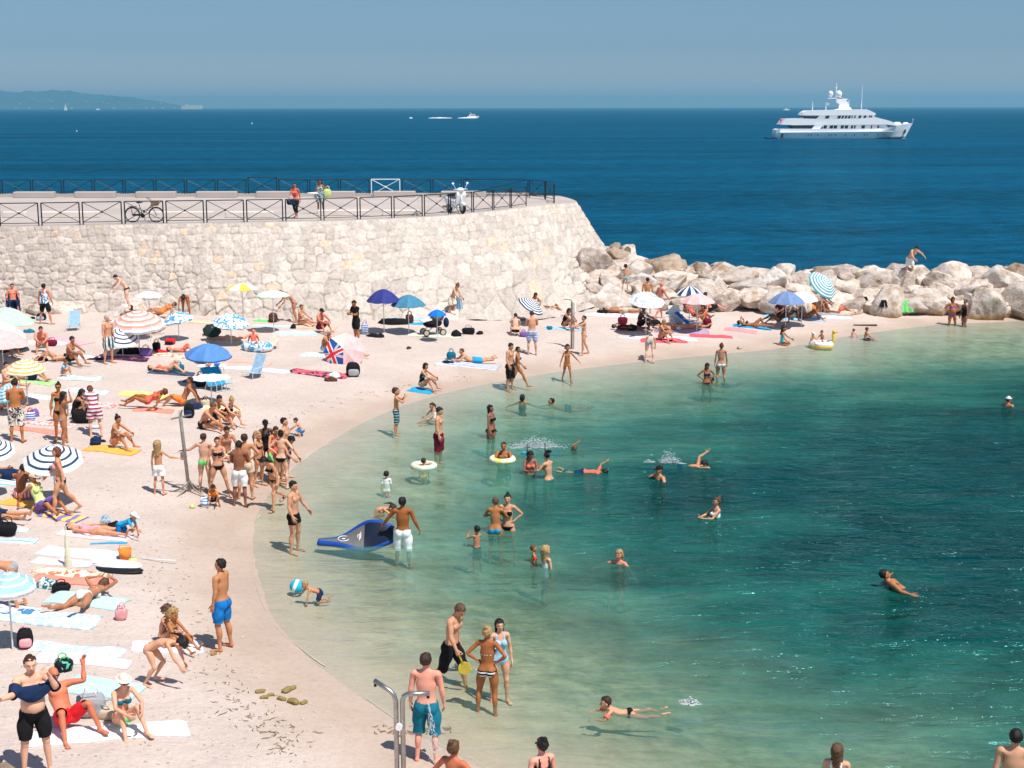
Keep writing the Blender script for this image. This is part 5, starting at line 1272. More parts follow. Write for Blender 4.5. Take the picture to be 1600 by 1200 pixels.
# ---------------------------------------------------------------- yacht
def yacht():
    S = 46.5/1383; WL = 585
    D = 10.0*FPX/(215-166.8); x0 = (1200-800)/FPX*D; x1 = (1420-800)/FPX*D
    root = empty('motor_yacht', (x0-1.5, D, 0), 0, label='large white motor yacht with three decks and twin radar domes anchored offshore', cat='yacht')
    W = mat('yacht_white', (.90, .88, .88), .4, .02, .2, spec=.4); GL = mat('tinted_yacht_glass', (.008, .035, .05), .12, .1, 1, spec=.6); SH = mat('yacht_dark_and_shade', (.03, .06, .08), .6)  # last one: dark fittings, and shade painted over the open aft decks
    def ux(u): return (u-97)*S
    def vz(v): return (WL-v)*S
    # hull loft: stations with half beam, sheer and keel
    st = [(165, 500, 3.2), (200, 490, 3.9), (320, 491, 4.3), (600, 491, 4.5), (900, 491, 4.4), (1100, 491, 3.9), (1200, 484, 3.2), (1300, 466, 2.2), (1400, 452, 1.1), (1478, 440, .12)]
    V = []; m_ = 9
    for i, (u, v, bm_) in enumerate(st):
        wlx = u if u < 1150 else 1150+(u-1150)*(1390-1150)/(1478-1150)
        zt = vz(v)
        for j in range(m_):
            t = j/(m_-1); z = -1.2+(zt+1.2)*t; f = t; xx = ux(wlx)+(ux(u)-ux(wlx))*f; b = bm_*(.55+.45*min(1, t*1.5)**.6)*(1 if u < 1150 else (.45+.55*t))
            V.append((xx, -b, z))
        for j in range(m_):
            t = 1-j/(m_-1); z = -1.2+(zt+1.2)*t; xx = ux(wlx)+(ux(u)-ux(wlx))*t; b = bm_*(.55+.45*min(1, t*1.5)**.6)*(1 if u < 1150 else (.45+.55*t))
            V.append((xx, b, z))
    k = 2*m_; F = []
    for i in range(len(st)-1):
        for j in range(k):
            j2 = (j+1) % k; F.append((i*k+j, i*k+j2, (i+1)*k+j2, (i+1)*k+j))
    F += [tuple(range(k-1, -1, -1)), tuple((len(st)-1)*k+j for j in range(k))]
    hull = mesh_np('hull', V, F, W, root, False)
    m = MB(); m.prism([(ux(200), vz(527)), (ux(1265), vz(518)), (ux(1265), vz(514)), (ux(200), vz(523))], -4.62, 4.62); m.build('rubbing_strake', W, hull)
    m = MB()
    for u in (465, 495, 555, 660, 685, 722, 812, 900, 995, 1020, 1130, 1190): m.tube([(ux(u), -4.68 if u < 1000 else (-4.3 if u < 1100 else -3.75), vz(548)), (ux(u), -3, vz(548))], .16, 8)
    m.build('portholes', GL, hull)
    m = MB(); m.prism([(ux(160), vz(583)), (ux(1385), vz(578)), (ux(1388), vz(566)), (ux(1200), vz(576)), (ux(160), vz(580))], -3.0, 3.0); m.build('boot_stripe', SH, hull)
    # swim platform, tender, stern
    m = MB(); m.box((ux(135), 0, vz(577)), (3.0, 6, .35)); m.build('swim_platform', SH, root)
    m = MB(); m.ball((ux(180), 0, vz(535)), (.85, 2.4, 1.35), 14, 8); m.build('tender_boat', W, root, True)
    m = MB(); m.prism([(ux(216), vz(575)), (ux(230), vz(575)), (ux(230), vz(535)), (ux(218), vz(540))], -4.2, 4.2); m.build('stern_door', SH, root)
    # main deck house, its aft opening painted dark as shade, and windows
    m = MB(); m.prism([(ux(330), vz(492)), (ux(1230), vz(492)), (ux(1190), vz(445)), (ux(330), vz(445))], -3.3, 3.3); m.build('main_deck_house', W, root)
    m = MB(); m.prism([(ux(335), vz(490)), (ux(495), vz(490)), (ux(525), vz(458)), (ux(300), vz(458))], -3.36, 3.36); m.build('aft_deck_painted_shade', SH, root)  # no hollow here: dark block paints the shade of the open deck
    def strip(segs, v0, v1, y, slant=0, nm='cabin_window'):
        for a, b in segs:
            m = MB(); m.prism([(ux(a), vz(v1)), (ux(b), vz(v1)), (ux(b+slant), vz(v0)), (ux(a+slant), vz(v0))], -y, y); m.build(nm, GL, root)
    strip([(575, 603), (610, 640), (668, 698), (706, 736), (772, 800), (810, 840), (868, 886), (897, 910), (968, 998), (1055, 1066), (1118, 1130)], 462, 492, 3.40, 5)
    m = MB(); m.prism([(ux(497), vz(497)), (ux(568), vz(497)), (ux(625), vz(442)), (ux(535), vz(442))], -4.1, 4.1); m.build('side_wing', W, root)
    # upper deck slab and bulwark
    m = MB(); m.prism([(ux(207), vz(452)), (ux(330), vz(458)), (ux(1190), vz(452)), (ux(1310), vz(468)), (ux(1262), vz(432)), (ux(1225), vz(418)), (ux(1100), vz(386)), (ux(980), vz(395)), (ux(600), vz(402)), (ux(560), vz(400)), (ux(400), vz(396)), (ux(245), vz(399))], -4.0, 4.0); m.build('upper_deck', W, root)
    m = MB(); m.prism([(ux(420), vz(402)), (ux(1085), vz(402)), (ux(1095), vz(362)), (ux(420), vz(362))], -2.9, 2.9); m.build('upper_deck_house', W, root)
    m = MB(); m.prism([(ux(425), vz(400)), (ux(540), vz(400)), (ux(572), vz(372)), (ux(415), vz(372))], -2.95, 2.95); m.build('aft_upper_painted_shade', SH, root)  # dark block again, shade of the upper aft opening as colour
    strip([(625, 660), (740, 768), (778, 797), (808, 828), (838, 860), (872, 880), (898, 908), (937, 960), (985, 1008), (1035, 1045), (1050, 1062)], 371, 397, 3.0, 8)
    m = MB(); m.prism([(ux(405), vz(362)), (ux(420), vz(340)), (ux(455), vz(322)), (ux(860), vz(312)), (ux(985), vz(312)), (ux(1035), vz(320)), (ux(1098), vz(350)), (ux(1095), vz(366)), (ux(1000), vz(364)), (ux(600), vz(368))], -3.5, 3.5); m.build('sun_deck', W, root)
    m = MB(); m.prism([(ux(700), vz(320)), (ux(900), vz(320)), (ux(868), vz(290)), (ux(835), vz(232)), (ux(790), vz(200)), (ux(745), vz(205)), (ux(742), vz(250)), (ux(770), vz(258)), (ux(765), vz(305))], -1.0, 1.0); m.build('mast', W, root)
    m = MB(); m.box((ux(728), 0, vz(209)), (ux(800)-ux(660), 2.0, .25)); m.box((ux(825), 0, vz(219)), (1.6, .5, .3)); m.box((ux(835), 0, vz(250)), (1.6, .5, .25)); m.build('mast_platform', W, root)
    for u, v, r_ in ((688, 168, .82), (766, 172, 1.02)):
        m = MB(); m.ball((ux(u), 0, vz(v)), (r_, r_, r_*1.15), 16, 10); m.build('radar_dome', W, root, True)
    m = MB(); m.tube([(ux(740), 0, vz(200)), (ux(740), 0, vz(66))], [.2, .1], 8); m.tube([(ux(727), 0, vz(110)), (ux(752), 0, vz(110))], .08)
    m.build('mast_pole', W, root)
    for u, v0, v1, r_ in ((522, 322, 240, .14), (648, 320, 245, .14), (985, 315, 90, .12), (865, 290, 220, .10), (1030, 320, 308, .2)):
        m = MB(); m.tube([(ux(u), 0, vz(v0)), (ux(u), 0, vz(v1))], [r_, r_*.5], 6); m.build('antenna', W, root)
    m = MB(); m.box((ux(665), 0, vz(262)), (1.0, .04, .8)); m.build('pennant', cloth('white'), root)
    m = MB(); m.tube([(ux(232), 0, vz(399)), (ux(222), 0, vz(380))], .05); m.box((ux(229), 0, vz(420)), (.8, .04, 1.1)); m.build('ensign', cloth('red'), root)
    m = MB(); m.ball((ux(1330), 0, vz(448)), (1.4, 1.0, .6), 12, 6); m.ball((ux(1410), 0, vz(445)), (1.0, .6, .4), 12, 6); m.tube([(ux(1478), 0, vz(440)), (ux(1480), 0, vz(400))], .06); m.build('bow_gear', W, root, True)
    m = MB(); m.prism([(ux(1385), vz(540)), (ux(1402), vz(540)), (ux(1412), vz(505)), (ux(1398), vz(500))], -1.1, 1.1); m.build('anchor', SH, root)
yacht()
def small_boats():
    W = mat('yacht_white', (.84, .83, .84), .3)
    D = 10*FPX/(184-167.6); root = empty('motor_boat', ((741-800)/FPX*D, D, 0), 0, label='small white motor boat speeding across the bay with a white wake', cat='motor boat')
    L = 19/FPX*D; m = MB(); m.prism([(-L*.5, .0), (L*.38, 0), (L*.52, 1.9), (-L*.5, 1.5)], -1.8, 1.8); m.build('hull', W, root)
    m = MB(); m.prism([(-L*.35, 1.5), (L*.25, 1.6), (L*.12, 3.3), (-L*.28, 3.3)], -1.4, 1.4); m.build('cabin', W, root)
    m = MB(); m.prism([(-L*.25, 2.2), (L*.17, 2.2), (L*.12, 2.9), (-L*.22, 2.9)], -1.45, 1.45); m.build('cabin_window', mat('tinted_yacht_glass', (.008, .035, .05), .12), root)
    m = MB(); m.box((-L*.05, 0, 3.5), (L*.5, 2.6, .25)); m.tube([(-L*.1, 0, 3.5), (-L*.25, 0, 5.2)], .12); m.build('flybridge', W, root)
    foam = mat('sea_foam', (.80, .84, .86), .9, .1, 1)
    for a, b in ((672, 709), (717, 745), (643, 648)):
        m = MB(); xa = (a-800)/FPX*D; xb = (b-800)/FPX*D; n = 14; V = []
        for i in range(n+1):
            t = i/n; x = xa+(xb-xa)*t; h = .9*math.sin(math.pi*t)**.6+.05
            V += [(x, D-4, .02), (x, D-1, h*rnd.uniform(.6, 1)), (x, D+3, .02)]
        o = mesh_np('wake_foam', V, grid_faces(n+1, 3), foam); tag(o, kind='stuff')
    D2 = 9500; root = empty('ferry', ((311-800)/FPX*D2, D2, 0), 0, label='pale passenger ferry on the horizon beyond the end of the headland', cat='ferry')
    L = 35/FPX*D2; P = mat('pale_ferry_paint', (.66, .58, .55), .6)
    m = MB(); m.prism([(-L*.49, 0), (L*.42, 0), (L*.51, 14), (-L*.5, 14)], -10, 10); m.build('hull', P, root)
    m = MB(); m.prism([(-L*.47, 14), (L*.42, 14), (L*.36, 27), (-L*.45, 24)], -9, 9); m.build('superstructure', P, root)
    m = MB(); m.prism([(-L*.3, 24), (-L*.2, 24), (-L*.22, 32), (-L*.29, 32)], -4, 4); m.build('funnel', P, root)
    D3 = 6000; root = empty('sailing_boat', ((116-800)/FPX*D3, D3, 0), 0, label='distant white sailing boat in front of the headland', cat='sailing boat')
    m = MB(); m.prism([(-7, 0), (6, 0), (8, 2.5), (-7.5, 2.2)], -2, 2); m.build('hull', W, root)
    m = MB(); m.prism([(-.5, 3), (-6.5, 4), (-.3, 26)], -.3, .3); m.prism([(.4, 3), (7, 3), (.3, 24)], -.3, .3); m.tube([(0, 0, 2), (0, 0, 28)], .3); m.build('sails', W, root)
    for x, d, lb in ((166, 7000, 'tiny white boat below the villas of the headland'), (1222, 4200, 'tiny distant boat left of the large yacht on the horizon'), (401, 900, 'tiny white marker buoy out on the open sea left of centre'), (131, 620, 'tiny white marker buoy out on the open sea at the left')):
        s = {7000: 12, 4200: 9, 900: .7, 620: .45}[d]; root = empty('small_boat' if s > 2 else 'buoy', ((x-800)/FPX*d, d, 0), 0, label=lb, cat='boat' if s > 2 else 'buoy')
        m = MB()
        if s > 2: m.prism([(-s, 0), (s*.8, 0), (s, s*.3), (-s, s*.25)], -s*.3, s*.3); m.build('hull', W, root); m = MB(); m.prism([(-s*.5, s*.25), (s*.3, s*.25), (s*.1, s*.6), (-s*.4, s*.6)], -s*.2, s*.2); m.build('cabin', W, root)
        else: m.ball((0, 0, s*.4), s*.6, 12, 8); m.build('float_body', W, root, True); m = MB(); m.tube([(0, 0, s*.6), (0, 0, s*1.6)], s*.1, 6); m.build('mast', W, root)
small_boats()
def headland():
    D = 17000; k = D/FPX; m = bpy.data.materials.new('wooded_hills'); m = mat('wooded_hills', (.02, .055, .07), .95, .35, .004, coord='Object')
    prof = [(-700, 118), (-400, 128), (-150, 138), (-40, 142), (0, 141), (60, 142), (105, 140), (135, 141), (150, 145), (180, 148), (215, 151), (250, 155), (275, 160), (290, 164), (300, 166), (306, 167.8)]
    xs_ = np.linspace(-700, 306, 180); hy = np.interp(xs_, [p[0] for p in prof], [p[1] for p in prof]); hh = np.clip((167.6-hy)*k, 0, 999)+(vnoise(xs_*.12, xs_*0, 3)-.5)*5*np.clip((300-xs_)/60, 0, 1); V = []
    for i, x in enumerate(xs_):
        X_ = (x-800)*k; h = max(hh[i], .0)
        for yy, f in ((-500, -.02), (-350, .16), (-200, .42), (-60, .8), (0, 1), (300, .9), (900, 0)):
            V.append((X_, D+yy+200*float(vnoise(x*.05, yy, 5)-.5), h*f*(1+.15*float(vnoise(x*.1, yy*.01, 8)-.5))-3*(f <= 0)))
    o = mesh_np('hills', V, grid_faces(180, 7), m); tag(o, kind='structure')
    Wv = mat('pale_villa', (.72, .66, .62), .8); Rf = mat('villa_roof', (.42, .22, .15), .8); r_ = random.Random(4)
    spots = [(6, 153), (32, 155), (66, 152), (74, 156), (84, 154), (91, 155), (96, 156), (142, 146), (148, 157), (166, 151), (174, 158), (182, 160), (202, 161), (213, 160), (236, 161), (257, 156), (262, 160), (47, 160), (120, 161), (270, 163), (40, 167), (60, 166.5), (95, 167), (125, 167), (190, 167), (215, 167), (240, 166.8), (250, 166.6), (265, 166.7), (283, 166.5)]
    for i, (x, y) in enumerate(spots):
        s = r_.uniform(9, 15)*(1.4 if y > 166 else 1); X_ = (x-800)*k; z = max(0, (167.6-y)*k-2); yy = D-520 if y > 165 else D-330
        root = empty('villa', (X_*yy/D, yy, z), label='tiny pale villa on the far headland', cat='villa', group='villas on the far headland')
        m = MB(); m.box((0, 0, s*.3), (s*1.6, s, s*.6+4)); m.build('wall', Wv, root)
        m = MB(); m.prism([(-s*.9, s*.6+2), (s*.9, s*.6+2), (0, s*.85+2)], -s*.6, s*.6); m.build('roof', Rf, root)
    m = MB(); m.tube([(0, 0, 0), (0, 0, 24)], [2.2, 1.2], 8); m.ball((0, 0, 25), 2.5, 8, 6); o = m.build('lighthouse', Wv); o.location = ((102-800)*k, D-60, 118); tag(o, 'slim white tower on the skyline of the far headland', 'tower')
headland()
# summer haze over the sea: one closed box of thin even air
def haze():
    x0, x1, y0, y1, z0, z1 = -16000, 16000, -60, 27500, -5, 190
    m = MB(); m.box(((x0+x1)/2, (y0+y1)/2, (z0+z1)/2), (x1-x0, y1-y0, z1-z0)); mt = bpy.data.materials.new('haze'); mt.use_nodes = True; t = mt.node_tree; t.nodes.clear()
    o_ = t.nodes.new('ShaderNodeOutputMaterial'); v = t.nodes.new('ShaderNodeVolumePrincipled'); v.inputs['Color'].default_value = (.32, .76, 1.0, 1); v.inputs['Density'].default_value = 1.0e-4; v.inputs['Anisotropy'].default_value = .2
    t.links.new(v.outputs[0], o_.inputs['Volume']); o = m.build('haze', mt); tag(o, kind='stuff'); return o
HAZE = True
if HAZE: haze()
# ============================================================ the people
WN = dict(brief='swim_briefs', bikini='bikini_bottom', trunks='swim_trunks', shorts='swim_shorts', boardshorts='board_shorts', top='bikini_top', onepiece='swimsuit', tank='tank_top', tshirt='t_shirt', leggings='leggings', skirt='skirt', dress='dress', shirtdress='tunic_dress', armbands='armbands', sandals='sandals')
def wear(s): return [(WN[a.split(':')[0]], a.split(':')[0], a.split(':')[1]) for a in s.split()] if s else []
def pp(px, py, h, kind, pose, yaw, skin, hair, clothes, label, **k):
    hs, hc = (hair.split(':')+['k'])[:2] if hair else (None, None)
    if hs == 'bald': hs = None
    return person(px, py, h, kind, pose, yaw, skin, hs, hc, wear(clothes), label, **k)
# ---- foreground
pp(60, 1212, 1.83, 'h', 'undress', 28, 1, 'buzz:b', 'shorts:black', 'heavy man in black shorts pulling a navy t-shirt over his raised arms', uaR=(62, 20), faR=(100, 50), uaL=(60, 22), faL=(165, -22))
undressed = PEOPLE[-1]
pp(104, 1140, 1.75, 'm', 'reclinehead', 42, 6, 'bald', 'shorts:red', 'bald man in red shorts and sunglasses reclining with an arm behind his head', glasses=True)
pp(192, 1140, 1.65, 'f', 'sitknee', 38, 1, 'hat:cream', 'top:teal bikini:green', 'woman in a straw hat, sunglasses and green bikini sitting on a white towel', glasses=True)
pp(235, 1072, 1.50, 'c', 'bendk', 78, 1, 'pony:k', 'bikini:pink top:pink', 'child in pale pink swimwear bending down to pick something off the sand')
pp(256, 1006, 1.30, 'c', 'sitknee', 70, 2, 'curly:m', 'bikini:black top:black', 'curly haired child sitting furthest back behind the bending child')
pp(270, 1012, 1.35, 'c', 'sitlong', 62, 2, 'curly:y', 'top:teal bikini:teal', 'curly blond child sitting with legs stretched out behind the bending child', thL=(118, 5), shL=(48, 5))
pp(347, 1014, 1.76, 'm', 'stand', -108, 2, 'short:k', 'shorts:blue', 'man in bright blue shorts standing on the wet sand with his back turned')
pp(668, 1188, 1.78, 'm', 'stand', 172, 6, 'short:b', 'boardshorts:teal', 'man in teal shorts seen from behind beside the foreground shower')
pp(712, 1335, 1.66, 'f', 'armoutR', 150, 6, 'bun:m', 'top:black bikini:black', 'woman with a brown bun at the bottom edge reaching an arm toward the shower', uaR=(-5, 50), faR=(0, 62), uaL=(0, 40), faL=(0, 50))
pp(846, 1328, 1.66, 'f', 'stand', -150, 6, 'bun:k', 'onepiece:black', 'dark haired woman in sunglasses at the bottom edge looking left', wl=0.0, glasses=True)
pp(760, 1392, 1.25, 'c', 'stand', 30, 2, 'short:m', 'shorts:blue', 'child whose hair just shows at the bottom edge between two women')
m_, T_, at_ = pp(706, 1052, 1.78, 'm', 'walk', 62, 2, 'short:m', 'boardshorts:black', 'man in black shorts wading and holding a yellow racket', wl=.36, lean=8, sp=14, hd=42, uaR=(14, 14), faR=(28, 4), grip=70)
racket(at_((T_['handR'][2]+(T_['handR'][1]@np.array([-.09, 0, -.03])))), 0, 'yellow beach racket in the hand of the man in black shorts')
pp(762, 1095, 1.66, 'f', 'hips', 165, 3, 'bun:y', 'top:bw bikini:bw', 'woman in a black and white bikini seen from behind with hands on hips', wl=.30)
pp(781, 1073, 1.55, 'f', 'stand', 15, 1, 'long:k', 'onepiece:lightblue', 'dark haired girl half hidden behind the woman in the black and white bikini', wl=.30)
pp(982, 1112, 1.25, 'c', 'swim', -86, 2, 'short:b', 'armbands:coral brief:black', 'boy with coral armbands swimming in the foreground, legs stretched behind', wl=.10, uaL=(50, 40), uaR=(50, 40))
pp(1305, 1248, 1.65, 'f', 'stand', 160, 1, 'long:m', 'onepiece:white', 'woman with long brown hair in the water at the bottom edge', wl=.77)
pp(1578, 1282, 1.80, 'm', 'stand', 168, 2, 'short:k', 'shorts:navy', 'dark haired man with bare back in the water at the bottom right corner', wl=.40)
pp(1418, 917, 1.70, 'm', 'float_', 95, 3, 'short:k', 'shorts:lightblue', 'man floating on his back far from the others at the right', wl=.36)
pp(968, 880, 1.65, 'f', 'tread', -35, 6, 'bob:y', 'top:pink bikini:pink', 'blond woman in a pink bikini treading water with arms spread', wl=1.25)
pp(834, 878, 1.0, 'c', 'stand', 95, 2, 'short:m', 'armbands:red shorts:red', 'small child in red armbands beside the long haired girl', wl=.58, uaL=(10, 50), uaR=(10, 50))
pp(853, 886, 1.45, 'c', 'stand', 130, 1, 'long:y', 'onepiece:white', 'long haired girl in a white swimsuit next to the child in red armbands', wl=.92, uaL=(40, 20))
pp(745, 855, 1.15, 'c', 'eyes', -150, 3, 'short:k', 'shorts:navy', 'small boy rubbing his face standing in the shallows', wl=.60)
pp(774, 833, 1.62, 'f', 'girdle', 172, 2, 'short:m', 'top:skyb bikini:skyb', 'girl in a bright blue bikini seen from behind facing the woman with a bun', wl=.74)
pp(793, 828, 1.70, 'f', 'hips', -8, 2, 'bun:k', 'top:black bikini:black', 'woman with a high bun and one elbow out facing the girl in the blue bikini', wl=.80)
pp(630, 856, 1.74, 'm', 'armoutR', 176, 3, 'short:k', 'boardshorts:white', 'man in long white shorts seen from behind holding up the inflatable board', wl=.52, uaR=(0, 20), faR=(20, 20), uaL=(12, 38), faL=(20, 34))
pp(585, 799, 1.35, 'c', 'squat', 85, 1, 'pony:b', 'top:white bikini:white', 'girl in white swimwear crouching in the shallows with her head down', wl=.30, lean=50, sp=80, hd=90)
pp(604, 755, 1.15, 'c', 'stand', 175, 0, 'short:k', 'tshirt:white', 'small child in a white top sitting in shallow water above the crouching girl', wl=.78)
pp(662, 728, 1.1, 'c', 'stand', 160, 2, 'short:b', 'shorts:yellow', 'small child inside a pale swim ring near the shore', wl=.84)
pp(499, 935, .98, 'c', 'crawl', -62, 1, 'short:y', 'shorts:navy', 'blond toddler in navy shorts crawling after the beach ball', wl=.10)
pp(461, 856, 1.72, 'm', 'stand2', 72, 2, 'short:k', 'trunks:black', 'stocky man in black trunks standing ankle deep facing the water', wl=.12, uaL=(18, 20), faL=(34, 10))
# ---- group around the tall shower
pp(250, 772, 1.46, 'c', 'armoutL', 172, 1, 'long:y', 'top:cream skirt:white', 'blond girl in a white skirt with an arm stretched toward the shower post', uaL=(5, 60), faL=(0, 85), uaR=(0, 10)) if False else pp(250, 772, 1.46, 'c', 'armoutR', 176, 1, 'long:y', 'top:cream skirt:white', 'blond girl in a white skirt with an arm stretched toward the shower post', uaR=(0, 55), faR=(5, 84))
pp(321, 769, 1.58, 'm', 'armoutL', 178, 0, 'short:b', 'brief:green', 'pale boy in bright green briefs seen from behind reaching for the shower post', uaL=(0, 55), faL=(0, 80), thR=(-12, 6))
pp(343, 776, 1.60, 'f', 'wide', 12, 2, 'short:k', 'top:black bikini:black', 'dark haired woman in a black bikini with legs apart beside the boy in green briefs', uaL=(40, 10), faL=(90, -20))
pp(376, 790, 1.70, 'm', 'phone', 178, 4, 'short:k', 'shorts:white', 'deeply tanned man in white shorts seen from behind with bowed head')
pp(385, 779, 1.74, 'm', 'hiponeR', 184, 2, 'short:b', 'trunks:beige', 'man with elbow out standing just behind the man in white shorts')
pp(425, 801, 1.62, 'f', 'walk', -38, 1, 'long:k', 'top:black bikini:black sandals:black', 'dark haired woman in a black bikini stooping as she walks in flip flops', lean=22, sp=40, hd=60, shR=(-60, 3))
pp(407, 760, 1.55, 'c', 'stand', 60, 2, 'pony:y', 'top:navy bikini:navy', 'blond girl in a dark bikini at the left of the tight group')
pp(418, 748, 1.66, 'f', 'stand', 20, 5, 'cap:black', 'onepiece:black', 'dark skinned person in a black cap in the middle of the tight group')
pp(430, 752, 1.58, 'f', 'girdle', 40, 1, 'short:b', 'onepiece:coral', 'woman in a coral swimsuit leaning into the tight group', lean=8, sp=20)
pp(436, 758, 1.55, 'f', 'stoop', 70, 2, 'curly:k', 'top:purple bikini:purple', 'person with dark curls bowing over in the tight group')
pp(449, 748, 1.72, 'm', 'stand', 80, 2, 'short:k', 'shorts:navy', 'man with cropped dark hair at the back of the tight group looking right')
pp(442, 762, 1.60, 'f', 'hips', 170, 1, 'bun:k', 'top:black bikini:black', 'woman in a black bikini seen from behind with hands on hips by the green frisbee')
pp(469, 681, 1.0, 'c', 'squat', -95, 2, 'short:b', 'shorts:blue', 'little boy in blue shorts crouching at the water line')
pp(333, 791, 1.05, 'c', 'squat', 8, 3, 'short:k', 'tshirt:orange shorts:navy', 'small child in an orange t-shirt crouching over a bucket by the shower feet')
pp(318, 669, 1.78, 'm', 'sitreach', 62, 1, 'short:m', 'trunks:black', 'big man in black trunks sitting and reaching for his feet')
pp(336, 662, 1.65, 'm', 'sithug', 55, 2, 'short:k', 'shorts:navy', 'dark haired man sitting behind the big man in black trunks')
pp(356, 664, 1.62, 'f', 'sithug', 50, 1, 'bun:y', 'onepiece:black', 'fair haired woman in a black swimsuit sitting and looking down beside two men')
pp(354, 716, 1.74, 'm', 'sitcross', 25, 3, 'short:k', 'shorts:patterned', 'moustached man sitting behind the tight ring of standing bathers')
# ---- left foreground sand
pp(27, 950, 1.60, 'f', 'bend', -82, 2, 'bob:y', 'bikini:grey top:grey', 'person bending over behind the pale blue parasol')
pp(134, 944, 1.66, 'f', 'proneknee', 162, 3, 'long:m', 'bikini:white top:white', 'tanned sunbather in a white bikini lying face down, feet toward the camera')
pp(150, 836, 1.62, 'f', 'supine', 80, 1, 'short:k', 'onepiece:pink', 'sunbather lying on a pink towel with dark hair to the left')
pp(190, 838, 1.15, 'c', 'crawl', 70, 1, 'cap:white', 'tshirt:skyb shorts:blue', 'small child in a white cap and blue top on hands and knees')
pp(-16, 812, 1.75, 'm', 'supine', 88, 2, 'short:k', 'shorts:navy', 'sunbather whose feet come in from the left edge of the beach')
pp(34, 780, 1.55, 'm', 'sitcross', 165, 4, 'short:k', 'shorts:pinkwhite', 'dark boy in pink striped shorts sitting with his back turned on an orange towel')
pp(66, 800, 1.68, 'f', 'sitback', 60, 2, 'cap:beige', 'tank:lime shorts:purple', 'person in a lime vest reclining behind the walking woman')
pp(87, 806, 1.70, 'f', 'walk', -72, 1, 'bob:r', 'bikini:black top:pink', 'red haired woman in black bottoms striding left past the folded parasol', thL=(22, 3), thR=(-22, 3))
pp(4, 748, 1.80, 'm', 'supine', 84, 2, 'short:k', 'shorts:navy sandals:black', 'man in navy shorts and black sandals lying on his back at the left edge')
pp(180, 701, 1.66, 'f', 'sitknee', 72, 2, 'bun:k', 'top:cream bikini:cream', 'woman with dark bun sitting alone on the orange towel looking right')
pp(150, 682, 1.62, 'f', 'stoop', -150, 1, 'bob:r', 'shirtdress:pinkstripe', 'red haired woman in a pink striped dress stooping over a black bag')
pp(103, 700, 1.64, 'f', 'hairup', 120, 3, 'long:k', 'top:grey bikini:grey', 'dark haired woman in a grey bikini lifting her hair')
pp(96, 690, 1.72, 'f', 'stand', 8, 2, 'bun:k', 'top:black bikini:black', 'slim woman in black bikini and sunglasses facing the camera', glasses=True)
pp(118, 655, 1.66, 'f', 'sithug', 100, 3, 'long:k', 'onepiece:black', 'dark haired sunbather sitting behind the woman lifting her hair')
pp(28, 690, 1.82, 'm', 'phone', 186, 2, 'short:k', 'boardshorts:patterned', 'man in leaf print board shorts seen from behind at the left')
pp(-2, 640, 1.60, 'f', 'sitlong', 75, 1, 'bun:b', 'onepiece:coral', 'woman in coral sitting at the left edge by the teal parasol')
pp(48, 594, 1.75, 'm', 'supknee', 74, 1, 'short:m', 'shorts:navy', 'man in navy shorts lying with knees up under the orange striped parasol')
pp(10, 606, 1.60, 'f', 'sitlong', 62, 1, 'short:k', 'top:pink bikini:pink', 'woman in pink lying at the left edge under the orange striped parasol')
pp(99, 588, 1.05, 'c', 'sithug', 60, 1, 'short:m', 'tshirt:lightblue', 'child wrapped in pale blue sitting between two sunbathers')
pp(88, 564, 1.62, 'f', 'supknee', -75, 1, 'short:k', 'bikini:black top:black', 'sunbather in black bikini lying behind the seated dark man')
pp(110, 570, 1.76, 'm', 'sitknee', 66, 3, 'short:k', 'trunks:black', 'dark haired man in black trunks sitting in profile with arms on his knees')
pp(66, 549, 1.74, 'm', 'sithug', 18, 6, 'buzz:k', 'trunks:grey', 'sunburnt man sitting with crossed arms on his knees facing the camera')
pp(172, 568, 1.78, 'm', 'stand', 58, 2, 'buzz:g', 'shorts:tealside', 'old grey haired man in striped shorts standing by the orange striped parasol')
pp(8, 556, 1.7, 'm', 'sithug', 70, 3, 'short:k', 'tshirt:maroon shorts:black', 'person in maroon sitting in the shade of the pink parasol')
pp(73, 506, 1.72, 'm', 'wide', 168, 6, 'short:k', 'tank:blueprint shorts:black', 'man in a light blue vest and black shorts walking away by the wall')
pp(22, 495, 1.60, 'm', 'chair', 22, 6, 'short:b', 'leggings:navy', 'sunburnt man in navy trousers sitting in a navy chair at the foot of the wall', dz=.25)
pp(200, 482, 1.62, 'm', 'stoop', -62, 0, 'short:k', 'brief:black', 'pale boy in black briefs bending behind the pink striped parasol', z0=1.75)
pp(222, 496, 1.60, 'f', 'proneup', -80, 4, 'long:b', 'bikini:brown top:brown', 'dark sunbather lying at the wall behind the pink striped parasol')
pp(252, 497, 1.60, 'f', 'side', -60, 3, 'short:b', 'onepiece:orange', 'tanned sunbather curled up between the striped and flowered parasols')
pp(222, 522, 1.60, 'f', 'proneup', -85, 3, 'long:k', 'bikini:orange top:orange', 'tanned sunbather resting on elbows under the blue striped tilted parasol')
pp(292, 495, 1.64, 'f', 'bend', 5, 3, 'long:k', 'top:orange bikini:orange', 'woman bending forward so her long dark hair hangs down by the wall', hd=110)
pp(354, 533, 1.70, 'f', 'prone', -86, 1, 'short:k', 'bikini:beige top:beige', 'pale sunbather lying face down behind the blue parasol')
pp(262, 582, 1.64, 'f', 'supknee', 78, 1, 'short:k', 'onepiece:coral', 'sunbather in coral lying on her back with knees bent on open sand')
pp(397, 545, 1.40, 'c', 'sitback', 12, 6, 'buzz:b', 'tshirt:coral shorts:coral', 'child in a coral top sitting in the pale blue inflatable boat on the sand')
pp(232, 639, 1.62, 'f', 'side', -88, 3, 'curly:r', 'onepiece:coral', 'sunbather with thick dark red hair lying on a pink towel behind the shower')
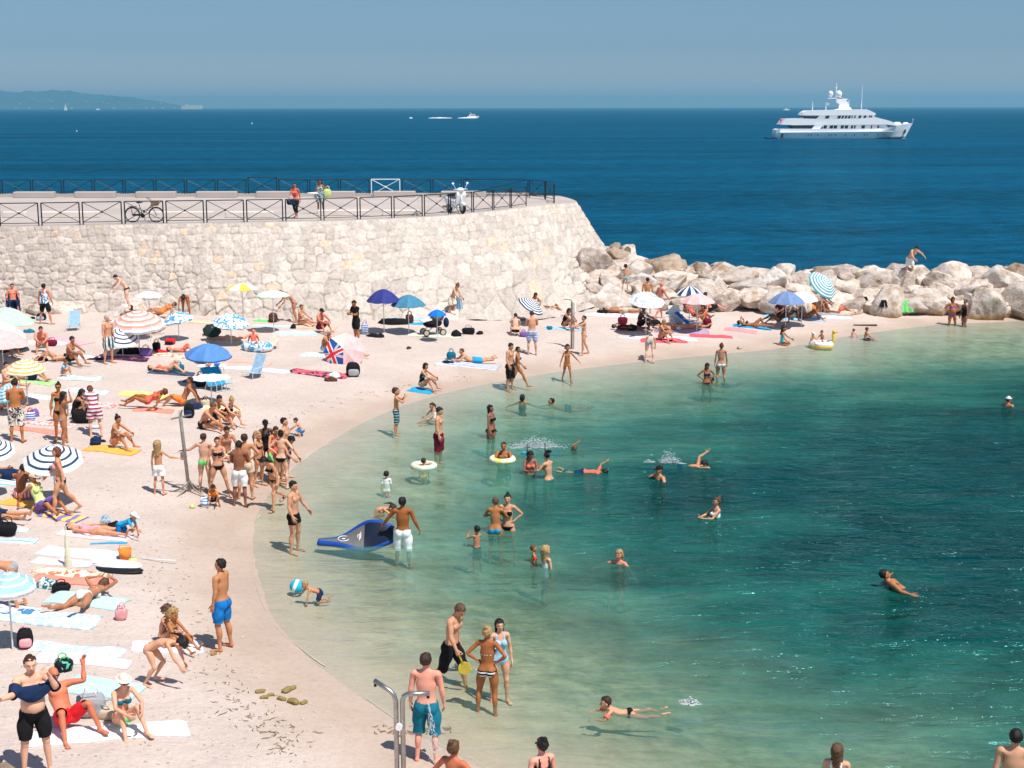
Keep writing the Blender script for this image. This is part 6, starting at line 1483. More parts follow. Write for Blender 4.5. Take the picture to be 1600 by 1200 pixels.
pp(286, 634, 1.70, 'm', 'sitback', -80, 3, 'short:b', 'shorts:orange', 'sunbather in orange shorts behind the tall shower')
pp(285, 550, 1.30, 'c', 'supknee', 85, 6, 'short:m', 'shorts:coral', 'child in coral lying left of the blue parasol')
# ---- middle of the beach
pp(461, 503, 1.66, 'f', 'stoop', -70, 3, 'bun:k', 'bikini:beige top:beige', 'tanned woman bending in front of the wall above the striped windbreak', lean=35, sp=65)
pp(470, 508, 1.62, 'f', 'sitlong', 65, 2, 'short:r', 'bikini:beige top:beige', 'red haired woman sitting just right of the bending tanned woman')
pp(500, 519, 1.72, 'm', 'sitknee', 45, 6, 'cap:black', 'shorts:maroon', 'man in a black cap and dark shorts sitting in front of the wall')
pp(556, 535, 1.74, 'm', 'phone', -50, 2, 'short:k', 'tshirt:black shorts:black', 'man in a black t-shirt looking down at his hands behind the pink parasol')
pp(507, 553, 1.70, 'm', 'sithug', 60, 2, 'buzz:g', 'trunks:lightblue', 'grey haired person sitting beside the union flag parasol')
pp(548, 556, 1.65, 'f', 'supknee', 75, 1, 'short:k', 'onepiece:teal', 'sunbather mostly hidden under the union flag parasol with one leg up')
pp(706, 496, 1.66, 'f', 'stoop', 62, 1, 'bun:r', 'top:cream skirt:cream', 'red haired woman in a pale wrap shaking a blue towel by the wall', lean=10, sp=18)
pp(740, 566, 1.60, 'm', 'proneup', -80, 1, 'short:m', 'shorts:skyb', 'boy in turquoise shorts lying on his front on a striped towel')
pp(660, 609, 1.66, 'f', 'sitknee', 68, 1, 'bob:k', 'onepiece:greenbw', 'woman in a black and green swimsuit sitting at the edge of the wet sand')
pp(620, 674, 1.56, 'c', 'eyes', 95, 2, 'short:b', 'boardshorts:check', 'boy in dark checked shorts with his hands at his face', wl=.12)
pp(686, 707, 1.78, 'm', 'stand', 78, 2, 'short:k', 'boardshorts:maroon', 'slim man in dark red shorts wading knee deep', wl=.40, hd=20)
pp(678, 652, 1.2, 'c', 'watersit', -60, 2, 'pony:b', 'onepiece:white', 'child sitting in the water behind the man in dark red shorts', wl=.20)
pp(767, 684, 1.66, 'f', 'stand', 65, 4, 'long:k', 'top:black bikini:black', 'tanned woman with long wet hair in a dark bikini standing thigh deep', wl=.62)
pp(797, 605, 1.76, 'm', 'stand2', 62, 2, 'short:k', 'boardshorts:black', 'man in black shorts standing at the water edge in profile', wl=.12, hd=22)
pp(808, 603, 1.60, 'f', 'walk', 75, 2, 'short:k', 'top:blue bikini:blue', 'bather in blue stepping forward half hidden by the man in black shorts', wl=.10, thL=(34, 3), shL=(26, 2))
pp(886, 592, 1.52, 'c', 'walk', 8, 3, 'pony:k', 'top:orange bikini:orange', 'girl in an orange bikini walking out of the shallows with arms held wide', wl=.14, uaL=(10, 42), uaR=(5, 20), faL=(20, 40), faR=(10, 18))
pp(831, 554, 1.78, 'm', 'phone', 190, 2, 'short:b', 'shorts:bluewhite', 'man in white patterned shorts seen from behind on the dry sand')
pp(807, 524, 1.62, 'f', 'squat', 178, 1, 'short:k', 'top:cream bikini:black', 'woman in black bottoms crouching with her back turned')
pp(882, 514, 1.65, 'f', 'sithug', 55, 3, 'bob:k', 'onepiece:black', 'woman in black sitting left of the far shower')
pp(910, 555, 1.62, 'f', 'armfwd', -78, 2, 'short:b', 'top:white bikini:white', 'woman in a white bikini holding the pipe of the far shower')
pp(860, 490, 1.66, 'f', 'supknee', 80, 3, 'short:r', 'top:orange bikini:orange', 'tanned sunbather lying beside the small striped parasol by the rocks', lean=-60, sp=-40)
pp(833, 487, 1.60, 'f', 'sithug', 30, 3, 'long:k', 'onepiece:coral', 'person whose head shows behind the man in white patterned shorts')
# ---- right part of the beach
pp(969, 489, 1.72, 'm', 'supine', 86, 3, 'short:k', 'shorts:beige', 'sunbather lying flat beside a dark bag in front of the rocks')
pp(977, 456, 1.36, 'c', 'hips', 165, 2, 'short:k', 'brief:aqua', 'boy in turquoise briefs standing on the rocks with his back turned', z0='hit')
pp(1011, 489, 1.66, 'm', 'stand', 175, 2, 'short:k', 'shorts:white', 'person hidden behind the white patterned parasol except head and legs')
pp(1033, 498, 1.74, 'm', 'walk', 120, 6, 'bald', 'shorts:white', 'sunburnt man in white shorts walking behind the patterned parasol')
pp(1000, 514, 1.76, 'm', 'sitknee', 60, 5, 'short:k', 'shorts:black', 'dark skinned man sitting with knees up beside a maroon bag')
pp(983, 516, 1.66, 'f', 'supine', 80, 4, 'short:k', 'tshirt:maroon shorts:black', 'person in maroon lying at the feet of the dark skinned man')
pp(1033, 533, 1.60, 'f', 'sitknee', 48, 2, 'bob:y', 'top:black bikini:black', 'blond woman in a black bikini sitting on a pink towel near the water')
pp(1056, 516, 1.72, 'm', 'prone', -72, 2, 'short:k', 'trunks:white', 'man in white trunks lying face down beside a blond sunbather')
pp(1078, 515, 1.70, 'f', 'prone', -68, 2, 'short:y', 'bikini:beige top:beige', 'blond sunbather lying face down next to the man in white trunks')
pp(1108, 488, 1.74, 'm', 'sitback', 130, 6, 'short:b', 'shorts:black', 'sunburnt man sitting with his back turned under the edge of the pink parasol')
pp(1084, 503, 1.66, 'f', 'lounge', 70, 4, 'long:r', 'onepiece:coral', 'woman lying back in the blue deck chair', dz=.22)
pp(1103, 507, 1.66, 'f', 'sithug', -50, 2, 'long:k', 'onepiece:coral', 'woman with long dark hair sitting by the brown bucket bag')
pp(1178, 512, 1.66, 'f', 'suphead', 74, 3, 'short:b', 'top:black bikini:black', 'tanned sunbather in a bikini lying on a bright blue towel')
pp(1222, 539, 1.50, 'c', 'kneelsit', 70, 3, 'long:k', 'onepiece:aqua', 'girl in a turquoise swimsuit kneeling at the water edge')
pp(1216, 508, 1.66, 'f', 'side', -70, 4, 'long:k', 'onepiece:brown', 'dark sunbather lying in front of the blue grey parasol')
pp(1222, 500, 1.70, 'm', 'sithug', -40, 4, 'short:k', 'tshirt:brown shorts:black', 'person in brown sitting in the shade under the blue grey parasol')
pp(1238, 499, 1.66, 'f', 'sithug', 45, 5, 'short:k', 'tshirt:beige shorts:grey', 'person in a beige top sitting in the shade under the blue grey parasol')
pp(1262, 498, 1.68, 'f', 'supknee', 70, 3, 'short:k', 'bikini:black top:black', 'tanned sunbather lying with knees up right of the blue grey parasol')
pp(1276, 490, 1.74, 'm', 'sitback', -120, 3, 'short:b', 'shorts:orange', 'tanned man leaning back on his arms in front of the boulders')
pp(1285, 487, 1.66, 'f', 'sitknee', 40, 4, 'long:k', 'onepiece:black', 'dark haired woman sitting just behind the tanned man leaning back')
pp(1308, 490, 1.68, 'm', 'supknee', 82, 3, 'short:k', 'shorts:coral', 'tanned sunbather lying furthest right on the sand with knees up')
pp(1268, 541, 1.0, 'c', 'watersit', 40, 2, 'cap:white', 'shorts:blue', 'small child in a white hat sitting on the left of the duck float', wl=-.06)
pp(1284, 539, 1.0, 'c', 'watersit', -35, 2, 'short:b', 'shorts:navy', 'small dark haired child sitting in the middle of the duck float', wl=-.06)
pp(1333, 527, .9, 'c', 'watersit', 150, 1, 'pony:m', 'onepiece:pink', 'toddler in pink sitting in the shallows', wl=.14)
pp(1352, 529, 1.10, 'c', 'watersit', 100, 2, 'short:b', 'shorts:navy', 'small boy sitting in the shallows next to the toddler in pink', wl=.14)
pp(1487, 508, 1.66, 'h', 'hips', 8, 3, 'bob:k', 'top:purple bikini:purple', 'sturdy woman in a purple bikini standing knee deep with hands on hips', wl=.36)
pp(1506, 509, 1.60, 'f', 'stand', -70, 4, 'short:r', 'onepiece:black', 'woman in a black swimsuit standing knee deep beside the woman in purple', wl=.36)
pp(1420, 433, 1.76, 'm', 'stoop', 25, 1, 'short:k', 'shorts:white', 'pale man in white shorts climbing over the breakwater boulders', z0='hit', uaL=(10, 60), faL=(10, 45))
pp(1575, 634, 1.70, 'm', 'stand', 120, 6, 'cap:white', 'shorts:navy', 'swimmer in a white cap alone at the right edge', wl=1.36)
pp(1126, 590, 1.68, 'f', 'stand', 176, 3, 'bun:r', 'top:white bikini:white', 'tanned woman in a white bikini seen from behind in the shallows', wl=.36)
pp(1104, 600, 1.58, 'f', 'hips', 10, 3, 'long:k', 'top:navy bikini:navy', 'dark haired girl in a navy bikini standing waist deep beside a boy', wl=.78, hd=25)
pp(1128, 597, 1.30, 'c', 'swim', -82, 3, 'short:k', 'shorts:navy', 'dark haired boy swimming at the feet of the woman in the white bikini', wl=.20)
pp(1014, 566, 1.60, 'f', 'bend', 172, 0, 'short:k', 'bikini:grey top:white', 'pale woman bending right over at the water edge with her back turned')
pp(816, 629, 1.60, 'f', 'tread', 170, 2, 'bob:k', 'onepiece:black', 'bather up to the neck with dark hair seen from behind', wl=1.24)
pp(884, 630, 1.66, 'm', 'swim', -86, 2, 'short:k', 'trunks:navy', 'dark haired man swimming left with his body trailing behind', wl=.30, hd=-15)
pp(787, 717, 1.72, 'm', 'stand', -8, 3, 'buzz:k', 'shorts:navy', 'man standing chest deep holding a child in a yellow swim ring', wl=1.22, uaL=(40, 15), uaR=(40, 15), faL=(80, -20), faR=(80, -20))
pp(783, 717, .9, 'c', 'stand', 160, 4, 'short:k', 'shorts:blue', 'small child in the yellow swim ring in front of the man', wl=.66)
pp(874, 702, 1.3, 'c', 'crawlstroke', 80, 2, 'short:m', 'shorts:blue', 'boy splashing hard as he swims to the right', wl=.22, hd=30)
pp(828, 740, 1.64, 'f', 'phone', 12, 4, 'long:k', 'top:coral bikini:black', 'snorkeller facing the camera and adjusting a turquoise mask', wl=.96)
pp(857, 748, 1.62, 'f', 'girdle', -130, 2, 'short:k', 'bikini:black top:coral', 'snorkeller with bare tanned back next to the one adjusting a mask', wl=.88)
pp(913, 737, 1.4, 'c', 'swimdown', 80, 2, 'short:k', 'tshirt:coral shorts:navy', 'snorkeller in a coral red top floating face down', wl=.24)
pp(1031, 748, 1.74, 'm', 'tread', -60, 1, 'cap:black', 'shorts:navy', 'man in a black cap treading water near the splashing swimmer', wl=1.28)
pp(1064, 727, 1.74, 'm', 'crawlstroke', 86, 2, 'short:k', 'trunks:navy', 'swimmer doing front crawl behind the man in the black cap', wl=.24)
pp(1119, 807, 1.64, 'f', 'stand', -75, 1, 'bun:m', 'onepiece:white', 'woman in a white swimsuit standing chest deep with folded arms', wl=1.14, uaL=(45, 10), uaR=(45, 10), faL=(85, -30), faR=(85, -30))
# ---- on the quay
pp(463, 341, 1.68, 'f', 'walk', -12, 3, 'short:k', 'tank:coral leggings:black', 'woman in black leggings and sunglasses strolling on the quay', z0=4.9, glasses=True)
pp(501, 334, 1.66, 'f', 'stand', -8, 3, 'long:k', 'dress:floral', 'woman in a flowered dress with a yellow bag on the quay', z0=4.9, glasses=True)
# ============================================================ parasols
def flag_mat():
    m = bpy.data.materials.new('union_flag_cloth'); m.use_nodes = True; t = m.node_tree; L = t.links; b = t.nodes['Principled BSDF']; b.inputs['Roughness'].default_value = .85
    c = node(t, 'ShaderNodeTexCoord'); mp = node(t, 'ShaderNodeMapping'); mp.inputs['Rotation'].default_value = (0, 0, R(-202)); L.new(c.outputs['Object'], mp.inputs[0]); s = node(t, 'ShaderNodeSeparateXYZ'); L.new(mp.outputs[0], s.inputs[0])
    def mth(op, a, b_=None):
        n = node(t, 'ShaderNodeMath', operation=op)
        for i, x in enumerate((a, b_)):
            if x is None: continue
            if isinstance(x, (int, float)): n.inputs[i].default_value = x
            else: L.new(x, n.inputs[i])
        return n.outputs[0]
    u = mth('SUBTRACT', s.outputs[0], .48); v = s.outputs[1]; au = mth('ABSOLUTE', u); av = mth('ABSOLUTE', v)
    cross = mth('MINIMUM', au, av); dg = mth('ABSOLUTE', mth('SUBTRACT', av, mth('MULTIPLY', au, .75)))
    red = mth('LESS_THAN', cross, .055); wh = mth('LESS_THAN', cross, .10); wd = mth('LESS_THAN', dg, .05); rd = mth('LESS_THAN', dg, .016)
    m1 = node(t, 'ShaderNodeMix', data_type='RGBA'); m1.inputs[6].default_value = (.01, .09, .35, 1); m1.inputs[7].default_value = (.8, .8, .8, 1); L.new(mth('MAXIMUM', wh, wd), m1.inputs[0])
    m2 = node(t, 'ShaderNodeMix', data_type='RGBA'); m2.inputs[7].default_value = (.75, .02, .03, 1); L.new(m1.outputs[2], m2.inputs[6]); L.new(mth('MAXIMUM', red, rd), m2.inputs[0]); L.new(m2.outputs[2], b.inputs['Base Color']); return m
W_, CR_ = 'white', 'cream'
palegreen = mat('pale_green_cloth', (.48, .62, .50), .85); palepink = mat('pale_pink_cloth', (.80, .48, .47), .85); whitecl = mat('white_parasol_cloth', (.80, .80, .82), .85)
navyp = mat('navy_parasol', (.03, .04, .22), .8); steelb = mat('steel_blue_parasol', (.06, .22, .34), .8); bluep = mat('mid_blue_parasol', (.09, .24, .56), .8); greyb = mat('grey_blue_parasol', (.17, .26, .46), .8); brightb = mat('bright_blue_parasol', (.0, .18, .72), .8)
dkline = mat('navy_stripe_cloth', (.02, .06, .13), .85); oran = mat('salmon_stripe_cloth', (.84, .30, .18), .85); yelo = mat('yellow_orange_stripe', (.88, .42, .07), .85); tealc = mat('teal_stripe_cloth', (.06, .36, .42), .85); lblue = mat('pale_blue_cloth', (.34, .55, .68), .85)
flor = stripes('blue_floral_cloth', (.08, .33, .60), (.80, .84, .86), 5.5, kind='blot', duty=.5); leafw = stripes('grey_leaf_cloth', (.30, .40, .50), (.78, .80, .84), 5, kind='blot', duty=.44)
def pt(cols): return cols
parasol(82, 706, 98, [whitecl, whitecl, dkline], 'white parasol with navy rings, whole, at the left below the group of standing women', tilt=16, az=-80, gap=1)
parasol(-12, 694, 72, [whitecl, whitecl, dkline], 'white parasol with navy rings cut off by the left edge', tilt=18, az=-70, gap=1)
parasol(12, 903, 92, [lblue, whitecl, lblue, lblue], 'pale blue ringed parasol with a fringe at the left edge', tilt=4, az=-60, valance=.07)
parasol(103, 829, 40, [mat('pale_lime_cloth', (.66, .68, .52), .85)], 'furled pale lime parasol standing upright on the sand', closed=True, h=.80)
parasol(215, 494, 88, [palepink, whitecl, oran], 'salmon and white striped parasol beside the old man', tilt=8, az=-90, h=1.45, valance=.08)
parasol(190, 518, 58, [whitecl, whitecl, dkline], 'small white parasol with thin dark stripes tilted behind the old man', tilt=28, az=-60, h=.95)
parasol(39, 568, 66, [yelo, CR_, CR_], 'orange and cream striped parasol over the man with navy shorts', tilt=6, az=-70)
parasol(8, 489, 92, [palegreen], 'pale green parasol at the upper left edge', tilt=4, az=0, h=1.5)
parasol(-4, 512, 90, [whitecl], 'white parasol just below the pale green one at the left edge', tilt=8, az=-30, h=1.3)
parasol(2, 524, 88, [palepink], 'pale pink parasol over the person in maroon at the left edge', tilt=3, az=-30, h=1.25)
parasol(85, 625, 30, [palegreen], 'small pale green tilted parasol left of the slim woman in black', tilt=55, az=200, h=.7)
parasol(10, 608, 46, [lblue, tealc, whitecl], 'teal and pale blue parasol behind the man in leaf print shorts', tilt=40, az=-120, h=.8)
parasol(278, 492, 52, [flor], 'blue flowered parasol in front of the woman with hanging hair', tilt=10, az=200, h=1.0, valance=.05)
parasol(360, 496, 60, [flor], 'blue flowered parasol near the wall right of the bending woman', tilt=12, az=-60, h=1.1)
parasol(378, 446, 50, [cloth('yellow'), whitecl], 'bright yellow and white parasol against the stone wall', spoke=True, h=1.9, dome=.28)
parasol(426, 457, 54, [whitecl, palegreen], 'cream parasol with a pale green rim against the stone wall', gap=12, h=1.7, dome=.25)
parasol(232, 458, 44, [whitecl], 'plain white parasol against the stone wall at the left', h=1.9, dome=.3)
parasol(599, 459, 54, [navyp], 'navy parasol standing in front of the stone wall', h=1.65, dome=.6)
parasol(638, 467, 56, [steelb], 'steel blue parasol overlapping the navy one in front of the wall', h=1.5, dome=.5)
parasol(325, 544, 76, [bluep], 'mid blue parasol over the white picnic table', h=1.35, tilt=6, az=-60, valance=.05, dome=.4)
parasol(331, 512, 30, [mat('dark_green_cloth', (.012, .03, .025), .8)], 'small dark green tilted parasol below the blue flowered one', tilt=40, az=-75, h=.55)
parasol(329, 587, 64, [whitecl], 'flat white parasol beside the turquoise chairs', h=.95, dome=.12)
parasol(538, 541, 66, [palepink, palepink, CR_, flag_mat(), flag_mat(), flag_mat(), palepink, palepink], 'tilted parasol with a union flag panel and pale pink panels', spoke=True, tilt=62, az=-88, h=.62)
parasol(683, 487, 30, [brightb], 'small bright blue parasol clamped above the pushchair', h=1.28, dome=.5)
parasol(829, 472, 46, [whitecl, dkline], 'small navy and white striped parasol tilted over a sunbather near the rocks', tilt=35, az=-20, h=1.0)
parasol(1010, 462, 60, [leafw], 'white leaf patterned parasol hiding a standing person', tilt=14, az=-70, h=1.7)
parasol(1078, 452, 44, [whitecl, dkline], 'small navy striped parasol between the patterned one and the rocks', h=1.7, dome=.5, spoke=True, seg=16)
parasol(1090, 464, 56, [palepink], 'pale pink parasol in front of the boulders', h=1.55, dome=.4)
parasol(1229, 462, 58, [greyb], 'grey blue parasol shading a group near the boulders', h=1.5, dome=.5)
parasol(1254, 461, 50, [whitecl], 'white parasol just behind the grey blue one', h=1.45, dome=.45)
parasol(1285, 438, 54, [whitecl, tealc], 'teal and white ringed parasol tilted high among the boulders', tilt=48, az=-45, h=1.9)
for dx, dy, s_ in ((200, 489, .62), (222, 500, .35), (184, 492, .45), (130, 486, .5), (95, 488, .6), (60, 489, .55), (250, 488, .5), (320, 489, .45), (30, 488, .6), (-20, 488, .6), (410, 490, .4), (520, 489, .45)):
    q_ = G(dx, dy); place_rock(int(dx), q_[0], q_[1]-.1, q_[2]+s_*.15, (s_*1.1, s_*.8, s_*.7), 'low pale rock at the wall foot '+('under the pale boy in briefs' if 180 <= dx <= 225 else 'left of the pale boy in briefs' if dx < 180 else 'behind the flowered parasols' if dx < 400 else 'near the concrete post'), 'low rocks along the foot of the wall')
# ============================================================ towels, mats
S1 = stripes('towel_blue_stripe', (.80, .82, .84), (.20, .45, .62), 9, 1, .55); S2 = stripes('towel_violet_stripe', (.78, .76, .82), (.32, .12, .40), 8, 1, .5, c3=(.15, .45, .55)); S3 = stripes('towel_bright_print', (.85, .20, .12), (.85, .78, .55), 5, kind='blot', duty=.46, c3=(.15, .35, .60)); S4 = stripes('towel_green_leaf', (.55, .72, .38), (.35, .62, .25), 6, kind='blot', duty=.5)
S5 = stripes('towel_pink_pattern', (.80, .62, .60), (.70, .22, .20), 9, kind='blot', duty=.55); S6 = stripes('towel_red_navy', (.02, .03, .10), (.70, .12, .14), 4, kind='blot', duty=.47, c3=(.75, .70, .68)); S7 = stripes('towel_pale_blue_print', (.45, .60, .70), (.72, .78, .80), 6, kind='blot', duty=.5)
whtowel = mat('white_towel', (.80, .79, .82), .95, .05, 8, .5, 60); pktowel = mat('pale_pink_towel', (.82, .64, .64), .95, .06, 8, .5, 60); coralt = mat('coral_towel', (.84, .28, .20), .95, .08, 8, .5, 60); turq = mat('pale_turquoise_towel', (.50, .70, .70), .95, .06, 8, .5, 60); oranget = mat('orange_towel', (.85, .42, .08), .95, .08, 8, .5, 60); redt = mat('red_pink_towel', (.80, .10, .14), .95, .08, 8, .5, 60)
for a in [
 (118, 1150, 1.7, .75, 24, whtowel, 'white towel under the bald man in red shorts'), (222, 1142, 1.6, .75, 14, whtowel, 'white towel under the woman in the straw hat'),
 (160, 1076, 1.5, .95, -10, turq, 'pale blue oval towel on the sand behind the woman in the straw hat'), (130, 1032, 1.9, .55, -4, pktowel, 'pale pink towel right of the heavy man\'s head'), (122, 1017, 1.9, .5, -4, S7, 'pale blue patterned towel next to the pink one'),
 (80, 968, 2.0, .9, -4, S7, 'faded blue towel spread on the sand below the coral towel'), (135, 938, 1.7, .9, -8, turq, 'turquoise towel under the sunbather in the white bikini'), (115, 909, 1.9, .6, -6, coralt, 'coral towel below the brightly printed one'), (108, 896, 1.8, .5, -6, S3, 'brightly printed orange and blue towel'),
 (125, 866, 2.0, .8, -8, whtowel, 'large white towel beside the furled parasol'), (100, 880, 1.5, .6, -6, pktowel, 'pale pink towel in front of the large white one'), (150, 838, 1.9, .7, -8, pktowel, 'pink towel under the reclining sunbather in pink'),
 (262, 1012, 1.4, .8, 15, whtowel, 'white towel under the curly haired children'), (170, 849, .9, .12, 12, cloth('skyb'), 'narrow blue roll on the sand below the child in the white cap'),
 (42, 788, 1.5, .7, -12, oranget, 'orange towel under the boy in pink striped shorts'), (98, 808, 1.2, .7, -15, stripes('towel_purple', (.25, .18, .45), (.80, .55, .15), 4, 0, .5), 'purple and yellow towel under the walking woman'),
 (15, 757, 1.5, .7, -5, S1, 'blue and white towel at the left edge'), (175, 703, 1.7, .8, -12, oranget, 'yellow orange towel under the woman looking right'), (56, 672, 1.7, .5, -10, coralt, 'coral and pink towel behind the navy ringed parasol'),
 (75, 662, 1.9, .6, -8, S5, 'pink patterned mat behind the grey bikini woman'), (70, 622, 1.5, .6, -5, whtowel, 'white towel below the green leafy towel'), (50, 597, 1.9, .8, -12, S4, 'lime green leafy towel under the man in navy shorts'),
 (125, 592, 1.6, .8, -6, S7, 'pale blue towel behind the child wrapped in blue'), (135, 612, 1.6, .7, -6, S7, 'faded blue towel near the striped dress'), (145, 632, 1.6, .7, -6, S5, 'red patterned towel behind the striped dress'),
 (225, 618, 1.8, .8, -8, mat('yellow_towel', (.85, .74, .22), .95, .08, 8, .4, 60), 'yellow towel with a dark strap near the upper beach'), (240, 641, 1.4, .6, 0, coralt, 'pink towel under the sunbather with red hair'), (345, 640, 1.5, .6, -12, mat('pale_yellow_towel', (.82, .76, .45), .95), 'pale yellow towel behind the three seated bathers'),
 (70, 536, 2.0, .8, -8, pktowel, 'pink towel beside the sunburnt man'), (125, 558, 1.9, .6, -4, whtowel, 'white towel behind the dark haired seated man'), (108, 533, 2.2, 1.0, -28, mat('rose_towel', (.80, .42, .46), .95), 'rose pink towel with a dark trim behind the sunburnt man'),
 (185, 560, 2.4, .8, 2, stripes('dark_wine_blanket', (.05, .02, .05), (.30, .06, .16), 3, kind='blot', duty=.6), 'dark wine coloured blanket behind the old man'), (262, 555, 1.6, .6, 0, S3, 'red printed towel near the black cool box'), (268, 583, 1.8, .7, 4, mat('dark_blue_towel', (.05, .08, .14), .95), 'dark towel under the sunbather with bent knees'),
 (375, 564, 2.6, .5, -3, mat('salmon_towel', (.82, .42, .34), .95, .06), 'salmon towel strip right of the blue parasol'), (400, 577, 3.0, .5, -8, whtowel, 'pale mat right of the blue parasol'), (355, 534, 2.0, .7, 0, mat('sand_towel', (.66, .58, .50), .95), 'beige towel under the pale sunbather lying face down'),
 (295, 502, 3.2, .8, -3, mat('ochre_mat', (.72, .55, .38), .95), 'ochre mat stretching below the flowered parasols'), (215, 506, 3.0, .7, -2, whtowel, 'white towel under the salmon striped parasol'), (425, 510, 1.8, .4, 0, turq, 'turquoise towel near the small brown figure by the wall'),
 (463, 521, 1.9, 1.0, 12, S1, 'blue and white striped towel below the bending tanned woman'), (495, 513, 1.9, .7, -10, mat('tan_towel', (.74, .50, .36), .95), 'tan towel under the man with the black cap'), (505, 556, 2.0, .7, -4, S7, 'pale blue towel under the grey haired sitter'),
 (498, 585, 2.4, .9, -10, S6, 'rumpled red, white and navy blanket with clothes on open sand'), (640, 499, 3.2, .6, -2, cloth('lightblue'), 'pale blue towel under the steel blue parasol'), (640, 506, 2.6, .35, -2, cloth('skyb'), 'turquoise towel edge in front of the dark blanket'), (620, 493, 1.7, .5, 0, cloth('grey'), 'grey towel left of the dark blanket'),
 (680, 524, 2.6, .7, -3, mat('pale_green_towel', (.62, .66, .52), .95), 'pale green towel below the pushchair'), (735, 571, 2.5, .9, -10, S2, 'violet and blue striped towel under the boy in turquoise shorts'), (830, 494, 3.0, .9, 6, S5, 'white and coral patterned towel beside the man in patterned shorts'),
 (880, 514, 1.8, .6, 0, cloth('lightblue'), 'light blue towel under the woman by the far shower'), (658, 611, 1.0, .7, -20, cloth('skyb'), 'turquoise towel under the woman in black and green'), (960, 493, 3.0, .7, 0, whtowel, 'white towel under the sunbather by the rocks'), (970, 486, 2.2, .5, 0, S1, 'pale striped towel beside the dark bag by the rocks'),
 (1037, 533, 2.2, .8, 0, redt, 'dark pink towel under the blond woman in black bikini'), (1060, 530, 1.8, .7, 0, whtowel, 'white towel right of the blond woman in black bikini'), (1065, 517, 2.6, 1.0, -8, mat('mauve_towel', (.40, .30, .42), .95), 'dark towel under the two sunbathers lying face down'), (1000, 529, 2.0, .5, 0, pktowel, 'pale pink towel left of the blond woman'),
 (1111, 526, 2.0, .5, -1, redt, 'bright pink rolled out mat near the water edge'), (1157, 516, 1.6, .8, -12, mat('rose_red_towel', (.84, .30, .32), .95), 'rose red towel lying empty on the sand'), (1175, 511, 1.9, .8, -8, cloth('skyb'), 'bright blue towel under the tanned sunbather'), (1186, 478, 2.2, .6, 0, whtowel, 'white towel with dark clothes in front of the boulders'),
 (1240, 498, 3.2, .8, 0, cloth('lightblue'), 'blue towel under the shaded group'), (1285, 496, 3.0, .7, 0, whtowel, 'white towel under the tanned sunbathers by the boulders'), (1350, 487, 2.2, .5, 0, whtowel, 'white towel strip at the far end of the sand'), (1305, 491, 1.7, .7, 0, cloth('grey'), 'grey towel under the furthest right sunbather'),
 (1390, 478, 2.0, .4, -6, oranget, 'orange towel at the foot of the boulders'), (17, 830, .9, .4, 0, S7, 'pale printed towel with flip flops at the left edge'), (20, 845, 1.2, .5, 0, S1, 'striped towel below the black bag at the left edge'), (8, 955, 1.4, .7, 0, cloth('blueprint'), 'blue printed towel below the pale blue ringed parasol'),
]: towel(*a[:7])
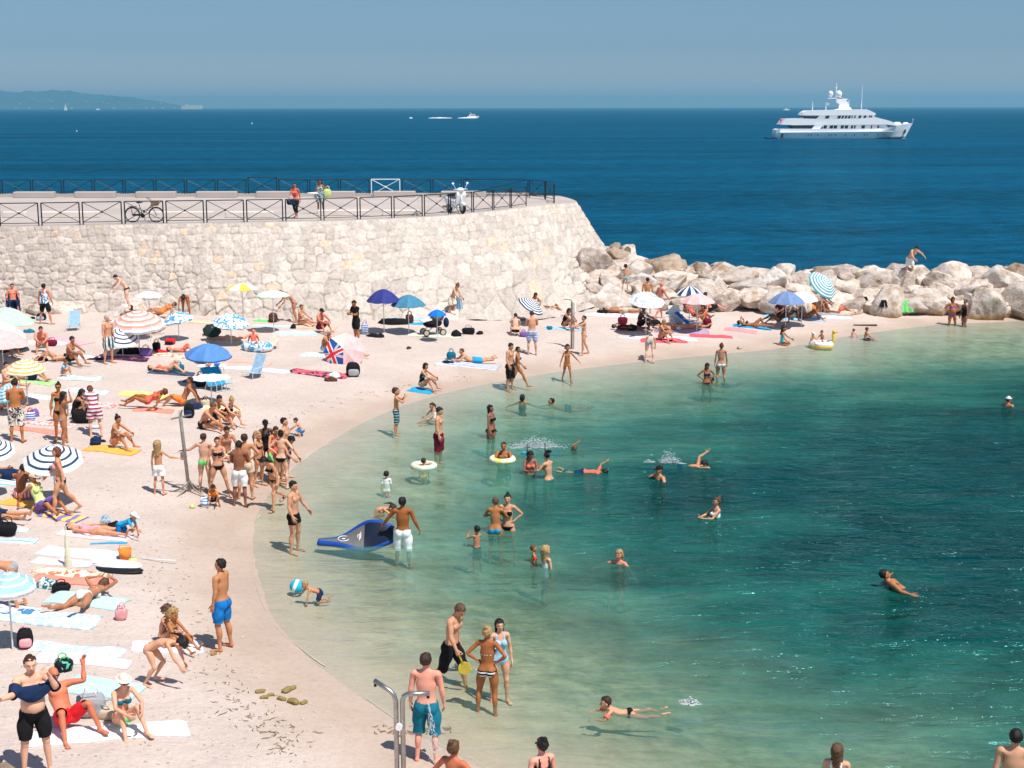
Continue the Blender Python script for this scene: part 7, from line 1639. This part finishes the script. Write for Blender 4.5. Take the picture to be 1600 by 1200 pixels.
# ============================================================ bags, clothes, chairs, boats
for a in [
 (40, 1010, .30, .28, .34, 'black', 'black and pink bag on the pink towel behind the heavy man', 'backpack', 20, 'pink'), (143, 1118, .45, .35, .36, 'grey', 'grey tote bag between the bald man and the woman in the hat', 'bag', 10, 'white'), (168, 1122, .38, .28, .20, 'beige', 'beige bag behind the woman in the straw hat', 'bag', -15, 'grey'),
 (100, 1048, .30, .25, .22, 'greenbw', 'small patterned bag beside the heavy man\'s elbow', 'bag', 30, 'green'), (77, 918, .50, .30, .18, 'floral', 'heap of red printed clothes on the turquoise towel', 'pile', 0), (96, 925, .36, .26, .18, 'black', 'black shoulder bag beside the printed clothes', 'bag', 20), (152, 1140, .20, .12, .07, 'brown', 'brown sandals on the white towel', 'pile', 30),
 (10, 836, .46, .34, .30, 'black', 'black bag on the sand at the left edge above the pale blue parasol', 'bag', 0), (178, 826, .3, .25, .16, 'black', 'dark bag beside the child in the white cap', 'pile', 0), (165, 822, .22, .18, .2, 'lightblue', 'pale bottle bag behind the sunbather in pink', 'bag', 0),
 (150, 694, .34, .26, .22, 'navy', 'dark rucksack beside the woman on the orange towel', 'backpack', 0), (130, 660, .62, .42, .42, 'black', 'large round black bag with a pale badge under the striped dress woman', 'bag', 10), (48, 658, .28, .2, .30, 'bluewhite', 'small red, white and blue bag beside the man in leaf shorts', 'bag', 10, 'red'), (53, 650, .3, .25, .2, 'purple', 'pale purple clothes beside the man in leaf shorts', 'pile', 0), (118, 648, .5, .4, .25, 'white', 'white and black clothes pile beside the large black bag', 'pile', 0),
 (65, 500, .42, .30, .30, 'black', 'black rucksack by the walking man in black shorts', 'backpack', 0, 'lightblue'), (48, 498, .35, .2, .08, 'black', 'dark clothes on the sand left of the walking man', 'pile', 0), (46, 519, .4, .3, .12, 'teal', 'teal clothes beside the pink parasol', 'pile', 0), (64, 563, .55, .3, .14, 'black', 'crumpled black clothes below the sunburnt man', 'pile', -20), (80, 540, .45, .35, .22, 'maroon', 'dark red bag under the pink parasol', 'bag', 0), (30, 545, .5, .4, .35, 'black', 'black bag in the shade of the pink parasol', 'bag', 0),
 (205, 553, 1.1, .35, .22, 'black', 'long dark holdall behind the old man', 'pile', 5), (228, 556, .45, .35, .30, 'purple', 'pale lilac beach bag with a dark trim', 'bag', 10, 'grey'), (266, 538, .42, .35, .24, 'red', 'red rucksack near the black cool box', 'backpack', 0, 'black'), (245, 548, .30, .25, .34, 'black', 'black cool box beside the red rucksack', 'bag', 0), (252, 550, .5, .3, .1, 'red', 'red clothes in front of the black cool box', 'pile', 0), (279, 582, .42, .34, .30, 'teal', 'dark green bag right of the sunbather with bent knees', 'bag', 10), (318, 568, .5, .25, .38, 'black', 'black sports bag under the blue parasol', 'bag', 0), (305, 556, .3, .25, .2, 'black', 'small black bag at the blue parasol\'s edge', 'bag', 0),
 (303, 597, .8, .35, .10, 'teal', 'dark green clothes left of the turquoise chairs', 'pile', 0), (314, 604, .40, .25, .40, 'black', 'black square bag against the turquoise chairs', 'bag', 0), (296, 652, .34, .26, .44, 'black', 'black rucksack hanging beside the tall shower post', 'backpack', 0, 'navy'), (321, 636, .3, .25, .26, 'beige', 'straw basket behind the three seated bathers', 'bag', 0, 'brown'), (308, 638, .4, .3, .15, 'navy', 'navy clothes behind the tall shower', 'pile', 0),
 (458, 513, .26, .2, .16, 'black', 'small black bag on the striped towel', 'pile', 0), (427, 503, .4, .35, .40, 'brown', 'small brown rucksack standing at the wall foot', 'backpack', 0), (410, 502, .8, .3, .08, 'green', 'green clothes on the sand at the wall foot', 'pile', 0), (552, 588, .55, .42, .52, 'black', 'pointed black rucksack on the rumpled blanket', 'backpack', 10, 'grey'), (522, 590, .40, .3, .2, 'white', 'white shirt on the rumpled blanket', 'pile', 0), (517, 595, .4, .25, .14, 'brown', 'brown shoes on the rumpled blanket', 'pile', 0), (570, 522, .3, .3, .42, 'bluewhite', 'upright blue and white bag behind the man in the black t-shirt', 'bag', 0), (585, 526, .8, .3, .14, 'black', 'dark clothes right of the man in the black t-shirt', 'pile', 0), (540, 555, .45, .3, .14, 'teal', 'dark teal bag under the union flag parasol', 'pile', 0),
 (613, 506, 1.3, .5, .24, 'black', 'long heap of black clothes under the steel blue parasol', 'pile', 0), (640, 506, .35, .25, .42, 'brown', 'brown and black upright bag right of the dark heap', 'bag', 0, 'black'), (713, 526, .42, .30, .24, 'black', 'round black bag right of the pushchair', 'pile', 0), (732, 522, .55, .35, .28, 'black', 'black bag with an open pale flap', 'bag', 0, 'grey'), (749, 522, .30, .25, .12, 'black', 'small black bag near the open one', 'pile', 0), (699, 496, .26, .22, .22, 'red', 'red bag on the handle side of the pushchair', 'bag', 0), (730, 490, .75, .4, .24, 'black', 'black holdall beside the red haired woman in the wrap', 'bag', -4), (720, 491, .25, .2, .2, 'purple', 'small purple bag beside the black holdall', 'bag', 0),
 (639, 545, .28, .12, .10, 'brown', 'pair of brown shoes on the open sand below the pushchair', 'pile', 60), (818, 526, .32, .25, .22, 'purple', 'purple bag behind the man in patterned shorts', 'bag', 0), (705, 563, .35, .3, .34, 'teal', 'teal bag in front of the boy\'s head on the striped towel', 'bag', 0), (698, 568, .5, .35, .10, 'black', 'dark clothes on the striped towel', 'pile', 0), (686, 571, .35, .3, .10, 'white', 'white shirt at the end of the striped towel', 'pile', 0), (858, 514, .3, .25, .12, 'teal', 'dark teal clothes left of the woman by the far shower', 'pile', 0), (941, 490, .5, .35, .18, 'black', 'black bag at the head of the sunbather by the rocks', 'bag', 0),
 (973, 507, .42, .3, .34, 'maroon', 'maroon beach bag beside the dark skinned man', 'bag', 0), (1022, 508, .6, .4, .22, 'black', 'black clothes right of the dark skinned man', 'pile', 0), (1105, 512, .36, .32, .42, 'maroon', 'tall maroon bucket bag right of the deck chair', 'bag', 0, 'brown'), (989, 527, .34, .22, .08, 'black', 'small dark sandals left of the blond woman', 'pile', 0), (1060, 508, .4, .3, .5, 'white', 'white towel heap behind the two face down sunbathers', 'pile', 0), (1048, 534, .2, .15, .1, 'black', 'small black pouch beside the blond woman', 'pile', 0), (1047, 490, .4, .25, .1, 'teal', 'dark teal towel roll behind the white heap', 'pile', 0),
 (1085, 478, .6, .4, .4, 'yellow', 'yellow patterned bag in the shade of the pink parasol', 'bag', 0, 'grey'), (1190, 476, .45, .3, .12, 'teal', 'dark teal clothes on the white towel by the boulders', 'pile', 0), (1244, 476, .5, .3, .45, 'yellow', 'yellow towel draped in the shade of the grey blue parasol', 'pile', 0), (1262, 478, .5, .35, .5, 'black', 'black rucksack behind the tanned sunbathers', 'backpack', 0), (1210, 478, .5, .3, .18, 'bluewhite', 'blue and red bag at the left of the grey blue parasol', 'bag', 0), (1365, 480, .25, .2, .3, 'orange', 'small orange bag against the boulders', 'bag', 0),
 (160, 690, .2, .15, .06, 'black', 'black sandals right of the dark rucksack', 'pile', 0), (190, 968, .22, .2, .24, 'pink', 'small pink and white bottle on the open sand', 'bag', 0), (146, 668, .5, .3, .06, 'bluewhite', 'long flat striped roll below the large black bag', 'pile', -12),
]:
    px, py, sx, sy, sz, c, lb, kd = a[:8]; rz = a[8] if len(a) > 8 else 0; c2 = a[9] if len(a) > 9 else None
    bag(px, py, sx, sy, sz, c, lb, kd, rz, c2)
def g_obj(builder, px, py, name, mt, label, cat, rz=0, water=False, smooth=True, dz=0, group=None):
    p = Zp(px, py, 0) if water else G(px, py); m = MB(); builder(m); o = m.build(name, mt, None, smooth); o.location = (p[0], p[1], p[2]+dz); o.rotation_euler = (0, 0, R(rz)); tag(o, label, cat, group); return o
deck_chair(22, 497, 20, 'navy', 'navy folding chair at the foot of the wall under the sunburnt man', 1.15, 70)
deck_chair(396, 590, -35, 'lightblue', 'pale blue folding chair standing alone in the middle of the sand', .95, 62)
deck_chair(337, 609, 60, 'skyb', 'left one of the two turquoise low chairs', .9, 60)
deck_chair(348, 608, 50, 'skyb', 'right one of the two turquoise low chairs', .9, 55)
deck_chair(115, 516, 0, 'lightblue', 'pale blue striped chair standing alone in front of the wall', .85, 70)
deck_chair(1080, 512, 65, 'blue', 'blue deck chair carrying a lying woman', 1.0, 38)
deck_chair(1057, 510, 20, 'white', 'white chair draped with cloth behind the face down sunbathers', 1.0, 72)
deck_chair(425, 545, -20, 'palegreen' if False else 'cream', 'pale folding chair at the end of the inflatable boat', .7, 60)
# white picnic table under the blue parasol
p = G(332, 590); root = empty('picnic_table', tuple(p), label='small white camping table with food under the blue parasol', cat='table')
m = MB(); m.box((0, 0, .42), (.95, .6, .03)); m.build('table_top', M_white, root)
for sx in (-1, 1):
    for sy in (-1, 1):
        m = MB(); m.tube([(sx*.4, sy*.24, 0), (sx*.34, sy*.2, .41)], .013, 6); m.build('leg', M_pole, root)
for dx, c_, lb in ((-.12, 'orange', 'orange bowl on the white camping table'), (.18, 'blue', 'blue dish on the white camping table')):
    m = MB(); m.lathe([(.0, 0), (.07, .0), (.12, .07), (.11, .07), (.06, .02), (0, .02)], n=16); o = m.build('bowl', cloth(c_), None, True); o.location = (p[0]+dx, p[1], p[2]+.437); tag(o, lb, 'bowl')
# inflatable boat on the sand
p = G(402, 548); root = empty('inflatable_boat', tuple(p), R(-8), label='pale blue and white inflatable boat on the sand under the child in coral', cat='inflatable boat')
m = MB(); m.torus((0, 0, .16), .48, .16, 30, 12, sy=.62); m.build('boat_tube', flor, root, True); m = MB(); m.ball((0, 0, .06), (.48, .3, .05), 16, 6); m.build('boat_floor', whitecl, root, True)
# surf board shaped float, bucket toys
g_obj(lambda m: (m.ball((0, 0, .09), (.62, .26, .07), 24, 8), m.ball((-.35, 0, .13), (.25, .18, .05), 14, 6)), 182, 888, 'body_board', whitecl, 'white bodyboard with a dark underside lying on the printed towel', 'bodyboard', -14)
g_obj(lambda m: m.ball((.02, -.03, .05), (.60, .25, .05), 24, 8), 184, 892, 'board_case', M_black, 'black board case under the white bodyboard', 'board case', -14)
g_obj(lambda m: (m.lathe([(0, 0), (.11, 0), (.15, .24), (.14, .24), (.10, .02), (0, .02)], n=18), m.tube([(-.14, 0, .24), (-.1, 0, .33), (.1, 0, .33), (.14, 0, .24)], .008, 6)), 196, 874, 'toy_bucket', cloth('orange'), 'orange toy bucket behind the white bodyboard', 'bucket')
g_obj(lambda m: (m.lathe([(0, 0), (.08, 0), (.09, .16), (0, .18)], n=14), m.tube([(0, 0, .16), (.03, 0, .24)], .02, 6)), 208, 884, 'toy_bottle', cloth('lime'), 'lime and black bottle at the tip of the white bodyboard', 'bottle')
g_obj(lambda m: (m.lathe([(0, 0), (.10, 0), (.135, .22), (.125, .22), (.09, .02), (0, .02)], n=18), m.tube([(-.13, 0, .22), (-.09, 0, .31), (.09, 0, .31), (.13, 0, .22)], .008, 6)), 321, 792, 'toy_bucket', stripes('bucket_print', (.8, .8, .8), (.1, .3, .6), 10, 2, .6), 'blue and white toy bucket at the crouching child\'s hands', 'bucket')
g_obj(lambda m: (m.lathe([(0, 0), (.07, 0), (.05, .1), (0, .11)], n=14), m.tube([(0, 0, .08), (.09, 0, .14)], .012, 6)), 300, 794, 'toy_spade', cloth('lime'), 'yellow green sand toy left of the toy bucket', 'toy')
def disc(m): m.lathe([(0, .02), (.20, .02), (.235, .0), (.24, -.02), (.225, -.02), (.2, -.005), (0, -.005)], n=28)
o = g_obj(disc, 430, 752, 'frisbee', cloth('green'), 'large green disc held by the woman with hands on hips', 'frisbee', 0, dz=.62); o.rotation_euler = (R(78), 0, R(70)); o.scale = (1, 1.25, 1)
# t-shirt on the raised arms of the heavy man
def raised_shirt():
    o = undressed; B = BODY['h']; V = np.empty(len(o.data.vertices)*3, np.float32); o.data.vertices.foreach_get('co', V); V = V.reshape(-1, 3); C = B['V']; ax = np.abs(C[:, 0])
    u, Fs, off, fl = None, None, 0, 0; m = (ax > .30) & (ax < .47) & (C[:, 2] > 1.3); F = B['F']; fm = m[F].sum(1) >= 3; Fs = F[fm]; uu = np.unique(Fs); mp = np.full(len(V), -1); mp[uu] = np.arange(len(uu)); N = vnormals(V, F)
    
    for sg in (1, -1):
        F3 = F[fm]; F3 = F3[(C[F3[:, 0], 0]*sg) > 0]; u3 = np.unique(F3); mp3 = np.full(len(V), -1); mp3[u3] = np.arange(len(u3)); mesh_np('shirt_sleeve', V[u3]+N[u3]*.03, mp3[F3], cloth('navy'), o)
    c = {s: V[(C[:, 0]*s > .32) & (C[:, 0]*s < .40) & (C[:, 2] > 1.3)].mean(0) for s in (1, -1)}; e = {s: V[(C[:, 0]*s > .40) & (C[:, 0]*s < .46) & (C[:, 2] > 1.3)].mean(0) for s in (1, -1)}
    A_ = (c[-1]+e[-1])/2; B_ = (c[1]+e[1])/2; hd_ = V[C[:, 2] > 1.6].mean(0); mid = (A_+B_)/2; mid = np.array([mid[0], mid[1]-.10, min(mid[2], hd_[2]-.14)])
    rows = []; n = 26; A_ = A_*.9+mid*.1; B_ = B_*.9+mid*.1
    for i in range(n+1):
        t = i/n; p_ = (1-t)**2*A_+2*t*(1-t)*mid+t*t*B_; w_ = .06+.07*math.sin(math.pi*t); ring_ = []
        for k in range(14):
            a = 2*math.pi*k/14; ring_.append(p_+np.array([0, math.cos(a)*.055*(1+.3*math.sin(5*a+t*9)), math.sin(a)*w_-.06*math.sin(math.pi*t)]))
        rows.append(ring_)
    V2 = np.array(rows).reshape(-1, 3); F2 = []
    for i in range(n):
        for k in range(14): F2.append((i*14+k, i*14+(k+1) % 14, (i+1)*14+(k+1) % 14, (i+1)*14+k))
    mesh_np('shirt_body', V2, F2, cloth('navy'), o)
raised_shirt()
# rings in the water
ring(785, 719, .30, .09, stripes('yellow_ring_print', (.85, .72, .15), (.85, .82, .70), 6, kind='blot', duty=.5), 'yellow printed swim ring around the small child in front of the man', dz=-.03)
ring(662, 729, .30, .085, 'cream', 'pale yellow swim ring around the small child near the shore', dz=-.03)
# masks and snorkels
def snorkel(px, py, z, label, c='black', rz=0):
    p = Zp(px, py, 0); m = MB(); m.ball((0, 0, 0), (.085, .04, .045), 12, 8); o = m.build('diving_mask', cloth(c), None, True)
    m = MB(); m.tube([(.08, 0, -.08), (.10, 0, .02), (.10, .02, .24)], .014, 8); m.build('snorkel_tube', M_black, o, True); o.location = (p[0], p[1]-.12, z); o.rotation_euler = (0, 0, R(rz)); tag(o, label, 'diving mask'); return o
snorkel(818, 740, .62, 'turquoise diving mask held in the hands of the snorkeller', 'skyb'); snorkel(857, 748, .80, 'black mask and snorkel on the head of the snorkeller with her back turned', 'black', 180)
# splashes
foamw = mat('white_spray', (.80, .84, .86), .35, .12, 9, trans=.55)
def splash(px, py, L_, W2, H_, n, seed, label):
    p = Zp(px, py, 0); r_ = random.Random(seed); m = MB()
    for i in range(n):
        a = r_.gauss(0, .42); b = r_.gauss(0, .35); q = math.exp(-(a*a+b*b)*1.5); s = r_.uniform(.006, .017)
        m.ball((a*L_, b*W2, abs(r_.gauss(0, .5))*H_*q), (s*1.6, s, s*.7), 6, 4)
    for i in range(n//9):
        a = r_.gauss(0, .5); b = r_.gauss(0, .4); m.ball((a*L_, b*W2, .0), (r_.uniform(.05, .16), r_.uniform(.012, .03), .012), 8, 4)
    o = m.build('water_splash', foamw, None, True); o.location = tuple(p); tag(o, label, 'splash', kind='stuff'); return o
splash(838, 698, .85, .35, .30, 620, 1, 'white splash behind the swimming boy'); splash(1045, 722, .35, .3, .35, 220, 2, 'splash of the front crawl swimmer'); splash(1014, 722, .18, .1, .08, 40, 3, 'small splash left of the man in the black cap'); splash(1078, 1098, .2, .12, .10, 70, 4, 'splash at the feet of the swimming boy'); splash(718, 1046, .2, .15, .15, 90, 5, 'small splash below the yellow racket')
# blue towel held by the woman in the wrap; bag of the quay women
def hanging(px, py, w_, h_, c, label, name='hanging_towel', dx=0, z0=None, lift=0):
    p = G(px, py) if z0 is None else Zp(px, py, z0); n = 12; k = 14; V = []
    for i in range(n+1):
        for j in range(k+1):
            u = j/k-.5; t = i/n; V.append((u*w_*(.45+.55*t)+dx, .05*math.sin(u*18)*(.4+t), h_*(1-t)))
    A = np.array(V); B_ = A.copy(); B_[:, 1] += .02; F1 = grid_faces(n+1, k+1); o = mesh_np(name, np.concatenate([A, B_]), np.concatenate([F1, F1[:, ::-1]+len(A)]), cmat(c)); o.location = (p[0], p[1], p[2]+lift); tag(o, label, 'towel' if 'towel' in name else 'bag'); return o
hanging(717, 495, .45, .95, 'lightblue', 'pale blue towel held out by the red haired woman in the wrap', lift=.02)
p = Zp(463, 341, 4.9)
g = bag(463, 341, .42, .25, .30, 'navy', 'dark wide shoulder bag of the woman in leggings on the quay', 'bag', 0, 'white', group='bags carried on the quay'); g.location = (p[0]-.22, p[1]-.05, 4.9+.62)
p = Zp(501, 334, 4.9); g = bag(501, 334, .38, .22, .42, 'lime', 'pale yellow bag on the arm of the woman in the flowered dress', 'bag', 0, 'yellow', group='bags carried on the quay'); g.location = (p[0]+.36, p[1]+.02, 4.9+.78)
g_obj(lambda m: (m.ball((0, 0, 0), (.30, .10, .05), 14, 6)), 488, 330, 'rolled_towel', whitecl, 'white rolled towel under the arm of the woman in the flowered dress', 'towel').location = (p[0]-.35, p[1]-.1, 4.9+1.0)
# clothes drying on the boulders
for px, py, c_, lb, w_, h_ in ((1381, 462, 'black', 'black cloth hanging on a boulder at the back of the sand', .5, .35), (1418, 470, 'green', 'bright green towel spread over a boulder', .8, .6), (1352, 452, 'black', 'small dark cloth on a boulder left of the black one', .3, .2)):
    q_ = hit(px, py+14); o = hanging(px, py+12, w_, h_, c_, lb, 'towel_on_rock', z0=1.0); o.location = (q_[0], q_[1]-.1, q_[2]-.1); o.rotation_euler = (R(-25), 0, 0)
# concrete stub at the wall foot
p = G(544, 490); root = empty('drain_post', tuple(p), label='square grey concrete post standing at the foot of the wall', cat='post'); m = MB(); m.box((0, 0, .48), (.42, .42, .96), bev=.04); m.build('post_shaft', mat('grey_concrete', (.33, .29, .26), .9, .2, 5), root); m = MB(); m.box((0, 0, .99), (.5, .5, .06)); m.build('post_cap', mat('dark_concrete', (.12, .11, .11), .9), root)
# driftwood plank at the waterline right, pole on the sand
g_obj(lambda m: m.box((0, 0, .03), (1.1, .12, .06), bev=.02), 1352, 509, 'driftwood_plank', mat('wet_wood', (.07, .05, .03), .8, .4, 9), 'dark driftwood plank on the wet sand near the toddler in pink', 'plank', 2, smooth=False)
g_obj(lambda m: m.tube([(-.6, .12, .03), (.6, -.1, .03)], .014, 6), 235, 876, 'spare_pole', M_pole, 'thin pale pole lying on the sand right of the orange bucket', 'pole', 0)
g_obj(lambda m: (m.ball((0, 0, .04), (.10, .14, .07), 10, 6), m.tube([(-.1, 0, .04), (.16, .05, .04)], .015, 5)), 1155, 545, 'sea_shell_stone', mat('tan_stone', (.45, .36, .25), .9, .3), 'small tan ring shaped stone at the water edge below the pink mat', 'stone')
# ============================================================ seaweed wrack and litter on the sand
def wrack():
    r_ = random.Random(12); m = MB(); line = [(165, 770), (215, 850), (250, 915), (262, 960), (300, 1000), (320, 1045), (345, 1065), (375, 1100), (410, 1120), (440, 1150), (470, 1190)]
    def bit(px, py, s):
        p = G(px, py); a = r_.uniform(0, 3.14); L_ = s*r_.uniform(.5, 1.6); pts = [(p[0]+math.cos(a)*L_*q+r_.uniform(-.02, .02)*s*9, p[1]+math.sin(a)*L_*q+r_.uniform(-.02, .02)*s*9, p[2]+.008+r_.uniform(0, .012)) for q in (-.5, -.15, .2, .5)]; m.tube(pts, [.002, .004+s*.02, .004+s*.02, .002], 4)
    for i in range(150):
        t = r_.random()*(len(line)-1); k = int(t); f = t-k; a, b = line[k], line[k+1]; sp_ = r_.gauss(0, 16+20*(r_.random() < .3)); bit(a[0]+(b[0]-a[0])*f+sp_, a[1]+(b[1]-a[1])*f+r_.gauss(0, 9), r_.uniform(.03, .10))
    for i in range(26): bit(400+r_.gauss(0, 30), 1122+r_.gauss(0, 12), r_.uniform(.06, .2))
    for i in range(30): bit(445+r_.gauss(0, 18), 1160+r_.gauss(0, 14), r_.uniform(.05, .16))
    for i in range(90): bit(r_.uniform(420, 640), 0, .03) if False else bit(r_.uniform(0, 330), r_.uniform(860, 1195), r_.uniform(.02, .06))
    for i in range(90):
        t = r_.random(); x = 400+340*t; y = 668-78*t+r_.gauss(0, 4)-12*math.sin(t*3); bit(x, y, r_.uniform(.04, .12))
    for i in range(60): p = (r_.uniform(585, 705), 1143+r_.gauss(0, 4)); bit(p[0], p[1], r_.uniform(.05, .14))
    o = m.build('seaweed_wrack', mat('dry_seaweed', (.20, .13, .06), .9, .5, 20)); tag(o, kind='stuff')
wrack()
def pebbles():
    r_ = random.Random(3); m = MB()
    for i in range(900):
        x, y = r_.uniform(0, 560), r_.uniform(620, 1195); p = G(x, y)
        if sdist(np.array([p[0]]), np.array([p[1]]))[0] < .8: continue
        s = r_.uniform(.008, .028); m.ball((p[0], p[1], p[2]+s*.3), (s*1.3, s, s*.6), 6, 4)
    o = m.build('shingle', mat('pale_shingle', (.50, .44, .38), .9, .35, 30)); tag(o, kind='stuff')
pebbles()
for (px, py, s, lb) in ((335, 1023, .085, 'single mossy stone near the feet of the man in blue shorts'), (408, 1082, .11, 'upper mossy stone of the three in a cluster'), (412, 1091, .09, 'lower mossy stone of the three in a cluster'), (422, 1087, .08, 'pale stone right of the small mossy cluster'), (450, 1080, .15, 'largest mossy stone on the wet sand'), (441, 1094, .11, 'flat mossy stone left in the front row'), (458, 1098, .15, 'broad mossy stone in the middle of the front row'), (476, 1099, .10, 'round mossy stone right in the front row'), (459, 1076, .10, 'white stone behind the largest mossy stone')):
    p = G(px, py); src = ROCKS[7] if 'mossy' in lb else ROCKS[0]
    bm_ = src.data.copy(); o = bpy.data.objects.new('stone', bm_); col.objects.link(o); bm_.materials.clear(); bm_.materials.append(mat('mossy_stone', (.27, .20, .07), .9, .4, 9) if 'mossy' in lb else whitecl)
    s *= .62; o.scale = (s*1.3, s*.9, s*.6); o.rotation_euler = (.1, .2, rnd.uniform(0, 6)); o.location = (p[0], p[1], p[2]+s*.2); tag(o, lb, 'stone', 'stones on the wet sand')
# the thin line of foam and wet lip where the water ends
def lip():
    P = SH; d = np.gradient(P, axis=0); d /= np.linalg.norm(d, axis=1)[:, None]; nrm = np.stack([-d[:, 1], d[:, 0]], 1)
    s = np.concatenate([[0], np.cumsum(np.linalg.norm(np.diff(P, axis=0), axis=1))]); u = np.arange(0, s[-1], .10); X_ = np.interp(u, s, P[:, 0]); Y_ = np.interp(u, s, P[:, 1]); NX = np.interp(u, s, nrm[:, 0]); NY = np.interp(u, s, nrm[:, 1])
    m = MB(); r_ = random.Random(8); V = []; F = []
    wob = (fbm(u*.35, u*0, 3, 5)-.45)*.9; wid = np.clip((vnoise(u*1.1, u*0, 9)-.5)*.04, .002, .012)
    for i in range(len(u)):
        x = X_[i]+NX[i]*wob[i]*.5; y = Y_[i]+NY[i]*wob[i]*.5; V += [(x, y, float(max(gz(x, y), 0))+.012), (x-NX[i]*wid[i], y-NY[i]*wid[i], max(gz(x-NX[i]*wid[i], y-NY[i]*wid[i]), 0)+.016), (x-NX[i]*wid[i]*2, y-NY[i]*wid[i]*2, max(gz(x-NX[i]*wid[i]*2, y-NY[i]*wid[i]*2), 0)+.010)]
    Ff = grid_faces(len(u), 3); Ff = Ff[(fbm(u*.8, u*0, 3, 31) > .46)[Ff[:, 0]//3]]
    o = mesh_np('shore_foam', V, Ff, mat('shore_foam', (.60, .54, .44), .6, .1, 6)); tag(o, kind='stuff')
lip()
q_ = G(5, 1222); place_rock(7, q_[0], q_[1], q_[2]-.05, (.62, .4, .26), 'smooth grey brown rock in the bottom left corner', 'rocks in the near sand', dark=True)
